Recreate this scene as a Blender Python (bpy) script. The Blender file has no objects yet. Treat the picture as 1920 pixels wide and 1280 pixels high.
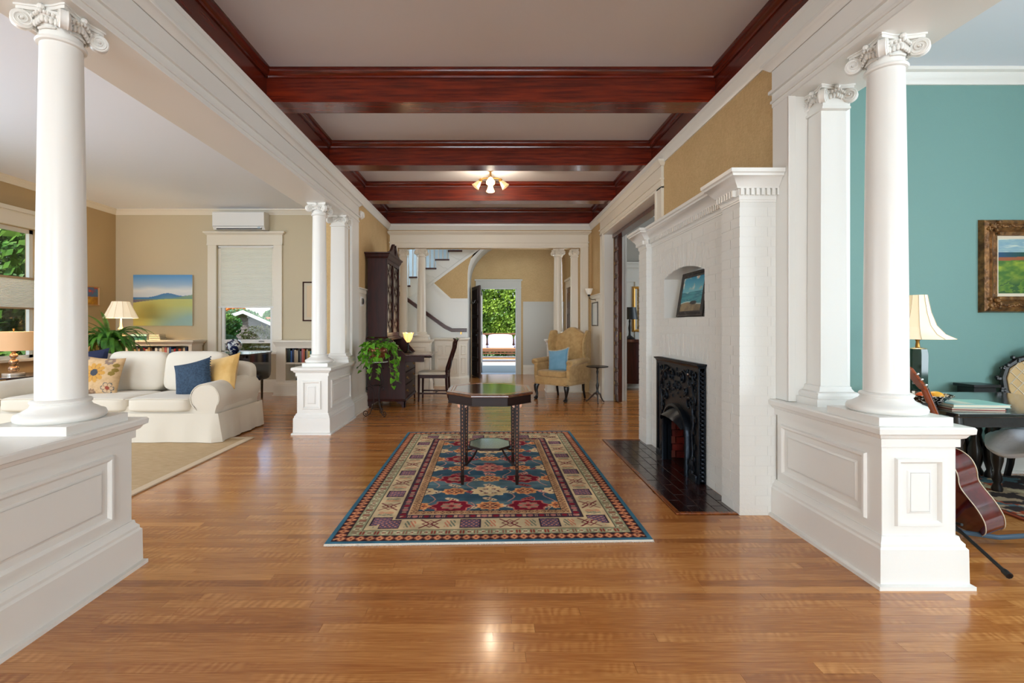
import bpy, math, random
import numpy as np
from mathutils import Vector, Matrix, noise
random.seed(7)
R=math.radians; PI=math.pi
scn=bpy.context.scene; COL=scn.collection
# ------------------------------------------------------------------ camera
cd=bpy.data.cameras.new('camera'); cam=bpy.data.objects.new('camera',cd); COL.objects.link(cam)
cam.location=(0,0,1.25); cam.rotation_euler=(R(90),0,0)
cd.lens=16.875; cd.sensor_width=36; cd.sensor_fit='HORIZONTAL'; cd.shift_x=43/1920; cd.shift_y=-30/1920
cd.clip_start=.05; cd.clip_end=400
scn.camera=cam
# ------------------------------------------------------------------ world, sun, added fill light, exposure
vs=scn.view_settings; vs.view_transform='Standard'; vs.look='None'; vs.gamma=1; vs.use_curve_mapping=False; vs.exposure=0.42
w=bpy.data.worlds.new('sky'); scn.world=w; w.use_nodes=True; wn=w.node_tree.nodes; wl=w.node_tree.links; wn.clear()
sky=wn.new('ShaderNodeTexSky'); sky.sky_type='NISHITA'; sky.sun_disc=False; sky.sun_elevation=R(45); sky.sun_rotation=R(160); sky.dust_density=1.5
bg=wn.new('ShaderNodeBackground'); bg.inputs['Strength'].default_value=.30
wo=wn.new('ShaderNodeOutputWorld'); wl.new(sky.outputs[0],bg.inputs[0]); wl.new(bg.outputs[0],wo.inputs[0])
sd=bpy.data.lights.new('sun','SUN'); sd.energy=3.4; sd.angle=R(1.0); sd.color=(1,.95,.86)
so=bpy.data.objects.new('sun',sd); COL.objects.link(so); so.rotation_euler=(R(46),0,R(33))
def area(name,loc,rot,sx,sy,watt,col=(1,1,1),spread=180):
    l=bpy.data.lights.new(name,'AREA'); l.shape='RECTANGLE'; l.size=sx; l.size_y=sy; l.energy=watt; l.color=col; l.spread=R(spread)
    o=bpy.data.objects.new(name,l); COL.objects.link(o); o.location=loc; o.rotation_euler=rot; return o
DAY=(.78,.90,1.0)
area('rear_fill_light',(0,-6.85,1.9),(R(107),0,0),3.4,2.4,470,DAY)                    # faces +Y; fill added behind the camera, rear wall has no window
area('rear_left_fill_light',(-4.6,-6.85,1.9),(R(106),0,0),3.6,2.4,410,DAY)  # added fill on the living room side, solid wall behind it
area('rear_right_fill_light',(4.0,-6.85,1.9),(R(106),0,0),2.8,2.4,330,DAY)  # added fill on the music room side, solid wall behind it
area('living_fill_light',(-6.9,2.3,1.75),(R(97),0,R(-90)),4.4,2.0,150,DAY)        # faces +X; added fill out of view, no bay window built
area('music_room_fill_light',(5.5,.6,1.8),(R(97),0,R(90)),3.2,2.0,115,DAY)             # faces -X; added fill standing for unseen windows, wall is solid
area('stair_fill_light',(-3.22,10.9,2.85),(R(90),0,R(-90)),.8,.9,22,(.75,.9,1))  # bluish area light added over the stairs, standing for an unseen window
area('stair_hall_fill_light',(1.86,10.0,1.9),(R(95),0,R(90)),.9,1.4,26,DAY)  # fill added on the solid right wall to brighten the stair hall
area('dining_fill_light',(5.5,7.6,1.8),(R(90),0,R(90)),2.4,1.8,60,DAY)  # unseen fill added to light the dining room
# ------------------------------------------------------------------ helpers
def s2l(c):
    c=[x/255 for x in c]
    return tuple((x/12.92 if x<=.04045 else ((x+.055)/1.055)**2.4) for x in c)
def mat(name,col,rough=.5,metal=0,coat=0,var=0,vs=5,stretch=(1,1,1),col2=None,bump=0,bs=40,bst=None,trans=0,emit=None,es=0,spec=.5,sheen=0,detail=4,attr=None,lo=.35,hi=.65):
    m=bpy.data.materials.new(name); m.use_nodes=True; nt=m.node_tree; N=nt.nodes; L=nt.links
    b=N['Principled BSDF']; c=(*s2l(col),1)
    b.inputs['Base Color'].default_value=c; b.inputs['Roughness'].default_value=rough; b.inputs['Metallic'].default_value=metal
    b.inputs['Coat Weight'].default_value=coat; b.inputs['Coat Roughness'].default_value=.12
    b.inputs['Specular IOR Level'].default_value=spec; b.inputs['Transmission Weight'].default_value=trans
    b.inputs['Sheen Weight'].default_value=sheen
    tc=None
    def coords(st):
        nonlocal tc
        if tc is None: tc=N.new('ShaderNodeTexCoord')
        mp=N.new('ShaderNodeMapping'); mp.inputs['Scale'].default_value=st; L.new(tc.outputs['Object'],mp.inputs[0]); return mp
    if attr:
        a=N.new('ShaderNodeAttribute'); a.attribute_name=attr; L.new(a.outputs['Color'],b.inputs['Base Color'])
    if col2:
        mp=coords(stretch); n=N.new('ShaderNodeTexNoise'); n.inputs['Scale'].default_value=vs; n.inputs['Detail'].default_value=detail
        L.new(mp.outputs[0],n.inputs['Vector']); cr=N.new('ShaderNodeValToRGB'); cr.color_ramp.elements[0].position=lo; cr.color_ramp.elements[1].position=hi
        cr.color_ramp.elements[0].color=c; cr.color_ramp.elements[1].color=(*s2l(col2),1)
        L.new(n.outputs['Fac'],cr.inputs[0]); L.new(cr.outputs[0],b.inputs['Base Color'])
    if bump:
        mp=coords(bst or (1,1,1)); n=N.new('ShaderNodeTexNoise'); n.inputs['Scale'].default_value=bs; n.inputs['Detail'].default_value=3
        L.new(mp.outputs[0],n.inputs['Vector']); bp=N.new('ShaderNodeBump'); bp.inputs['Strength'].default_value=bump; bp.inputs['Distance'].default_value=.004
        L.new(n.outputs['Fac'],bp.inputs['Height']); L.new(bp.outputs[0],b.inputs['Normal'])
    if emit:
        b.inputs['Emission Color'].default_value=(*s2l(emit),1); b.inputs['Emission Strength'].default_value=es
    return m
class MB:
    def __init__(s): s.v=[]; s.f=[]
    def n(s): return len(s.v)
    def add(s,vs,fs):
        o=len(s.v); s.v+= [tuple(p) for p in vs]; s.f+=[tuple(i+o for i in f) for f in fs]; return s
    def box(s,x0,y0,z0,x1,y1,z1):
        if x0>x1:x0,x1=x1,x0
        if y0>y1:y0,y1=y1,y0
        if z0>z1:z0,z1=z1,z0
        return s.add([(x0,y0,z0),(x1,y0,z0),(x1,y1,z0),(x0,y1,z0),(x0,y0,z1),(x1,y0,z1),(x1,y1,z1),(x0,y1,z1)],
            [(0,3,2,1),(4,5,6,7),(0,1,5,4),(1,2,6,5),(2,3,7,6),(3,0,4,7)])
    def lathe(s,prof,c=(0,0,0),n=24,a0=0,cap=True,M=None):
        m=len(prof); vs=[]
        for i in range(n):
            a=a0+2*PI*i/n
            for r,z in prof: vs.append((r*math.cos(a),r*math.sin(a),z))
        fs=[]
        for i in range(n):
            j=(i+1)%n
            for k in range(m-1): fs.append((i*m+k,j*m+k,j*m+k+1,i*m+k+1))
        if cap:
            if prof[0][0]>1e-6: fs.append(tuple(i*m for i in range(n))[::-1])
            if prof[-1][0]>1e-6: fs.append(tuple(i*m+m-1 for i in range(n)))
        if M is not None: vs=[tuple(M@Vector(p)) for p in vs]
        return s.add([(p[0]+c[0],p[1]+c[1],p[2]+c[2]) for p in vs],fs)
    def tube(s,pts,r,n=8,cap=True,flat=1.0):
        P=[Vector(p) for p in pts]; k=len(P); rr=r if isinstance(r,(list,tuple)) else [r]*k
        up=None; vs=[]
        for i in range(k):
            t=(P[min(i+1,k-1)]-P[max(i-1,0)])
            if t.length<1e-9: t=Vector((0,0,1))
            t.normalize()
            if up is None:
                up=Vector((0,0,1)) if abs(t.z)<.9 else Vector((0,1,0))
            a=t.cross(up)
            if a.length<1e-6: a=t.orthogonal()
            a.normalize(); b=a.cross(t).normalized(); up=b
            for j in range(n):
                th=2*PI*j/n; vs.append(P[i]+a*math.cos(th)*rr[i]+b*math.sin(th)*rr[i]*flat)
        fs=[]
        for i in range(k-1):
            for j in range(n):
                q=(j+1)%n; fs.append((i*n+j,i*n+q,(i+1)*n+q,(i+1)*n+j))
        if cap: fs.append(tuple(range(n))[::-1]); fs.append(tuple((k-1)*n+j for j in range(n)))
        return s.add(vs,fs)
    def prism(s,poly,F,w0,w1):
        n=len(poly); vs=[F@Vector((x,y,w0)) for x,y in poly]+[F@Vector((x,y,w1)) for x,y in poly]
        fs=[tuple(range(n))[::-1],tuple(range(n,2*n))]+[(i,(i+1)%n,(i+1)%n+n,i+n) for i in range(n)]
        return s.add(vs,fs)
    def mold(s,path,prof,F=None,closed=False):
        F=F or Matrix(); P=[Vector(p).to_2d() if len(p)>2 else Vector(p) for p in path]; n=len(P); m=len(prof); vs=[]
        for i in range(n):
            d0=d1=None
            if closed or i>0: d0=(P[i]-P[i-1]).normalized()
            if closed or i<n-1: d1=(P[(i+1)%n]-P[i]).normalized()
            if d0 is None: d0=d1
            if d1 is None: d1=d0
            n0=Vector((d0.y,-d0.x)); n1=Vector((d1.y,-d1.x)); mm=(n0+n1)
            mm=mm/max(mm.dot(n0),.2) if mm.length>1e-6 else n0
            for u,z in prof: q=P[i]+mm*u; vs.append(F@Vector((q.x,q.y,z)))
        fs=[]
        for i in range(n if closed else n-1):
            j=(i+1)%n
            for k in range(m):
                l=(k+1)%m; fs.append((i*m+k,j*m+k,j*m+l,i*m+l))
        if not closed: fs.append(tuple(range(m))[::-1]); fs.append(tuple((n-1)*m+k for k in range(m)))
        return s.add(vs,fs)
    def grid(s,fn,nu,nv,wrapu=False):
        vs=[fn(i/(nu if wrapu else nu-1),j/(nv-1)) for i in range(nu) for j in range(nv)]
        fs=[]
        for i in range(nu if wrapu else nu-1):
            for j in range(nv-1):
                a=i*nv+j; b=((i+1)%nu)*nv+j; fs.append((a,b,b+1,a+1))
        return s.add(vs,fs)
    def ell(s,c,r,n=10,M=None):
        rx,ry,rz=(r,r,r) if isinstance(r,(int,float)) else r
        vs=[];m=max(4,n//2+1)
        for i in range(n):
            for j in range(m):
                a=2*PI*i/n; b=-PI/2+PI*j/(m-1)
                p=Vector((rx*math.cos(a)*math.cos(b),ry*math.sin(a)*math.cos(b),rz*math.sin(b)))
                if M is not None:p=M@p
                vs.append((p.x+c[0],p.y+c[1],p.z+c[2]))
        fs=[(i*m+j,((i+1)%n)*m+j,((i+1)%n)*m+j+1,i*m+j+1) for i in range(n) for j in range(m-1)]
        return s.add(vs,fs)
    def sbox(s,c,h,k=6,n=10,fn=None):
        """soft superellipsoid box"""
        idx={};vs=[];fs=[]
        def V(a,b,cc):
            key=(a,b,cc)
            if key not in idx:
                p=[2*a/n-1,2*b/n-1,2*cc/n-1]
                p=[math.sin(x*PI/2)*.35+x*.65 for x in p]
                q=sum(abs(x)**k for x in p)**(1/k); p=[x/q for x in p]
                if fn: p=fn(p)
                idx[key]=len(vs); vs.append((c[0]+p[0]*h[0],c[1]+p[1]*h[1],c[2]+p[2]*h[2]))
            return idx[key]
        for i in range(n):
            for j in range(n):
                fs+= [(V(i,j,0),V(i,j+1,0),V(i+1,j+1,0),V(i+1,j,0)),(V(i,j,n),V(i+1,j,n),V(i+1,j+1,n),V(i,j+1,n)),
                      (V(i,0,j),V(i+1,0,j),V(i+1,0,j+1),V(i,0,j+1)),(V(i,n,j),V(i,n,j+1),V(i+1,n,j+1),V(i+1,n,j)),
                      (V(0,i,j),V(0,i,j+1),V(0,i+1,j+1),V(0,i+1,j)),(V(n,i,j),V(n,i+1,j),V(n,i+1,j+1),V(n,i,j+1))]
        return s.add(vs,fs)
    def xf(s,M,start=0):
        for i in range(start,len(s.v)): s.v[i]=tuple(M@Vector(s.v[i]))
        return s
    def mesh(s,name,m,smooth=False,auto=None):
        me=bpy.data.meshes.new(name); me.from_pydata(s.v,[],s.f); me.update()
        if m is not None: me.materials.append(m)
        if smooth: me.polygons.foreach_set('use_smooth',[True]*len(me.polygons))
        if auto:
            me.polygons.foreach_set('use_smooth',[True]*len(me.polygons))
            try: me.set_sharp_from_angle(angle=R(auto))
            except Exception: pass
        return me
ORG={}
def org(o): return ORG.get(o.name,Vector((0,0,0))) if o else Vector((0,0,0))
def build(name,mb,m,parent=None,smooth=False,auto=35,bevel=0,kind=None,label=None,local=False,sub=0):
    O=org(parent)
    if parent is not None and not local and O.length>0:
        mb.v=[(p[0]-O.x,p[1]-O.y,p[2]-O.z) for p in mb.v]
    me=mb.mesh(name,m,smooth,auto)
    o=bpy.data.objects.new(name,me); COL.objects.link(o)
    if parent is not None: o.parent=parent; ORG[o.name]=O
    if bevel:
        b=o.modifiers.new('bevel','BEVEL'); b.width=bevel; b.segments=2; b.limit_method='ANGLE'; b.angle_limit=R(50)
    if sub:
        b=o.modifiers.new('sub','SUBSURF'); b.levels=sub; b.render_levels=sub
    if kind: o['kind']=kind
    if label: o['label']=label
    return o
def tag(o,label,cat,group=None):
    o['label']=label; o['category']=cat
    if group:o['group']=group
    return o
def thing(name,label,cat,loc=(0,0,0),group=None):
    o=bpy.data.objects.new(name,None); o.empty_display_size=.1; COL.objects.link(o); o.location=loc; ORG[o.name]=Vector(loc)
    return tag(o,label,cat,group)
def struct(name,mb,m,**k): return build(name,mb,m,kind='structure',**k)
def fr(o,u,v):
    """frame matrix with origin o, axes u,v and normal u x v"""
    U=Vector(u).normalized();V=Vector(v).normalized();W=U.cross(V)
    return Matrix(((U.x,V.x,W.x,o[0]),(U.y,V.y,W.y,o[1]),(U.z,V.z,W.z,o[2]),(0,0,0,1)))
def rect(x0,y0,x1,y1): return [(x0,y0),(x1,y0),(x1,y1),(x0,y1)]   # CCW, right-hand side outward
def copies(root,loc=None,rot=None):
    r=root.copy(); COL.objects.link(r)
    if loc is not None: r.location=loc
    if rot is not None: r.rotation_euler=rot
    for ch in list(root.children):
        c=ch.copy(); COL.objects.link(c); c.parent=r
        for g in ch.children:
            d=g.copy(); COL.objects.link(d); d.parent=c
    return r
ORD=['first','second','third','fourth','fifth','sixth','seventh','eighth','ninth','tenth','eleventh','twelfth','thirteenth','fourteenth','fifteenth','sixteenth','seventeenth','eighteenth','nineteenth','twentieth','twenty-first','twenty-second','twenty-third','twenty-fourth','twenty-fifth','twenty-sixth']
def painted(name,W,H,nx,ny,rgb,F,m,parent=None,attr='paint',**k):
    """flat surface W x H in frame F whose print (nx*ny raster of sRGB 0..1) is kept as a colour attribute"""
    xs=np.linspace(0,W,nx);ys=np.linspace(0,H,ny)
    X,Y=np.meshgrid(xs,ys,indexing='ij')
    Fm=np.array(F); v=np.stack([X.ravel(),Y.ravel(),np.zeros(nx*ny),np.ones(nx*ny)],1)@Fm.T
    O=org(parent); v=v[:,:3]-np.array([O.x,O.y,O.z])
    i=np.arange(nx-1)[:,None]*ny+np.arange(ny-1)[None,:]; i=i.ravel()
    f=np.stack([i,i+ny,i+ny+1,i+1],1)
    me=bpy.data.meshes.new(name); me.vertices.add(nx*ny); me.vertices.foreach_set('co',v.ravel())
    me.loops.add(f.size); me.loops.foreach_set('vertex_index',f.ravel()); me.polygons.add(len(f)); me.polygons.foreach_set('loop_start',np.arange(0,f.size,4))
    me.update(calc_edges=True)
    a=me.color_attributes.new(attr,'FLOAT_COLOR','POINT')
    c=np.clip(rgb,0,1); c=np.where(c<=.04045,c/12.92,((c+.055)/1.055)**2.4).reshape(-1,3); c=np.concatenate([c,np.ones((len(c),1))],1)
    a.data.foreach_set('color',c.ravel().astype(np.float32)); me.materials.append(m)
    o=bpy.data.objects.new(name,me); COL.objects.link(o)
    if parent is not None:o.parent=parent; ORG[o.name]=O
    return o
# ------------------------------------------------------------------ materials
WHITE=mat('white_paint',(236,234,228),.32,bump=.06,bs=30)
WHITEW=mat('warm_white_paint',(238,230,214),.35,bump=.06,bs=30)
BRICKW=mat('white_painted_brick',(233,232,226),.38,bump=.5,bs=70)
CEIL=mat('ceiling_paint',(236,241,252),.5)
CEILH=mat('hall_ceiling_paint',(238,243,254),.5)
TEAL=mat('teal_wall_paint',(116,156,150),.6,bump=.15,bs=120)
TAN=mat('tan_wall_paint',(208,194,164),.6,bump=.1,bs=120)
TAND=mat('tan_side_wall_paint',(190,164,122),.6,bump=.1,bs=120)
GREY=mat('grey_wainscot_paint',(200,198,188),.5,bump=.1,bs=60)
def burlap():
    m=bpy.data.materials.new('burlap_wallcovering'); m.use_nodes=True; nt=m.node_tree;N=nt.nodes;L=nt.links;b=N['Principled BSDF']; b.inputs['Roughness'].default_value=.85
    tc=N.new('ShaderNodeTexCoord'); n=[]
    for st,sc in (((60,60,4),7),((4,4,60),7),((1,1,1),3)):
        mp=N.new('ShaderNodeMapping'); mp.inputs['Scale'].default_value=st; L.new(tc.outputs['Object'],mp.inputs[0])
        t=N.new('ShaderNodeTexNoise'); t.inputs['Scale'].default_value=sc; t.inputs['Detail'].default_value=3; L.new(mp.outputs[0],t.inputs['Vector']); n.append(t)
    a=N.new('ShaderNodeMath'); a.operation='ADD'; L.new(n[0].outputs['Fac'],a.inputs[0]); L.new(n[1].outputs['Fac'],a.inputs[1])
    a2=N.new('ShaderNodeMath'); a2.operation='MULTIPLY_ADD'; L.new(n[2].outputs['Fac'],a2.inputs[0]); a2.inputs[1].default_value=.4; L.new(a.outputs[0],a2.inputs[2])
    cr=N.new('ShaderNodeValToRGB'); cr.color_ramp.elements[0].position=.25;cr.color_ramp.elements[1].position=.9
    mr=N.new('ShaderNodeMath'); mr.operation='MULTIPLY'; mr.inputs[1].default_value=.5; L.new(a2.outputs[0],mr.inputs[0]); L.new(mr.outputs[0],cr.inputs[0])
    cr.color_ramp.elements[0].color=(*s2l((164,126,76)),1); cr.color_ramp.elements[1].color=(*s2l((234,204,152)),1)
    L.new(cr.outputs[0],b.inputs['Base Color']); bp=N.new('ShaderNodeBump'); bp.inputs['Strength'].default_value=.4; bp.inputs['Distance'].default_value=.003
    L.new(a.outputs[0],bp.inputs['Height']); L.new(bp.outputs[0],b.inputs['Normal']); return m
BURLAP=burlap()
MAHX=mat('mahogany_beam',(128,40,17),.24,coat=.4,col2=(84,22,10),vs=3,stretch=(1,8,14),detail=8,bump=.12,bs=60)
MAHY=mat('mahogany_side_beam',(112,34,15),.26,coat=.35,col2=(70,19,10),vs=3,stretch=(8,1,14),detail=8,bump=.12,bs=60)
MAHD=mat('dark_mahogany',(62,24,18),.45,spec=.25,col2=(44,18,15),vs=4,stretch=(6,6,1),detail=8)
DOORD=mat('dark_oak_door',(62,40,34),.4,col2=(40,26,24),vs=4,stretch=(6,6,1),detail=8)
POCKET=mat('pocket_door_wood',(96,40,20),.28,coat=.4,col2=(58,24,14),vs=4,stretch=(6,6,1),detail=8)
TREAD=mat('stair_tread_wood',(66,22,18),.4,coat=.1)
BLACK=mat('ebonised_wood',(20,16,16),.35,coat=.15,bump=.2,bs=40)
BLACKM=mat('black_metal',(20,20,22),.4)
IRON=mat('black_cast_iron',(40,46,54),.3,metal=.8,bump=.3,bs=60)
IRONW=mat('wrought_iron',(44,36,34),.5,metal=.6)
BRASS=mat('brass',(170,130,70),.3,metal=1)
CHROME=mat('polished_metal',(200,200,200),.12,metal=1)
TABLEW=mat('inlaid_table_wood',(104,58,32),.1,coat=.8,col2=(84,44,24),vs=5,stretch=(1,7,1),detail=7)
TABLEL=mat('table_leg_wood',(36,18,13),.42,spec=.2)
INLAY=mat('satinwood_inlay',(196,120,56),.3,coat=.3)
SHELFGL=mat('glazed_shelf_top',(120,150,136),.08,coat=1)
SLIP=mat('cream_slipcover',(226,218,203),.9,bump=1.0,bs=7,sheen=.2)
GOLDF=mat('gold_damask',(206,172,118),.85,col2=(188,152,98),vs=16,bump=.2,bs=120,sheen=.2)
BLUEV=mat('light_blue_velvet',(110,164,196),.8,col2=(126,178,208),vs=8,sheen=.4)
FRINGE=mat('cream_fringe',(222,208,184),.9,bump=.8,bs=150)
DENIM=mat('denim_blue_fabric',(38,58,80),.85,col2=(56,80,104),vs=60,stretch=(1,1,.1),bump=.3,bs=100)
NAVY=mat('navy_fabric',(26,36,70),.85,bump=.3,bs=100)
MUST=mat('mustard_velvet',(204,158,78),.7,col2=(222,182,110),vs=6,sheen=.5)
CREAMS=mat('cream_seat_fabric',(218,206,184),.85)
QUILT=mat('white_quilt',(214,220,230),.85,bump=.5,bs=30)
LEAF=mat('pothos_leaf',(66,128,24),.35,col2=(120,176,44),vs=9)
FERN=mat('fern_leaf',(44,104,26),.5,col2=(96,154,46),vs=7)
STEM=mat('plant_stem',(110,120,50),.6)
COPPER=mat('copper_glaze_pot',(150,90,60),.25,metal=.6,bump=.3,bs=20)
TERRA=mat('dark_planter',(60,46,38),.5)
SHADEC=mat('cream_lampshade',(240,232,214),.8,emit=(255,226,180),es=.35)
SHADEL=mat('linen_drum_shade',(214,176,140),.85,emit=(255,196,130),es=.22,bump=.3,bs=200)
SHADEG=mat('lit_glass_shade',(255,236,200),.4,emit=(255,214,150),es=5)
SHADEO=mat('frosted_glass_shade',(236,212,168),.35,emit=(255,220,160),es=.35)
SHADET=mat('amber_tulip_glass',(250,214,150),.4,emit=(255,190,110),es=1.3)
SHADEW=mat('white_glass_shade',(236,234,226),.3,emit=(255,244,220),es=.1)
CRYST=mat('cut_glass_beads',(190,160,130),.1,metal=.7)
def cellm():
    m=bpy.data.materials.new('cellular_shade_fabric'); m.use_nodes=True; nt=m.node_tree;N=nt.nodes;L=nt.links; N.clear()
    o=N.new('ShaderNodeOutputMaterial'); d=N.new('ShaderNodeBsdfDiffuse'); t=N.new('ShaderNodeBsdfTranslucent'); x=N.new('ShaderNodeMixShader'); x.inputs[0].default_value=.2
    for q in (d,t): q.inputs['Color'].default_value=(*s2l((252,250,238)),1)
    L.new(d.outputs[0],x.inputs[1]); L.new(t.outputs[0],x.inputs[2]); L.new(x.outputs[0],o.inputs[0]); return m
CELL=cellm()
PLAST=mat('white_plastic',(240,240,238),.35)
DARKP=mat('dark_slot',(30,30,32),.5)
SISAL=mat('sisal_weave',(214,188,148),.9,col2=(182,150,108),vs=10,stretch=(1,30,1),bump=.8,bs=90,bst=(1,6,1))
SISALE=mat('sisal_binding',(216,194,164),.9)
HTILE=mat('dark_hearth_brick',(52,22,18),.22,coat=.4,col2=(34,16,15),vs=6,bump=.5,bs=16)
HWOOD=mat('hearth_border_wood',(150,84,40),.25,coat=.4,col2=(120,62,28),vs=6,stretch=(6,1,1))
REDB=mat('red_firebrick',(150,48,38),.6,col2=(110,34,30),vs=9,bump=.6,bs=30)
DARKB=mat('dark_firebrick',(66,28,30),.7,bump=.6,bs=30)  # darker brick used on most of the firebox back
MORT=mat('red_mortar',(140,70,58),.8)
CHAR=mat('dark_firebox_floor',(22,14,13),.4)
GOLD=mat('antique_gold_frame',(150,106,60),.4,metal=.35,col2=(84,54,28),vs=22,bump=.9,bs=60)
PAINT=mat('artist_paint',(255,255,255),.5,attr='paint',bump=.2,bs=90)
PRINT=mat('printed_paper',(255,255,255),.7,attr='paint')
RUGM=mat('wool_rug',(255,255,255),.95,attr='paint',bump=.6,bs=220,spec=.15)
PILW=mat('woven_floral_fabric',(255,255,255),.85,attr='paint',bump=.3,bs=150)
PORC=mat('blue_white_porcelain',(226,232,236),.12,col2=(28,40,80),vs=22,lo=.46,hi=.5,coat=.6)
BOWLM=mat('patterned_black_bowl',(20,20,22),.25,col2=(220,220,215),vs=70,lo=.54,hi=.58)
GREENG=mat('dark_green_glaze',(20,52,42),.1,coat=.8)
ORANGE=mat('orange_glass',(224,90,30),.3)
YELL=mat('yellow_fruit',(232,170,40),.4)
PAGES=mat('book_pages',(226,218,196),.8)
GUITS=mat('guitar_side_rosewood',(74,20,20),.12,coat=.8,col2=(110,32,28),vs=4,stretch=(3,3,1))
GUITT=mat('guitar_top_spruce',(206,150,86),.2,coat=.6)
GUITN=mat('guitar_neck_mahogany',(140,62,26),.2,coat=.6)
FOAM=mat('blue_grey_foam',(64,88,108),.7)
PORCH=mat('porch_paint',(214,216,212),.5)
PORCHT=mat('grey_porch_mat',(170,172,158),.9)
TEAK=mat('weathered_teak',(120,78,50),.6)
TEAKT=mat('teak_slats',(214,150,80),.6)
CUSHW=mat('white_outdoor_cushion',(206,204,214),.8)
GRASS=mat('lawn',(92,120,48),.95,col2=(120,140,66),vs=3)
BARK=mat('tree_bark',(120,108,84),.9,col2=(84,74,58),vs=8,stretch=(3,3,1),bump=1,bs=20)
LV1=mat('bright_tree_leaves',(150,180,64),.5,col2=(70,104,34),vs=1.5,spec=.3)
LV2=mat('dark_tree_leaves',(52,104,40),.5,col2=(112,150,60),vs=2,spec=.3)
LV3=mat('dry_shrub_leaves',(176,160,110),.7,col2=(126,130,60),vs=3,spec=.2)
LV4=mat('blue_green_conifer',(76,110,84),.6,col2=(110,140,90),vs=2,spec=.2)
LV5=mat('autumn_leaves',(214,132,66),.6,spec=.2)
ROOF=mat('shingle_roof',(150,146,150),.8,col2=(120,116,122),vs=12)
SIDING=mat('grey_shingle_siding',(110,102,100),.8,col2=(84,78,78),vs=20)
SIDEW=mat('white_clapboard',(220,224,232),.7)
CHIMB=mat('brick_chimney',(186,120,96),.8)
def glassm():
    m=bpy.data.materials.new('window_glass'); m.use_nodes=True; nt=m.node_tree;N=nt.nodes;L=nt.links; N.clear()
    o=N.new('ShaderNodeOutputMaterial'); t=N.new('ShaderNodeBsdfTransparent'); g=N.new('ShaderNodeBsdfGlossy'); g.inputs['Roughness'].default_value=.03
    f=N.new('ShaderNodeFresnel'); f.inputs['IOR'].default_value=1.45; x=N.new('ShaderNodeMixShader')
    ge=N.new('ShaderNodeNewGeometry'); iv=N.new('ShaderNodeMath'); iv.operation='SUBTRACT'; iv.inputs[0].default_value=1; L.new(ge.outputs['Backfacing'],iv.inputs[1])
    mu=N.new('ShaderNodeMath'); mu.operation='MULTIPLY'; L.new(f.outputs[0],mu.inputs[0]); L.new(iv.outputs[0],mu.inputs[1])
    L.new(mu.outputs[0],x.inputs[0]); L.new(t.outputs[0],x.inputs[1]); L.new(g.outputs[0],x.inputs[2]); L.new(x.outputs[0],o.inputs[0]); return m
GLASS=glassm()
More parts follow.
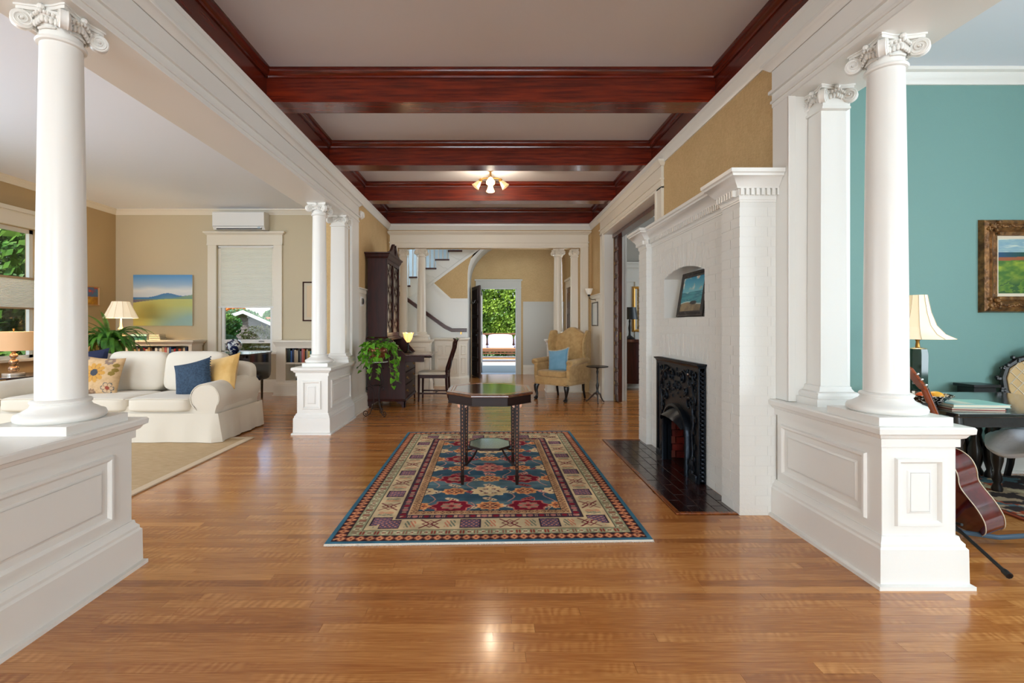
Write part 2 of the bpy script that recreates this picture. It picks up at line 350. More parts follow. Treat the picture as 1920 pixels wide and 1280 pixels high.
def floorm():
    m=bpy.data.materials.new('oak_strip_floor'); m.use_nodes=True; nt=m.node_tree;N=nt.nodes;L=nt.links;b=N['Principled BSDF']
    b.inputs['Roughness'].default_value=.2; b.inputs['Coat Weight'].default_value=.35; b.inputs['Coat Roughness'].default_value=.12
    at=N.new('ShaderNodeAttribute'); at.attribute_name='plank'; sp=N.new('ShaderNodeSeparateColor'); L.new(at.outputs['Color'],sp.inputs[0])
    tc=N.new('ShaderNodeTexCoord'); off=N.new('ShaderNodeCombineXYZ'); mu=N.new('ShaderNodeMath'); mu.operation='MULTIPLY'; mu.inputs[1].default_value=37
    L.new(sp.outputs[1],mu.inputs[0]); L.new(mu.outputs[0],off.inputs[2]); L.new(mu.outputs[0],off.inputs[0])
    add=N.new('ShaderNodeVectorMath'); add.operation='ADD'; L.new(tc.outputs['Object'],add.inputs[0]); L.new(off.outputs[0],add.inputs[1])
    def noise(st,sc,det=4,dist=0):
        mp=N.new('ShaderNodeMapping'); mp.inputs['Scale'].default_value=st; L.new(add.outputs[0],mp.inputs[0])
        n=N.new('ShaderNodeTexNoise'); n.inputs['Scale'].default_value=sc; n.inputs['Detail'].default_value=det; n.inputs['Distortion'].default_value=dist; L.new(mp.outputs[0],n.inputs['Vector']); return n
    g=noise((1.2,30,1),6,6)                     # fine straight grain
    rmp=N.new('ShaderNodeMapping'); rmp.inputs['Scale'].default_value=(1,.45,1); rmp.inputs['Rotation'].default_value=(0,0,.5); L.new(add.outputs[0],rmp.inputs[0])
    wv=N.new('ShaderNodeTexWave'); wv.inputs['Scale'].default_value=9; wv.inputs['Distortion'].default_value=9; wv.inputs['Detail'].default_value=2; wv.inputs['Detail Scale'].default_value=1.2; L.new(rmp.outputs[0],wv.inputs['Vector'])
    mk=noise((1,3,1),2.0,2)                     # where ray fleck shows
    mr=N.new('ShaderNodeMapRange'); mr.inputs[1].default_value=.5; mr.inputs[2].default_value=.66; L.new(mk.outputs['Fac'],mr.inputs[0])
    rm=N.new('ShaderNodeMath'); rm.operation='MULTIPLY'; L.new(wv.outputs['Fac'],rm.inputs[0]); L.new(mr.outputs[0],rm.inputs[1])
    cr=N.new('ShaderNodeValToRGB'); e=cr.color_ramp; e.elements[0].position=0; e.elements[0].color=(*s2l((118,64,32)),1); e.elements[1].position=1; e.elements[1].color=(*s2l((224,160,92)),1)
    el=e.elements.new(.5); el.color=(*s2l((180,114,56)),1)
    # tone = .55*plank + .35*grain
    t1=N.new('ShaderNodeMath'); t1.operation='MULTIPLY_ADD'; L.new(sp.outputs[0],t1.inputs[0]); t1.inputs[1].default_value=.62; t1.inputs[2].default_value=-.20
    t2=N.new('ShaderNodeMath'); t2.operation='MULTIPLY_ADD'; L.new(g.outputs['Fac'],t2.inputs[0]); t2.inputs[1].default_value=.85; L.new(t1.outputs[0],t2.inputs[2])
    t3=N.new('ShaderNodeMath'); t3.operation='MULTIPLY_ADD'; L.new(rm.outputs[0],t3.inputs[0]); t3.inputs[1].default_value=.26; L.new(t2.outputs[0],t3.inputs[2])
    L.new(t3.outputs[0],cr.inputs[0]); L.new(cr.outputs[0],b.inputs['Base Color'])
    r=N.new('ShaderNodeMapRange'); r.inputs[3].default_value=.14; r.inputs[4].default_value=.27; L.new(g.outputs['Fac'],r.inputs[0]); L.new(r.outputs[0],b.inputs['Roughness'])
    return m
FLOORM=floorm()
# ================================================================== STRUCTURE
XL,XR=-1.89,1.92; XLO,XRO=-2.24,2.26; CZ=3.42
BASEP=[(0,0),(.05,0),(.05,.018),(.034,.024),(.032,.185),(.024,.195),(.024,.208),(.012,.222),(.008,.24),(0,.24)]
CROWN=[(0,-.10),(.012,-.10),(.016,-.085),(.03,-.07),(.05,-.03),(.07,-.02),(.075,0),(0,0)]
def panel(mb,F,x0,y0,x1,y1,w=.03,h=.014,field=.05):
    mb.mold(rect(x0+w,y0+w,x1-w,y1-w),[(0,0),(.004,h*.5),(w*.4,h),(w*.8,h),(w,0)],F,True)
    if field and (x1-x0)>2*(w+field)+.03:
        a=w+field*.6; mb.mold(rect(x0+a+.012,y0+a+.012,x1-a-.012,y1-a-.012),[(-.001,h*.55),(0,h*.55),(.012,0),(-.001,0)],F,True)
        mb.prism(rect(x0+a+.011,y0+a+.011,x1-a-.011,y1-a-.011),F,0,h*.55)
    return mb
# ---- floor with planks
floor=struct('floor',MB().box(-7.2,-7,-.12,5.7,12.35,-.0125).box(-7.2,-7,-.0125,5.7,-2.99,0),mat('subfloor',(60,34,18),.8))
def plank_mesh(items,name):
    mb=MB(); cols=[]
    for x0,x1,y0,y1,c in items:
        mb.box(x0+.0005,y0+.0004,-.012,x1-.0005,y1-.0004,0.0); cols+= [c]*24
    me=mb.mesh(name,FLOORM); a=me.color_attributes.new('plank','FLOAT_COLOR','CORNER')
    a.data.foreach_set('color',np.array([(*c,0,1) for c in cols],dtype=np.float32).ravel()); return me
rs=random.Random(3); PW=.0575; rest=[]; near=[]
HX0,HX1,HY0,HY1=1.235,1.70,3.17,5.27
y=-2.99
while y<12.3:
    x=-7.15+rs.uniform(-1.5,0); y1=y+PW
    while x<5.65:
        l=rs.choice([.55,.8,1.1,1.4,1.9,2.3])*rs.uniform(.8,1.15); x1=min(x+l,5.65)
        if x1-x<.05: break
        c=(min(1,max(0,rs.gauss(.52,.17))),rs.random()); xa=max(x,-7.15)
        segs=[(xa,x1)]
        if y1>HY0 and y<HY1:
            segs=[s for s in [(xa,min(x1,HX0)),(max(xa,HX1),x1)] if s[1]-s[0]>.02]
        for s0,s1 in segs:
            it=(s0,s1,y,y1,c)
            if 1.62<y<3.4 and s1>-(y*1.05) and s0<y*1.15 and len(near)<300: near.append(it)
            else: rest.append(it)
        x=x1
    y=y1
for it in near:
    o=bpy.data.objects.new('plank',plank_mesh([it],'plank')); COL.objects.link(o); o.parent=floor
o=bpy.data.objects.new('planking',plank_mesh(rest,'planking')); COL.objects.link(o); o.parent=floor; o['kind']='stuff'
# ---- ceiling and beams
ceil=struct('ceiling',MB().box(-7.2,-7,CZ,5.7,12.45,CZ+.12),CEILH)
BZ=3.14
def beam(y0,y1):
    mb=MB().box(XL,y0,BZ,XR,y1,CZ)
    mb.box(XL,y0-.008,BZ,XR,y0,BZ+.022).box(XL,y1,BZ,XR,y1+.008,BZ+.022)
    pr=[(0,-.075),(.01,-.075),(.014,-.06),(.03,-.052),(.044,-.035),(.048,-.012),(.048,0),(0,0)]
    mb.mold([(XL+.02,y0),(XR-.02,y0)],pr,Matrix.Translation((0,0,CZ))); mb.mold([(XR-.02,y1),(XL+.02,y1)],pr,Matrix.Translation((0,0,CZ)))
    build('beam',mb,MAHX,ceil,bevel=.002)
for y0 in (.87,2.47,4.07,5.67,7.27): beam(y0,y0+.20)
def sbeam(a,b,m):
    mb=MB().box(min(a[0],b[0]),min(a[1],b[1]),BZ+.001,max(a[0],b[0]),max(a[1],b[1]),CZ)
    return mb
pr=[(0,-.075),(.01,-.075),(.014,-.06),(.03,-.052),(.044,-.035),(.048,-.012),(.048,0),(0,0)]
TC=Matrix.Translation((0,0,CZ))
build('side_beam',MB().box(XL-.2,-2.9,BZ+.02,XL+.004,9.0,CZ-.001).mold([(XL+.004,-2.9),(XL+.004,9.0)],pr,TC),MAHY,ceil)
build('side_beam',MB().box(XR-.004,-2.9,BZ+.02,XR+.2,9.0,CZ-.001).mold([(XR-.004,9.0),(XR-.004,-2.9)],pr,TC),MAHY,ceil)
build('beam',MB().box(XL,8.89,BZ+.002,XR,9.06,CZ-.001).mold([(XL+.02,8.89),(XR-.02,8.89)],pr,TC),MAHX,ceil)
# ---- walls (burlap in the hall)
def hall_wall(name,xa,xb,openings,zh):
    mb=MB(); ys=-6.95; 
    for y0,y1,h in openings:
        mb.box(xa,ys,0,xb,y0,CZ-.002); mb.box(xa,y0,h,xb,y1,CZ-.002); ys=y1
    return mb,ys
mb,ys=hall_wall('l',XLO,XL,[(.8,6.5,2.70)],0); mb.box(XLO,ys,0,XL,9.15,CZ-.002)
wl_=struct('wall_left',mb,BURLAP)
mb,ys=hall_wall('r',XR,XRO,[(.8,3.04,2.70)],0)
mb.box(XR,ys,0,XRO,3.95,CZ-.002).box(XR,3.95,.62,XRO,4.55,CZ-.002).box(XR,4.55,0,XRO,5.45,CZ-.002).box(XR,5.45,2.78,XRO,8.0,CZ-.002).box(XR,8.0,0,XRO,9.15,CZ-.002)
wr_=struct('wall_right',mb,BURLAP)
FO=1.71
wf_=struct('wall_far',MB().box(XL,9.0,0,-FO,9.15,CZ-.002).box(FO,9.0,0,XR,9.15,CZ-.002).box(-FO,9.0,2.70,FO,9.15,CZ-.002),BURLAP)
# ---- crown above the hall walls
HC=[(0,-.105),(.012,-.105),(.016,-.09),(.028,-.075),(.05,-.035),(.058,-.03),(.062,0),(0,0)]
tr=struct('trim_1',MB().mold([(XL,-2.9),(XL,9.0),(XR,9.0),(XR,-2.9)],HC,Matrix.Translation((0,0,BZ))),WHITE)
# ---- header casings of the openings
def entab(mb,F,x0,x1,zs=2.70,ends=.05,t=.03):
    # F: u along the wall, v up, normal into the hall
    mb.prism(rect(x0,zs,x1,zs+.10),F,0,t); mb.prism(rect(x0-.004,zs+.028,x1+.004,zs+.045),F,0,t+.010)
    mb.prism(rect(x0-.01,zs+.09,x1+.01,zs+.112),F,0,t+.02)
    mb.prism(rect(x0,zs+.112,x1,zs+.245),F,0,t)
    pr=[(0,0),(.008,0),(.02,.012),(.036,.03),(.05,.04),(.05,.06),(0,.06)]
    # cap: mitred around the ends
    G=F@Matrix(((1,0,0,0),(0,0,1,zs+.245),(0,-1,0,0),(0,0,0,1)))   # local xy -> u, -normal
    pts=[(x0,0),(x0,-t),(x1,-t),(x1,0)]
    mb.mold(pts,pr,G); mb.prism(rect(x0-.04,zs+.30,x1+.04,zs+.305),F,0,t+.04)
FL=fr((XL,0,0),(0,1,0),(0,0,1)); FR=fr((XR,0,0),(0,-1,0),(0,0,1)); FF=fr((0,9.0,0),(1,0,0),(0,0,1))
mb=MB(); entab(mb,FL,.62,6.86); mb.prism(rect(6.5,.77,6.86,2.70),FL,0,.03).prism(rect(6.497,.771,6.53,2.699),FL,0,.038)
mb.prism(rect(.62,.0,.8,2.70),FL,0,.03)
mb.box(XLO-.02,.8,2.694,XL+.031,6.5,2.6995); struct('trim_2',mb,WHITE,bevel=.002)
mb=MB(); entab(mb,FR,-3.21,-.62); mb.prism(rect(-3.2,.77,-3.043,2.70),FR,0,.03)
mb.prism(rect(-.8,.0,-.62,2.70),FR,0,.03); mb.box(XR-.031,.8,2.694,XRO+.02,3.036,2.6995)
mb.box(XR-.031,3.030,.771,XRO+.02,3.039,2.70).box(XR-.034,3.022,.772,XR+.01,3.0301,2.699)
struct('trim_3',mb,WHITE,bevel=.002)
mb=MB(); entab(mb,FR,-8.18,-5.27,2.78-.02); mb.prism(rect(-5.452,0,-5.27,2.78),FR,0,.03).prism(rect(-5.456,0,-5.42,2.779),FR,0,.04).prism(rect(-8.18,0,-7.996,2.78),FR,-.02,.03).prism(rect(-8.03,0,-7.99,2.779),FR,-.01,.04)
struct('trim_4',mb,WHITEW,bevel=.002)
mb=MB(); entab(mb,FF,-1.855,1.855); mb.prism(rect(-1.855,1.0,-FO,2.70),FF,0,.03).prism(rect(FO,1.0,1.855,2.70),FF,0,.03).prism(rect(-FO-.03,1.001,-FO+.002,2.699),FF,-.002,.04).prism(rect(FO-.002,1.001,FO+.03,2.699),FF,-.002,.04)
struct('trim_5',mb,WHITEW,bevel=.002)
# jambs and dark tracks of the pocket opening
mb=MB().box(XR,7.985,0,2.07,8.0,2.78).box(2.17,7.985,0,XRO,8.0,2.78).box(XR,5.45,0,2.07,5.465,2.78).box(2.17,5.45,0,XRO,5.465,2.78).box(XR,5.45,2.76,2.07,8.0,2.78).box(2.17,5.45,2.76,XRO,8.0,2.78)
mb.box(XRO,7.98,0,XRO+.03,8.14,2.85)
struct('trim_6',mb,WHITE,bevel=.001)
struct('trim_7',MB().box(2.05,5.47,2.70,2.19,7.98,2.758),POCKET,bevel=.002)
# ---- wainscot, rails, baseboards in the hall
def wains(name,F,u0,u1,m=WHITEW,top=1.80,t=.012):
    mb=MB().prism(rect(u0,0,u1,top-.07),F,0,t); mb.prism(rect(u0,top-.075,u1,top-.012),F,0,t+.010); mb.prism(rect(u0,top-.014,u1,top),F,0,t+.03)
    return mb
w1=wains('w',FL,6.87,8.995); w1.prism(rect(6.47,0,6.88,.767),FL,0,.012); w1.mold([(XL+.012,6.5),(XL+.012,8.99)],BASEP); struct('trim_8',w1,WHITEW)
w2=wains('w',FR,-8.995,-8.172); w2.mold([(XR-.012,8.99),(XR-.012,8.19)],BASEP); struct('trim_9',w2,WHITEW)
# ---- pedestals --------------------------------------------------
CAPP=[(0,-.10),(.012,-.10),(.012,-.062),(.026,-.055),(.034,-.04),(.050,-.032),(.052,-.008),(.046,0),(0,0)]
def pedestal(label,x0,y0,x1,y1,top,panels,group=None,m=WHITE):
    t=thing('pedestal',label,'pedestal',((x0+x1)/2,(y0+y1)/2,0))
    build('body',MB().box(x0,y0,0.0,x1,y1,top-.002),m,t,bevel=.003)
    build('baseboard',MB().mold(rect(x0,y0,x1,y1),BASEP,None,True),m,t)
    build('cap',MB().mold(rect(x0,y0,x1,y1),CAPP,Matrix.Translation((0,0,top)),True).box(x0-.03,y0-.03,top-.012,x1+.03,y1+.03,top+.0006),m,t)
    for F,a,b,c,d in panels: build('panel',panel(MB(),F,a,b,c,d),m,t)
    return t
PT=.768
pedestal('white panelled pedestal in front of the fireplace, carrying the right column',1.89,2.31,2.246,3.15,PT,
   [(fr((0,2.31,0),(1,0,0),(0,0,1)),1.95,.285,2.186,.615),(fr((1.89,0,0),(0,-1,0),(0,0,1)),-3.10,.285,-2.40,.615)])
pedestal('long white panelled pedestal in the left foreground under the near left column',-2.21,.78,-1.853,2.49,PT,
   [(fr((-1.853,0,0),(0,1,0),(0,0,1)),.95,.285,2.36,.615)])
pedestal('white panelled pedestal beyond the sofa, at the far end of the left opening',-2.21,5.52,-1.853,6.47,PT,
   [(fr((0,5.52,0),(1,0,0),(0,0,1)),-2.15,.285,-1.93,.615),(fr((-1.853,0,0),(0,1,0),(0,0,1)),5.62,.285,6.40,.615)])
FT=.985
def farped(label,x0,x1,side):
    ps=[(fr((0,9.02,0),(1,0,0),(0,0,1)),x0+.06,.30,x1-.06,.62),(fr((0,9.02,0),(1,0,0),(0,0,1)),x0+.06,.66,x1-.06,.86)]
    pedestal(label,x0,9.02,x1,9.30,FT,ps,m=WHITEW)
farped('white panelled pedestal behind the writing desk, under the far left column',-1.70,-1.12,0)
farped('white pedestal hidden behind the wing chair, under the far right column',1.12,1.70,1)
# ---- columns ----------------------------------------------------
def capital(r,m,parent,cx,cy,zt,sq=False,near=False):
    c=build('capital',MB().lathe([(r*1.0,zt-.150),(r+.012,zt-.147),(r+.016,zt-.139),(r+.012,zt-.131),(r,zt-.128),(r*.99,zt-.09),(r*1.12,zt-.062),(r*1.28,zt-.045),(r*1.28,zt-.03)] if not sq else
        [(r*1.414,zt-.150),(r*1.414+.014,zt-.147),(r*1.414+.014,zt-.135),(r*1.414,zt-.130),(r*1.38,zt-.09),(r*1.4,zt-.03)],(cx,cy,0),32 if not sq else 4,PI/4),m,parent)
    a=max(.122,r*1.6) if not sq else r*1.5
    # abacus with concave sides
    poly=[]
    for k in range(4):
        ang=k*PI/2; ca,sa=math.cos(ang),math.sin(ang)
        for i in range(9):
            t=-1+2*i/8; u=a-.030*(1-t*t) - (.012 if abs(t)==1 else 0)
            x,y=u,t*(a if abs(t)<1 else a-.012)
            poly.append((x*ca-y*sa,x*sa+y*ca))
    F=Matrix.Translation((cx,cy,0))
    ab=MB().prism(poly,F,zt-.014,zt-.0005); ab.prism([(x*.95,y*.95) for x,y in poly],F,zt-.028,zt-.014)
    build('abacus',ab,m,c)
    # volutes on the diagonals
    vr=.041
    for k in range(4):
        th=PI/4+k*PI/2; d=Vector((math.cos(th),math.sin(th),0)); tn=Vector((-d.y,d.x,0))
        cc=Vector((cx,cy,0))+d*(a*1.414-.046)+Vector((0,0,zt-.030-vr))
        F2=Matrix(((d.x,0,tn.x,cc.x),(d.y,0,tn.y,cc.y),(0,1,0,cc.z),(0,0,0,1)))
        mb=MB(); F3=F2
        mb.lathe([(vr*.9,-.018),(vr,-.014),(vr*.93,-.006),(vr*.97,0),(vr*.93,.006),(vr,.014),(vr*.9,.018)],n=20,M=F3)
        for s in (-1,1):
            pts=[]
            for i in range(30):
                q=i/29; ang=PI*.5*s*0+PI/2-s*0+q*4.5*PI; rr=vr*(.93-.80*q)
                pts.append(F3@Vector((rr*math.cos(ang),rr*math.sin(ang),s*(.018+.004*q))))
            mb.tube(pts,[.0042*(1-.4*i/29) for i in range(30)],5)
            mb.ell(F3@Vector((0,0,s*.022)),.008,6)
        # the band that joins the scroll to the bell
        mb.tube([Vector((cx,cy,zt-.05))+d*(r*.8),Vector((cx,cy,zt-.036))+d*(a*.95),cc+Vector((0,0,vr*.75))],[.02,.018,.014],6)
        build('volute',mb,m,c)
    # leaf and egg ornament between the scrolls
    for k in range(4):
        th=k*PI/2; d=Vector((math.cos(th),math.sin(th),0)); tn=Vector((-d.y,d.x,0)); mb=MB(); rr_=r*1.10 if not sq else r*1.03
        rn=random.Random(k)
        if near or True:
            for i in range(-3,4):
                p=Vector((cx,cy,zt-.066-.004*abs(i)))+d*(rr_+.010-.0035*abs(i)**1.3)+tn*i*.016
                mb.ell(p,(.009,.009,.017),8); 
                p2=p+Vector((0,0,.027))+d*.012+tn*rn.uniform(-.003,.003)
                mb.ell(p2,(.008,.008,.010),6)
            mb.ell(Vector((cx,cy,zt-.020))+d*(a-.022),(.016,.016,.014),8)
            for i in range(-8,9):
                ph=th+i*.055; mb.ell((cx+math.cos(ph)*(r*1.06),cy+math.sin(ph)*(r*1.06),zt-.098),(.0055,.0055,.006),6) if not sq else None
        build('carved_ornament',mb,m,c)
def column(label,cx,cy,z0,zt,rb,rt,group=None,m=WHITE,near=False):
    t=thing('column',label,'column',(cx,cy,z0))
    pl=.178 if near or rb>.09 else .15
    build('plinth',MB().box(cx-pl,cy-pl,z0,cx+pl,cy+pl,z0+.042),m,t,bevel=.002)
    b=rb
    build('base',MB().lathe([(b+.062,z0+.042),(b+.072,z0+.052),(b+.074,z0+.064),(b+.068,z0+.078),(b+.048,z0+.086),(b+.044,z0+.090),(b+.020,z0+.104),(b+.012,z0+.118),(b+.018,z0+.124),(b+.020,z0+.131),(b+.014,z0+.138),(b+.002,z0+.142)],(cx,cy,0),48),m,t,smooth=True,auto=50)
    prof=[]; za=z0+.142; zb=zt-.150
    for i in range(17):
        q=i/16; rr=rb+(rt-rb)*(q**1.5); prof.append((rr,za+(zb-za)*q))
    build('shaft',MB().lathe(prof,(cx,cy,0),48),m,t,smooth=True,auto=50)
    capital(rt,m,t,cx,cy,zt,near=near)
    return t
def pilaster(label,cx,cy,w,d,z0,zt,m=WHITE):
    t=thing('pilaster',label,'pilaster',(cx,cy,z0))
    h=w/2
    def sq(hw,z): return [(cx-hw,cy-hw*d/w),(cx+hw,cy-hw*d/w),(cx+hw,cy+hw*d/w),(cx-hw,cy+hw*d/w)]
    hw=h; 
    mb=MB(); b=sq(hw,0); tp=sq(hw*.92,0)
    mb.add([(x,y,z0+.1) for x,y in b]+[(x,y,zt-.15) for x,y in tp],[(0,3,2,1),(4,5,6,7),(0,1,5,4),(1,2,6,5),(2,3,7,6),(3,0,4,7)])
    build('shaft',mb,m,t,bevel=.002)
    build('base',MB().mold(b,[(0,0),(.062,0),(.062,.042),(.046,.045),(.050,.062),(.042,.078),(.024,.084),(.014,.10),(.012,.112),(.004,.118),(0,.118)],Matrix.Translation((0,0,z0)),True),m,t)
    capital(h*.92,m,t,cx,cy,zt,sq=True)
    return t
column('white round Ionic column beside the fireplace, right foreground',2.045,2.475,PT,2.70,.0945,.0785,near=True)
column('largest white round Ionic column, left foreground in front of the sofa',-2.012,2.26,PT,2.70,.0965,.080,near=True)
column('white round Ionic column to the right of the sofa, on the far left pedestal',-2.03,5.74,PT,2.70,.088,.0765)
column('slim white Ionic column behind the writing desk lamp',-1.29,9.16,FT,2.70,.086,.072,m=WHITEW)
column('slim white Ionic column behind the wing chair',1.315,9.16,FT,2.70,.086,.072,m=WHITEW)
pilaster('square white pilaster between the fireplace and the right column',2.085,2.965,.165,.13,PT,2.70)
pilaster('square white pilaster behind the mid left column',-1.99,6.40,.20,.19,PT,2.70)
pilaster('white pilaster at the left end of the far opening, behind the secretary desk',-1.63,9.16,.13,.13,FT,2.70,WHITEW)
pilaster('white pilaster at the right end of the far opening, above the wing chair',1.625,9.16,.13,.13,FT,2.70,WHITEW)
# ---- living room shell
mb=MB().box(-7.2,9.0,0,-5.1,9.2,CZ-.002).box(-5.1,9.0,0,-4.03,9.2,.72).box(-5.1,9.0,2.75,-4.03,9.2,CZ-.002).box(-4.03,9.0,0,XLO,9.2,CZ-.002)
struct('wall_living_back',mb,TAN)
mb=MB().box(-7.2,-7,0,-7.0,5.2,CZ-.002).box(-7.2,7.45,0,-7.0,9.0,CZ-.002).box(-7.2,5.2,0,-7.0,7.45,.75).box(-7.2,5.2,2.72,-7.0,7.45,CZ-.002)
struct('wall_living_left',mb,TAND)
struct('trim_10',MB().mold([(-7.0,-2.9),(-7.0,9.0),(XLO,9.0)],CROWN,Matrix.Translation((0,0,CZ))),WHITEW)
struct('trim_11',MB().mold([(-7.0,-2.9),(-7.0,9.0),(XLO,9.0)],BASEP),WHITEW)
struct('wall_rear',MB().box(-7.2,-7.1,0,5.7,-7,CZ-.002),TAN)
# back window
win=struct('window_1',MB().box(-5.26,8.965,.75,-5.10,9.0,2.76).box(-4.03,8.965,.75,-3.87,9.0,2.76),WHITEW,bevel=.003)
mb=MB(); F9=fr((0,9.0,0),(1,0,0),(0,0,1)); mb.prism(rect(-5.27,2.76,-3.86,2.94),F9,0,.04)
mb.mold([(-5.27,0),(-5.27,-.04),(-3.86,-.04),(-3.86,0)],[(0,0),(.01,0),(.03,.02),(.05,.035),(.05,.06),(0,.06)],Matrix(((1,0,0,0),(0,1,0,9.0),(0,0,1,2.94),(0,0,0,1))))
mb.prism(rect(-5.27,2.75,-3.86,2.775),F9,0,.05); mb.prism(rect(-5.3,2.98,-3.83,3.0),F9,0,.07)
build('head_casing',mb,WHITEW,win)
build('sill',MB().box(-5.3,8.93,.715,-3.83,9.15,.755),WHITEW,win,bevel=.004)
build('window_frame',MB().box(-5.1,9.03,.755,-5.045,9.12,2.75).box(-4.085,9.03,.755,-4.03,9.12,2.75).box(-5.1,9.03,2.70,-4.03,9.12,2.75),WHITEW,win,bevel=.002)
sa=build('sash',MB().box(-5.045,9.06,.755,-4.99,9.10,2.7).box(-4.13,9.06,.755,-4.085,9.10,2.7).box(-5.045,9.055,.915,-4.085,9.10,.985).box(-5.045,9.06,.755,-4.085,9.10,.775),WHITE,win,bevel=.002)
build('sash_lift',MB().box(-4.86,9.04,.945,-4.76,9.056,.957),BLACKM,sa,bevel=.002); build('sash_lift',MB().box(-4.34,9.04,.945,-4.24,9.056,.957),BLACKM,sa,bevel=.002)
build('pane',MB().box(-4.99,9.075,.775,-4.13,9.081,.915),GLASS,sa,auto=None); build('pane',MB().box(-4.99,9.075,.985,-4.13,9.081,2.7),GLASS,sa,auto=None)
# cellular shades: pleats are geometry
def cellshade(name,label,F,x0,x1,z0,z1,p=.019,d=.03,railm=None):
    t=thing(name,label,'window shade',tuple(F@Vector(((x0+x1)/2,z1,0))))
    pts=[];n=int((z1-z0)/p)
    for i in range(n+1):
        z=z0+.02+(z1-z0-.04)*i/n; pts.append((z,d*.5)); 
        if i<n: pts.append((z+(z1-z0-.04)/n/2,d*.72))
    poly=[(z,w) for z,w in pts]+[(pts[-1][0],0),(pts[0][0],0)]
    mb=MB(); n2=len(poly)
    mb.add([F@Vector((x0,z,w)) for z,w in poly]+[F@Vector((x1,z,w)) for z,w in poly],[(i,(i+1)%n2,(i+1)%n2+n2,i+n2) for i in range(n2-3)])
    build('pleated_fabric',mb,CELL,t,auto=None)
    build('bottom_rail',MB().prism(rect(x0,z0-.004,x1,z0+.022),F,.0,d*.8),railm or PLAST,t,bevel=.002)
    build('head_rail',MB().prism(rect(x0,z1-.02,x1,z1+.012),F,.0,d),railm or PLAST,t,bevel=.002)
    return t
cellshade('cellular_shade','white pleated cellular shade over the upper part of the back window',fr((0,9.05,0),(1,0,0),(0,0,1)),-5.095,-4.035,1.585,2.735)
# left window
win=struct('window_2',MB().box(-7.0,5.05,.75,-6.96,5.2,2.72).box(-7.0,7.45,.75,-6.96,7.60,2.72).box(-7.0,5.04,2.72,-6.955,7.61,2.93).box(-7.0,5.0,2.93,-6.92,7.65,2.99),WHITEW,bevel=.003)
build('sill',MB().box(-7.1,5.0,.715,-6.92,7.65,.755),WHITEW,win,bevel=.003)
sa=build('sash',MB().box(-7.13,5.2,.755,-7.08,5.26,2.72).box(-7.13,7.39,.755,-7.08,7.45,2.72).box(-7.13,5.2,2.66,-7.08,7.45,2.72).box(-7.13,5.2,.755,-7.08,7.45,.80).box(-7.13,6.20,.755,-7.08,6.27,2.72).box(-7.13,5.2,.955,-7.08,7.45,.985),WHITE,win)
build('pane',MB().box(-7.108,5.26,.8,-7.102,6.2,2.66),GLASS,sa,auto=None); build('pane',MB().box(-7.108,6.27,.8,-7.102,7.39,2.66),GLASS,sa,auto=None)
cellshade('cellular_shade','pleated shade lowered to the middle of the left window, above the drum lamp',fr((-7.06,0,0),(0,1,0),(0,0,1)),5.21,7.44,1.50,1.97,railm=mat('shade_rail',(176,150,116),.5))
# ---- music room (teal)
struct('wall_teal_back',MB().box(XRO,4.1,0,5.6,4.25,CZ-.002),TEAL)
struct('wall_outer_right',MB().box(5.6,-7,0,5.75,9.8,CZ-.002),TEAL)
struct('trim_12',MB().mold([(XRO,4.1),(5.6,4.1)],[(u*1.15,z*1.2) for u,z in CROWN],Matrix.Translation((0,0,CZ))),WHITE)
struct('baseboard_right',MB().mold([(XRO,4.1),(5.6,4.1)],BASEP),WHITE)
# ---- dining room beyond the pocket doors
DW=mat('dining_panelling',(196,194,188),.5)
struct('wall_dining_back',MB().box(XRO,9.6,0,5.6,9.75,CZ-.002),mat('dining_wall_paint',(150,146,138),.6))
mb=MB(); FD=fr((0,9.6,0),(1,0,0),(0,0,1)); mb.prism(rect(XRO,0,5.6,2.42),FD,0,.015); mb.prism(rect(XRO,2.40,5.6,2.50),FD,0,.05); mb.prism(rect(XRO,2.48,5.6,2.51),FD,0,.08); mb.prism(rect(XRO,2.12,5.6,2.15),FD,0,.03)
for i in range(6): mb.prism(rect(XRO+.1+i*.55,.3,XRO+.14+i*.55,2.12),FD,0,.03)
struct('trim_13',mb,DW)
# ---- stair hall
struct('wall_entry',MB().box(-3.3,12.3,0,-.22,12.45,CZ-.002).box(.70,12.3,0,2.2,12.45,CZ-.002).box(-.22,12.3,2.21,.70,12.45,CZ-.002),BURLAP)
FE=fr((0,12.3,0),(1,0,0),(0,0,1))
mb=MB().prism(rect(.87,0,1.92,1.79),FE,0,.01); mb.prism(rect(.87,1.79,1.92,1.86),FE,0,.03); struct('trim_14',mb,GREY)
struct('trim_15',MB().mold([(.87,12.29),(1.92,12.29)],BASEP),WHITEW)
struct('wall_stair_right',MB().box(XR,9.15,0,2.2,12.3,CZ-.002),BURLAP)
struct('wall_stair_left',MB().box(-3.45,9.15,0,-3.3,12.45,CZ-.002),WHITE)
d=struct('door_1',MB().prism(rect(-.34,0,-.22,2.21),FE,0,.03).prism(rect(.70,0,.82,2.21),FE,0,.03).prism(rect(-.34,2.21,.82,2.40),FE,0,.035).prism(rect(-.37,2.39,.85,2.43),FE,0,.06).prism(rect(-.35,2.20,.83,2.22),FE,0,.045),GREY,bevel=.002)
